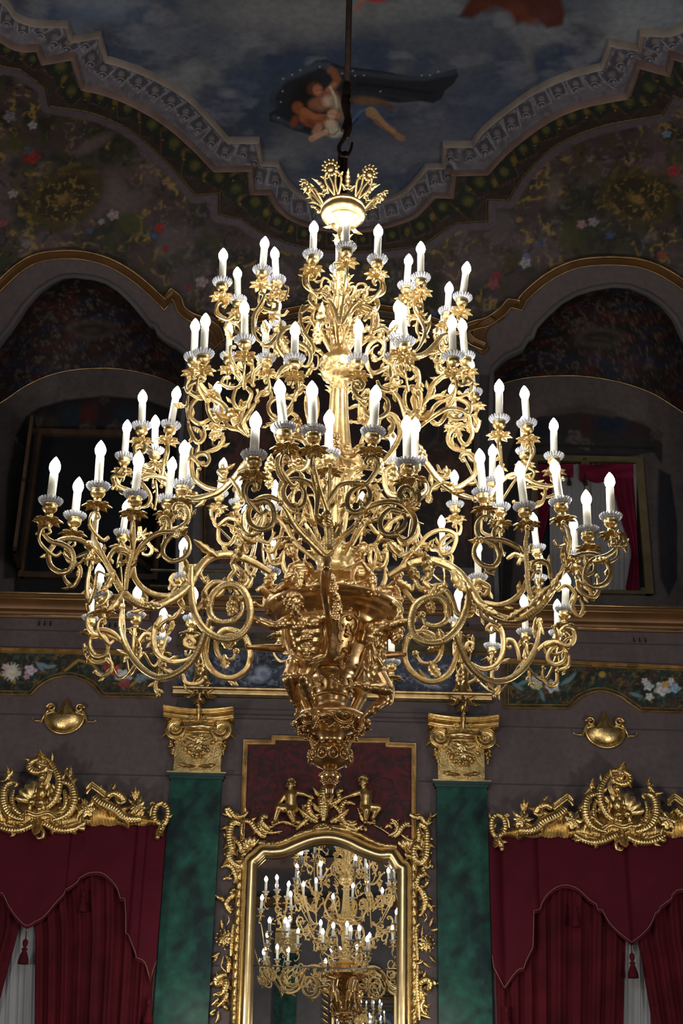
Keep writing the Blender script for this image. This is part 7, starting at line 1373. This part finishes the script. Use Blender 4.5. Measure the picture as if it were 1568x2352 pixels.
# leaf blades riding on the great arms, rings and nodes
LV = [(A, 1320,540, .6,-1, .16,.08,6.6), (A, 1230,500,-1,-.6,.2,.07,6.6), (A,1060,680,-.3,-1,.2,.07,6.6), (A,620,720,-.4,1,.22,.07,6.35), (A,560,600,-.3,1,.2,.07,6.3), (A,760,800,1,.3,.16,.06,6.35), (A,430,450,-.3,1,.12,.06,6.3), (A,1190,860,-.4,-1,.16,.07,6.6), (A,1310,880,.2,-1,.16,.09,6.6), (A,1290,800,.7,.7,.14,.06,6.6), (A,1370,720,.2,-1,.13,.06,6.6),
 (A,1000,340,-.6,.6,.09,.05,6.2), (A,960,340,1,-.2,.1,.06,6.2), (A,1270,1130,.2,1,.15,.08,7.2), (A,1310,1080,.5,-1,.13,.07,7.2), (A,650,1100,-.1,1,.14,.06,7.5), (A,860,1250,.3,-1,.13,.07,7.5), (A,1110,1260,.1,-1,.14,.08,7.6), (A,620,870,0,1,.16,.05,7.5),(A,720,1150,0,-1,.13,.06,7.5),(A,840,1000,-.2,-1,.08,.05,7.3),(A,430,1150,-.5,-.4,.1,.05,7.4),
 (D,250,400,-.3,-1,.17,.1,6.65),(D,390,360,.4,1,.25,.1,6.6),(D,480,520,.3,1,.2,.08,6.6),(D,560,580,1,.8,.17,.07,6.5),(D,880,600,1,-1,.2,.07,6.35),(D,1000,530,.6,-1,.2,.07,6.3),(D,1120,340,-.2,-1,.14,.06,6.3),(D,300,740,.2,1,.13,.07,6.6),(D,260,640,-.3,-1,.12,.08,6.6),(D,350,560,0,1,.18,.05,6.6),(D,1290,310,.7,-.1,.1,.06,6.25),(D,600,160,-1,.2,.1,.05,6.4),(D,130,500,-1,-.6,.14,.09,6.8),(D,170,420,-.8,-1,.14,.09,6.7),
 (D,240,950,.5,1,.18,.09,7.2),(D,230,880,1,-.4,.12,.07,7.2),(D,400,850,.3,.9,.2,.08,7.2),(D,660,1010,-.1,-1,.12,.07,7.5),(D,920,800,0,-1,.16,.05,7.5),(D,870,930,-.5,.8,.14,.06,7.5),(D,440,1100,0,-1,.13,.09,7.6),(D,740,680,1,-.6,.15,.06,6.4),(D,950,690,.1,.9,.16,.05,7.5),
 (B,640,480,.5,-.9,.09,.06,6.85),(B,650,600,-.4,-.8,.13,.07,6.85),(B,820,1770,-1,-.3,.12,.07,7.2),(B,900,1830,1,.2,.12,.07,7.2),(B,650,1750,-.4,-1,.12,.07,7.3),(B,1000,1830,1,-.5,.12,.06,7.1),(B,700,1800,.3,1,.1,.06,7.3),(B,930,1080,.2,-1,.14,.08,6.6),(B,960,1230,-.2,-1,.14,.08,6.6),(B,1330,1760,-.8,-1,.1,.05,5.8),(B,1250,1560,-.2,-1,.09,.04,5.7),(B,1530,1500,0,1,.1,.07,5.74),(B,1550,1300,0,-1,.16,.05,5.9),(B,680,1530,-.9,-.6,.09,.06,7.4),(B,270,660,-1,-.4,.08,.05,7.2),(B,390,710,1,-.2,.1,.06,7.2),(B,100,400,-1,0,.09,.06,7.1),
 (C,880,480,.5,-.9,.1,.06,6.8),(C,950,950,-.5,-.9,.14,.08,6.8),(C,1000,1290,-.3,1,.11,.06,6.9),(C,1230,610,-1,.1,.09,.06,7.1),(C,1270,640,.3,.9,.1,.04,7.1),(C,860,1800,-.6,-.9,.1,.06,7.3),(C,700,1860,-.9,-.6,.14,.08,7.1),(C,820,1870,1,.3,.12,.07,7.2),(C,950,1850,.6,-.9,.1,.06,7.3),(C,480,1880,.2,1,.09,.05,6.9),(C,100,1720,-.4,-1,.1,.05,5.8),(C,240,1600,.6,-.8,.09,.04,5.75),(C,340,1440,-.6,-1,.08,.04,5.7),(C,1380,420,1,-.2,.08,.06,7.1),(C,590,1200,.2,-1,.16,.1,6.5),(C,500,1080,-.2,-1,.14,.08,6.5),(C,1180,1250,1,.2,.13,.06,6.95),(C,620,60,.2,1,.2,.09,6.6),(C,300,480,0,1,.14,.07,6.8),(C,700,1700,.6,1,.1,.06,7.0),
 (G,560,1300,-.4,-1,.1,.06,6.9),(G,1450,1200,.1,-1,.2,.09,6.75),(G,1440,1350,-.1,-1,.15,.09,6.72),(G,1100,1290,.4,.8,.1,.06,6.8),(G,1150,1450,-.7,-1,.13,.07,6.75),(G,930,1240,-.4,-1,.1,.06,6.9),(G,1000,1400,.5,.8,.08,.05,6.8),(G,640,1650,-.4,-1,.08,.05,6.8),(H,140,1240,.2,-1,.13,.08,6.8),(H,300,1060,.6,-.8,.08,.05,6.8),(H,500,1260,.8,-1,.1,.06,6.8),(H,440,1220,-.5,.8,.1,.06,6.8),(H,880,1130,.4,-1,.06,.03,6.9),(H,960,1440,-.3,1,.11,.08,6.85),(H,640,1500,-.3,.9,.1,.07,6.7),(H,1080,1600,0,1,.11,.07,6.7),(H,980,1180,-.2,1,.11,.08,6.85),(H,330,1450,.3,1,.12,.06,6.7),(I,740,1480,0,1,.14,.07,6.8),(I,560,1750,.1,1,.16,.09,6.75),(I,940,1700,0,1,.12,.07,6.8),(I,860,1850,.7,.2,.1,.06,6.8)]
LV.sort(key=lambda t: -t[5]*t[6]); rest = MB()
for i, (zn, x, y, dx, dy, L, W_, Y) in enumerate(LV):
        mb = MB(); b = P(zn[0]+x/zn[2], zn[1]+y/zn[2], Y-.015); mb.leaf(b, (dx, -.15, -dy), (0, -1, -.2), L*.8, W_*.8, .55, 4, .3, .1, 8)
        if i < 100: build('acanthus_leaf', mb, gilt, CH)
        else: rest.merge(mb)
build('acanthus_leaf', rest, gilt, CH, kind='stuff')
# stems carrying every candle back to the nearest scroll-work
mb = MB(); NODES = [((745,1288),5.85), ((300,1372),6.35), ((1228,1375),6.35), ((330,1500),7.5), ((1200,1520),7.5), ((560,985),6.85), ((955,975),6.85), ((600,1180),7.4), ((945,1190),7.4), ((610,800),6.8), ((955,830),6.8), ((772,745),6.9), ((770,1080),7.1), ((372,1110),7.2), ((1185,1100),7.2)]
nd = [P(a[0], a[1], Y) for a, Y in NODES]
for i, (b, e) in enumerate(CUPS):
    j = min(range(len(nd)), key=lambda k: (nd[k]-e).length+(.0 if nd[k].z < e.z else .5)); n_ = nd[j]; d = e-n_; h = Vector((d.x, d.y, 0))
    if i >= len(CAND): n_ = Vector((AX, AY+.9, axz(1330))); d = e-n_; h = Vector((d.x, d.y, 0))
    if h.length < .02: h = Vector((.02, 0, 0))
    hd = h.normalized()
    LONG = i >= len(CAND) or i in (28, 29, 48, 49, 50, 51, 52, 53, 54, 72, 73, 74, 80)
    pts = ([n_, n_+h*.4+Vector((0, 0, -.04))] if LONG else [e-hd*.085+Vector((0, 0, -.115))])+[e-hd*.05+Vector((0, 0, -.14)), e+hd*.028+Vector((0, 0, -.09)), e+hd*.03+Vector((0, 0, -.03)), e+Vector((0, 0, -.004)), e-hd*.02+Vector((0, 0, -.025)), e-hd*.004+Vector((0, 0, -.04))]
    mb = MB(); mb.tube(resample(smooth_path(pts, 7), .006), lambda t: .0095-.002*t, 8, .8, None, .06, .013, ref=hd.cross(Vector((0, 0, 1))))
    build('candle_stem', mb, gilt, CH)
# ---------------------------------------------------------------- figures of the vase
def JJ(x, y, Y): return P(J[0]+x/J[2], J[1]+y/J[2], Y)
kJ = .000556
FAT = 1.04
def fig(name, hd, caps, extra=(), hands=(), feet=(), beard=False, drap=(), vox=.0042, m=None, label=None):
    (hx, hy, hY, hr, face, tilt, seed) = hd; hr *= 1.06; L, H = head(JJ(hx, hy, hY), hr*kJ, face, tilt, beard, seed=seed)
    for a, ra, b, rb in caps: L.append(('c', JJ(*a), ra*kJ*FAT, JJ(*b), rb*kJ*FAT)); L += ([('b', JJ(*a).lerp(JJ(*b), .35), (ra*kJ*FAT*1.05,)*3)] if (JJ(*a)-JJ(*b)).length > ra*kJ*2.0 else [])
    for c, r in extra: L.append(('b', JJ(*c), tuple(q*kJ for q in r) if hasattr(r, '__len__') else (r*kJ,)*3))
    for c, d, n, r in hands: L += hand(JJ(*c), d, n, r*kJ)
    for a, t, r in feet: L += foot(JJ(*a), JJ(*t), r*kJ)
    o = fuse(name, L, m or gilt_deep, CH, vox, 3); fuse('figure_hair', H, m or gilt_deep, o, vox, 1)
    if drap:
        D_ = []
        for pts, r in drap:
            q = resample(smooth_path([JJ(*p) for p in pts], 4), .012)
            for a, b in zip(q, q[1:]): D_.append(('c', a, r*kJ, b, r*kJ))
        fuse('drapery', D_, m or gilt_deep, o, vox, 2)
    return o
fig('telamon_figure', (455,745,6.56,96,(-.15,-1,-.55),(-.15,0,1),1),
    [((480,840,6.62),46,(510,900,6.66),56), ((430,885,6.66),62,(690,850,6.68),68), ((470,920,6.64),80,(650,900,6.66),84), ((490,980,6.66),84,(640,980,6.68),82), ((510,1060,6.68),82,(630,1060,6.7),80), ((520,1140,6.7),78,(610,1140,6.72),76), ((500,1215,6.72),84,(600,1215,6.74),84),
     ((415,885,6.64),58,(300,935,6.6),46), ((300,935,6.6),48,(250,932,6.6),42), ((250,932,6.6),46,(170,895,6.6),38), ((170,895,6.6),36,(105,868,6.6),25), ((695,845,6.66),64,(800,850,6.62),52), ((800,850,6.62),50,(850,800,6.55),40), ((850,800,6.55),40,(850,700,6.5),26),
     ((480,1240,6.72),88,(410,1390,6.62),64), ((400,1400,6.62),60,(450,1540,6.74),52), ((450,1540,6.74),52,(490,1680,6.84),28), ((595,1250,6.72),88,(525,1395,6.62),66), ((530,1400,6.62),60,(575,1520,6.66),52), ((575,1520,6.68),50,(628,1660,6.76),27)],
    [((500,925,6.6),(62,30,50)), ((625,905,6.61),(66,32,54)), ((540,1040,6.635),(34,18,34)), ((598,1035,6.635),(34,18,34)), ((538,1105,6.655),(34,18,36)), ((594,1102,6.655),(34,18,36)), ((565,1170,6.66),(50,26,44)), ((470,1020,6.66),(36,28,60)), ((655,1010,6.67),(36,28,60)), ((345,925,6.58),(50,34,38)), ((530,1385,6.58),(40,30,44)), ((405,1390,6.58),(38,30,42))],
    [((105,868,6.6),(-1,0,.15),(0,-1,.2),30)], [((632,1670,6.77),(645,1765,6.7),34), ((490,1690,6.84),(478,1735,6.76),30)], True,
    [([(440,1190,6.66),(500,1250,6.62),(600,1270,6.62),(720,1210,6.66),(745,1120,6.7)],20), ([(430,1150,6.68),(480,1220,6.62),(580,1240,6.6),(700,1190,6.66)],17), ([(450,1230,6.66),(540,1290,6.62),(640,1280,6.64)],17), ([(380,880,6.74),(372,980,6.76),(385,1080,6.76),(425,1190,6.7)],26), ([(400,900,6.72),(400,1000,6.72),(415,1120,6.72)],22), ([(700,860,6.76),(730,980,6.78),(745,1120,6.74),(700,1220,6.7)],20), ([(360,930,6.78),(350,1040,6.8),(360,1120,6.8)],18)])
fig('telamon_figure', (1365,1010,6.78,84,(.8,-.7,-.45),(.3,0,1),2),
    [((1290,980,6.78),44,(1230,960,6.78),54), ((1170,940,6.8),64,(1240,930,6.76),66), ((1180,960,6.78),90,(1230,1010,6.78),84), ((1170,1050,6.8),90,(1215,1060,6.78),84), ((1160,1140,6.8),82,(1210,1150,6.78),80), ((1140,1220,6.8),84,(1200,1220,6.78),84),
     ((1220,925,6.74),60,(1320,930,6.7),48), ((1320,930,6.7),50,(1400,905,6.68),40), ((1400,905,6.68),38,(1490,885,6.66),26), ((1120,940,6.86),56,(1080,1060,6.88),46),
     ((1150,1280,6.76),92,(1280,1490,6.7),64), ((1285,1505,6.7),58,(1160,1490,6.7),54), ((1160,1490,6.7),50,(1010,1450,6.72),27), ((1180,1330,6.82),86,(1285,1590,6.84),56), ((1285,1590,6.84),50,(1190,1660,6.82),48), ((1190,1660,6.82),46,(1065,1770,6.84),26)],
    [((1200,985,6.7),(60,34,52)), ((1300,1500,6.68),(44,34,44)), ((1215,1080,6.72),(50,30,60)), ((1345,925,6.68),(56,34,38))],
    [((1490,885,6.66),(1,0,.1),(0,-1,.2),30)], [((1010,1455,6.72),(930,1490,6.7),32), ((1065,1775,6.84),(1045,1860,6.8),30)], True,
    [([(1160,1110,6.7),(1190,1200,6.68),(1240,1290,6.7)],26), ([(1130,1160,6.72),(1140,1270,6.7),(1130,1330,6.72)],22), ([(1090,1150,6.78),(1060,1260,6.78),(1010,1380,6.78)],22), ([(1110,1190,6.74),(1090,1290,6.74),(1030,1400,6.76)],16), ([(1230,1160,6.7),(1230,1240,6.7),(1170,1300,6.7)],22), ([(1180,980,6.72),(1210,1060,6.7),(1150,1150,6.72)],18)])
# the figures on the far side of the vase: arms out to their rings, legs down to the bowl
for sgn, az in ((-1, -150), (1, 150)):
    def Q(r, da, z): return rad(az+da, r, z)
    z0 = axz(1430); L = [('c', Q(.27, 0, z0+.0), .06, Q(.26, 6, z0-.12), .055), ('c', Q(.26, 6, z0-.12), .055, Q(.25, 5, z0-.2), .055), ('c', Q(.25, -3, z0-.22), .052, Q(.25, -8, z0-.36), .04), ('c', Q(.25, -8, z0-.36), .038, Q(.15, -4, z0-.54), .02), ('c', Q(.25, 12, z0-.22), .052, Q(.26, 16, z0-.34), .04), ('c', Q(.26, 16, z0-.34), .036, Q(.15, 14, z0-.52), .02),
         ('c', Q(.29, -12, z0+.02), .033, Q(.42, -8, z0-.03), .028), ('c', Q(.42, -8, z0-.03), .025, Q(.56, -2, z0-.01), .014)]+hand(Q(.56, -2, z0-.01), Q(1, 0, 0)-Q(0, 0, 0), (0, 0, 1), .016)
    hL, hH = head(Q(.36, 4, z0+.1), .05, Q(1, 0, 0)-Q(0, 0, .4), (0, 0, 1), True, seed=9+sgn); o = fuse('telamon_figure', L+hL, gilt_deep, CH, .005, 3); fuse('figure_hair', hH, gilt_deep, o, .005, 1)
for (a, b, Y1, Y2) in (((340,1135), (60,1125), 7.1, 7.05), ((1230,1195), (1420,1190), 7.1, 7.05)):
    p1, p2 = JJ(*a, Y1), JJ(*b, Y2); pm = p1.lerp(p2, .5); L = [('c', p1, .025, pm, .021), ('c', pm, .021, p2, .013)]+hand(p2, (p2-p1), (0, -1, .2), .014); fuse('figure_forearm', L, gilt_deep, CH, .004, 3)
# putti on the rim
fig('rim_putto', (425,262,6.72,64,(-.45,-.8,-.75),(-.3,0,1),5), [((460,320,6.76),30,(480,350,6.78),36), ((430,400,6.78),38,(580,390,6.8),38), ((480,400,6.78),56,(540,400,6.78),56), ((490,460,6.78),60,(545,460,6.78),58), ((490,540,6.8),66,(550,540,6.8),62), ((430,405,6.76),34,(385,490,6.72),28), ((385,490,6.72),27,(440,465,6.66),18), ((585,395,6.78),34,(610,440,6.74),28), ((610,440,6.74),26,(550,355,6.68),17), ((450,570,6.76),54,(345,575,6.7),40), ((345,575,6.7),38,(270,630,6.66),22), ((530,560,6.76),54,(505,470,6.66),42), ((505,470,6.66),38,(510,570,6.64),22)], (), [((440,465,6.66),(1,-.2,.2),(0,-1,0),17), ((550,355,6.68),(-.3,-.2,1),(-1,-.4,0),17)], [((270,630,6.66),(225,610,6.64),18), ((510,575,6.64),(500,600,6.6),20)])
fig('rim_putto', (1072,252,6.74,66,(-.1,-1,-.35),(.05,0,1),6), [((1060,325,6.78),32,(1055,360,6.8),38), ((1000,405,6.8),38,(1120,405,6.8),38), ((1030,420,6.8),60,(1085,420,6.8),60), ((1030,480,6.8),62,(1080,480,6.8),62), ((1025,560,6.82),64,(1085,560,6.82),64), ((1122,410,6.78),35,(1150,480,6.72),30), ((1145,475,6.72),27,(1065,360,6.67),17), ((1000,410,6.78),33,(975,490,6.74),26), ((975,490,6.74),25,(985,560,6.7),16), ((1090,580,6.78),54,(1160,510,6.7),42), ((1160,510,6.7),38,(1165,620,6.68),22), ((1020,590,6.78),52,(1030,600,6.68),44)], (), [((1062,362,6.67),(-.5,-.2,.6),(0,-1,0),17), ((985,560,6.7),(0,-.1,-1),(0,-1,0),16)], [((1165,625,6.68),(1185,650,6.62),20)])
mb = MB(); mb.tube([JJ(870,432,6.66), JJ(1075,335,6.66)], .0035, 7); build('putto_pipe', mb, gilt_deep, CH)
fig('rim_putto', (1385,490,7.0,56,(.3,-.8,-.6),(.2,0,1),7), [((1350,540,7.04),26,(1330,570,7.06),34), ((1290,590,7.06),34,(1370,600,7.06),34), ((1320,620,7.08),52,(1330,680,7.08),54), ((1370,600,7.04),30,(1400,660,7.0),22), ((1340,690,7.06),44,(1410,700,7.0),32)])
fig('rim_putto', (215,540,7.05,50,(-.5,-.8,-.4),(-.1,0,1),8), [((230,580,7.08),28,(250,610,7.1),36), ((215,620,7.1),34,(290,610,7.1),34), ((250,640,7.1),48,(260,690,7.1),50), ((240,680,7.08),40,(160,610,7.02),30), ((160,610,7.02),28,(150,600,7.0),20)])
kJ = .00058
fig('shaft_putto', (465,-882,6.74,60,(.0,-1,-.5),(.3,0,1),11), [((450,-830,6.8),28,(430,-800,6.82),38), ((370,-790,6.82),36,(490,-780,6.82),36), ((410,-760,6.84),54,(400,-690,6.84),54), ((400,-680,6.84),54,(420,-640,6.84),58), ((490,-780,6.8),32,(550,-730,6.78),22), ((370,-790,6.8),32,(330,-720,6.76),22), ((430,-630,6.82),48,(490,-570,6.76),34), ((390,-630,6.82),48,(350,-560,6.76),34)])
fig('shaft_putto', (830,-745,6.74,56,(-.2,-1,-.5),(-.3,0,1),12), [((820,-690,6.8),28,(815,-665,6.82),38), ((770,-650,6.82),34,(870,-650,6.82),34), ((815,-620,6.84),52,(820,-560,6.84),54), ((770,-650,6.8),30,(740,-590,6.76),22), ((870,-650,6.8),30,(910,-600,6.76),22), ((800,-550,6.82),46,(760,-490,6.76),32), ((840,-550,6.82),46,(890,-490,6.76),32)])
# hanging scroll drop in front of the vase
mb = MB(); q = [JJ(745,430,6.2), JJ(728,560,6.35), JJ(735,700,6.45), JJ(755,820,6.5), JJ(770,900,6.6), JJ(768,1000,6.7), JJ(772,1080,6.75)]; mb.tube(resample(smooth_path(q, 6), .007), lambda t: .017*(1-t)**.6+.004, 8, 1.3, None, .08, .016)
for k, (x, y) in enumerate(((790,480),(815,560),(830,650),(835,740),(830,820),(800,600))): mb.leaf(JJ(x-25, y-30, 6.42), (.5, -.1, -1), (0, -1, 0), .075, .05, .5)
build('hanging_scroll', mb, gilt_deep, CH); mb = MB()
mb.lathe([(.004,-.03),(.018,-.026),(.022,-.01),(.016,.0),(.026,.02),(.02,.05)], JJ(742,380,5.86), 16); mb.tube(smooth_path([JJ(742,380,5.88), JJ(745,450,6.1), JJ(750,520,6.5), JJ(760,560,6.7)], 6), .013, 9); build('branch_socket', mb, gilt_deep, CH)
# ---------------------------------------------------------------- suspension
hp = [P(788,212,7.0), P(793,232,7.0), P(798,262,7.0), P(800,290,7.0), P(792,318,7.0), P(781,342,7.0), P(788,356,7.0), P(801,346,7.0), P(806,330,7.0)]
SR = thing('suspension_rod', 'dark iron rod with hook and shackle carrying the chandelier from the painted ceiling', 'rod', P(800,0,7.0))
for o_ in (0, 1): pass
top = Vector((AX-.01, 7.0, HZ)); bot = P(797, 205, 7.0)
mb = MB(); mb.tube([bot, Vector((bot.x, 7.0, HZ))], .021, 12); build('iron_rod', mb, iron, SR)
mb = MB(); mb.lathe([(.026,-.05),(.03,-.04),(.03,.05),(.025,.06)], P(796,208,7.0), 14); build('rod_collar', mb, iron, SR)
mb = MB(); mb.tube(smooth_path([P(796,205,7), P(790,235,7), P(797,262,7), P(801,290,7), P(795,318,7)], 8), lambda t: .016+.008*math.sin(t*3), 9); mb.tube(smooth_path([P(795,215,7.02), P(800,245,7.02), P(795,275,7.0), P(787,300,7.0)], 8), .014, 9); build('shackle_link', mb, iron, SR)
mb = MB(); mb.tube(smooth_path([P(800,290,6.98), P(790,318,6.98), P(778,338,6.98), P(783,356,6.98), P(796,358,6.98), P(805,344,6.98), P(809,328,6.98)], 8), lambda t: .017*(1-.5*t), 9); build('lifting_hook', mb, iron, SR)
mb = MB(); 
for dx in (-6, 5): mb.tube(smooth_path([P(788+dx,350,7.0), P(786+dx,400,7.0), P(787+dx*.6,470,7.0)], 6), .017, 8)
build('hanger_strap', mb, iron, SR)
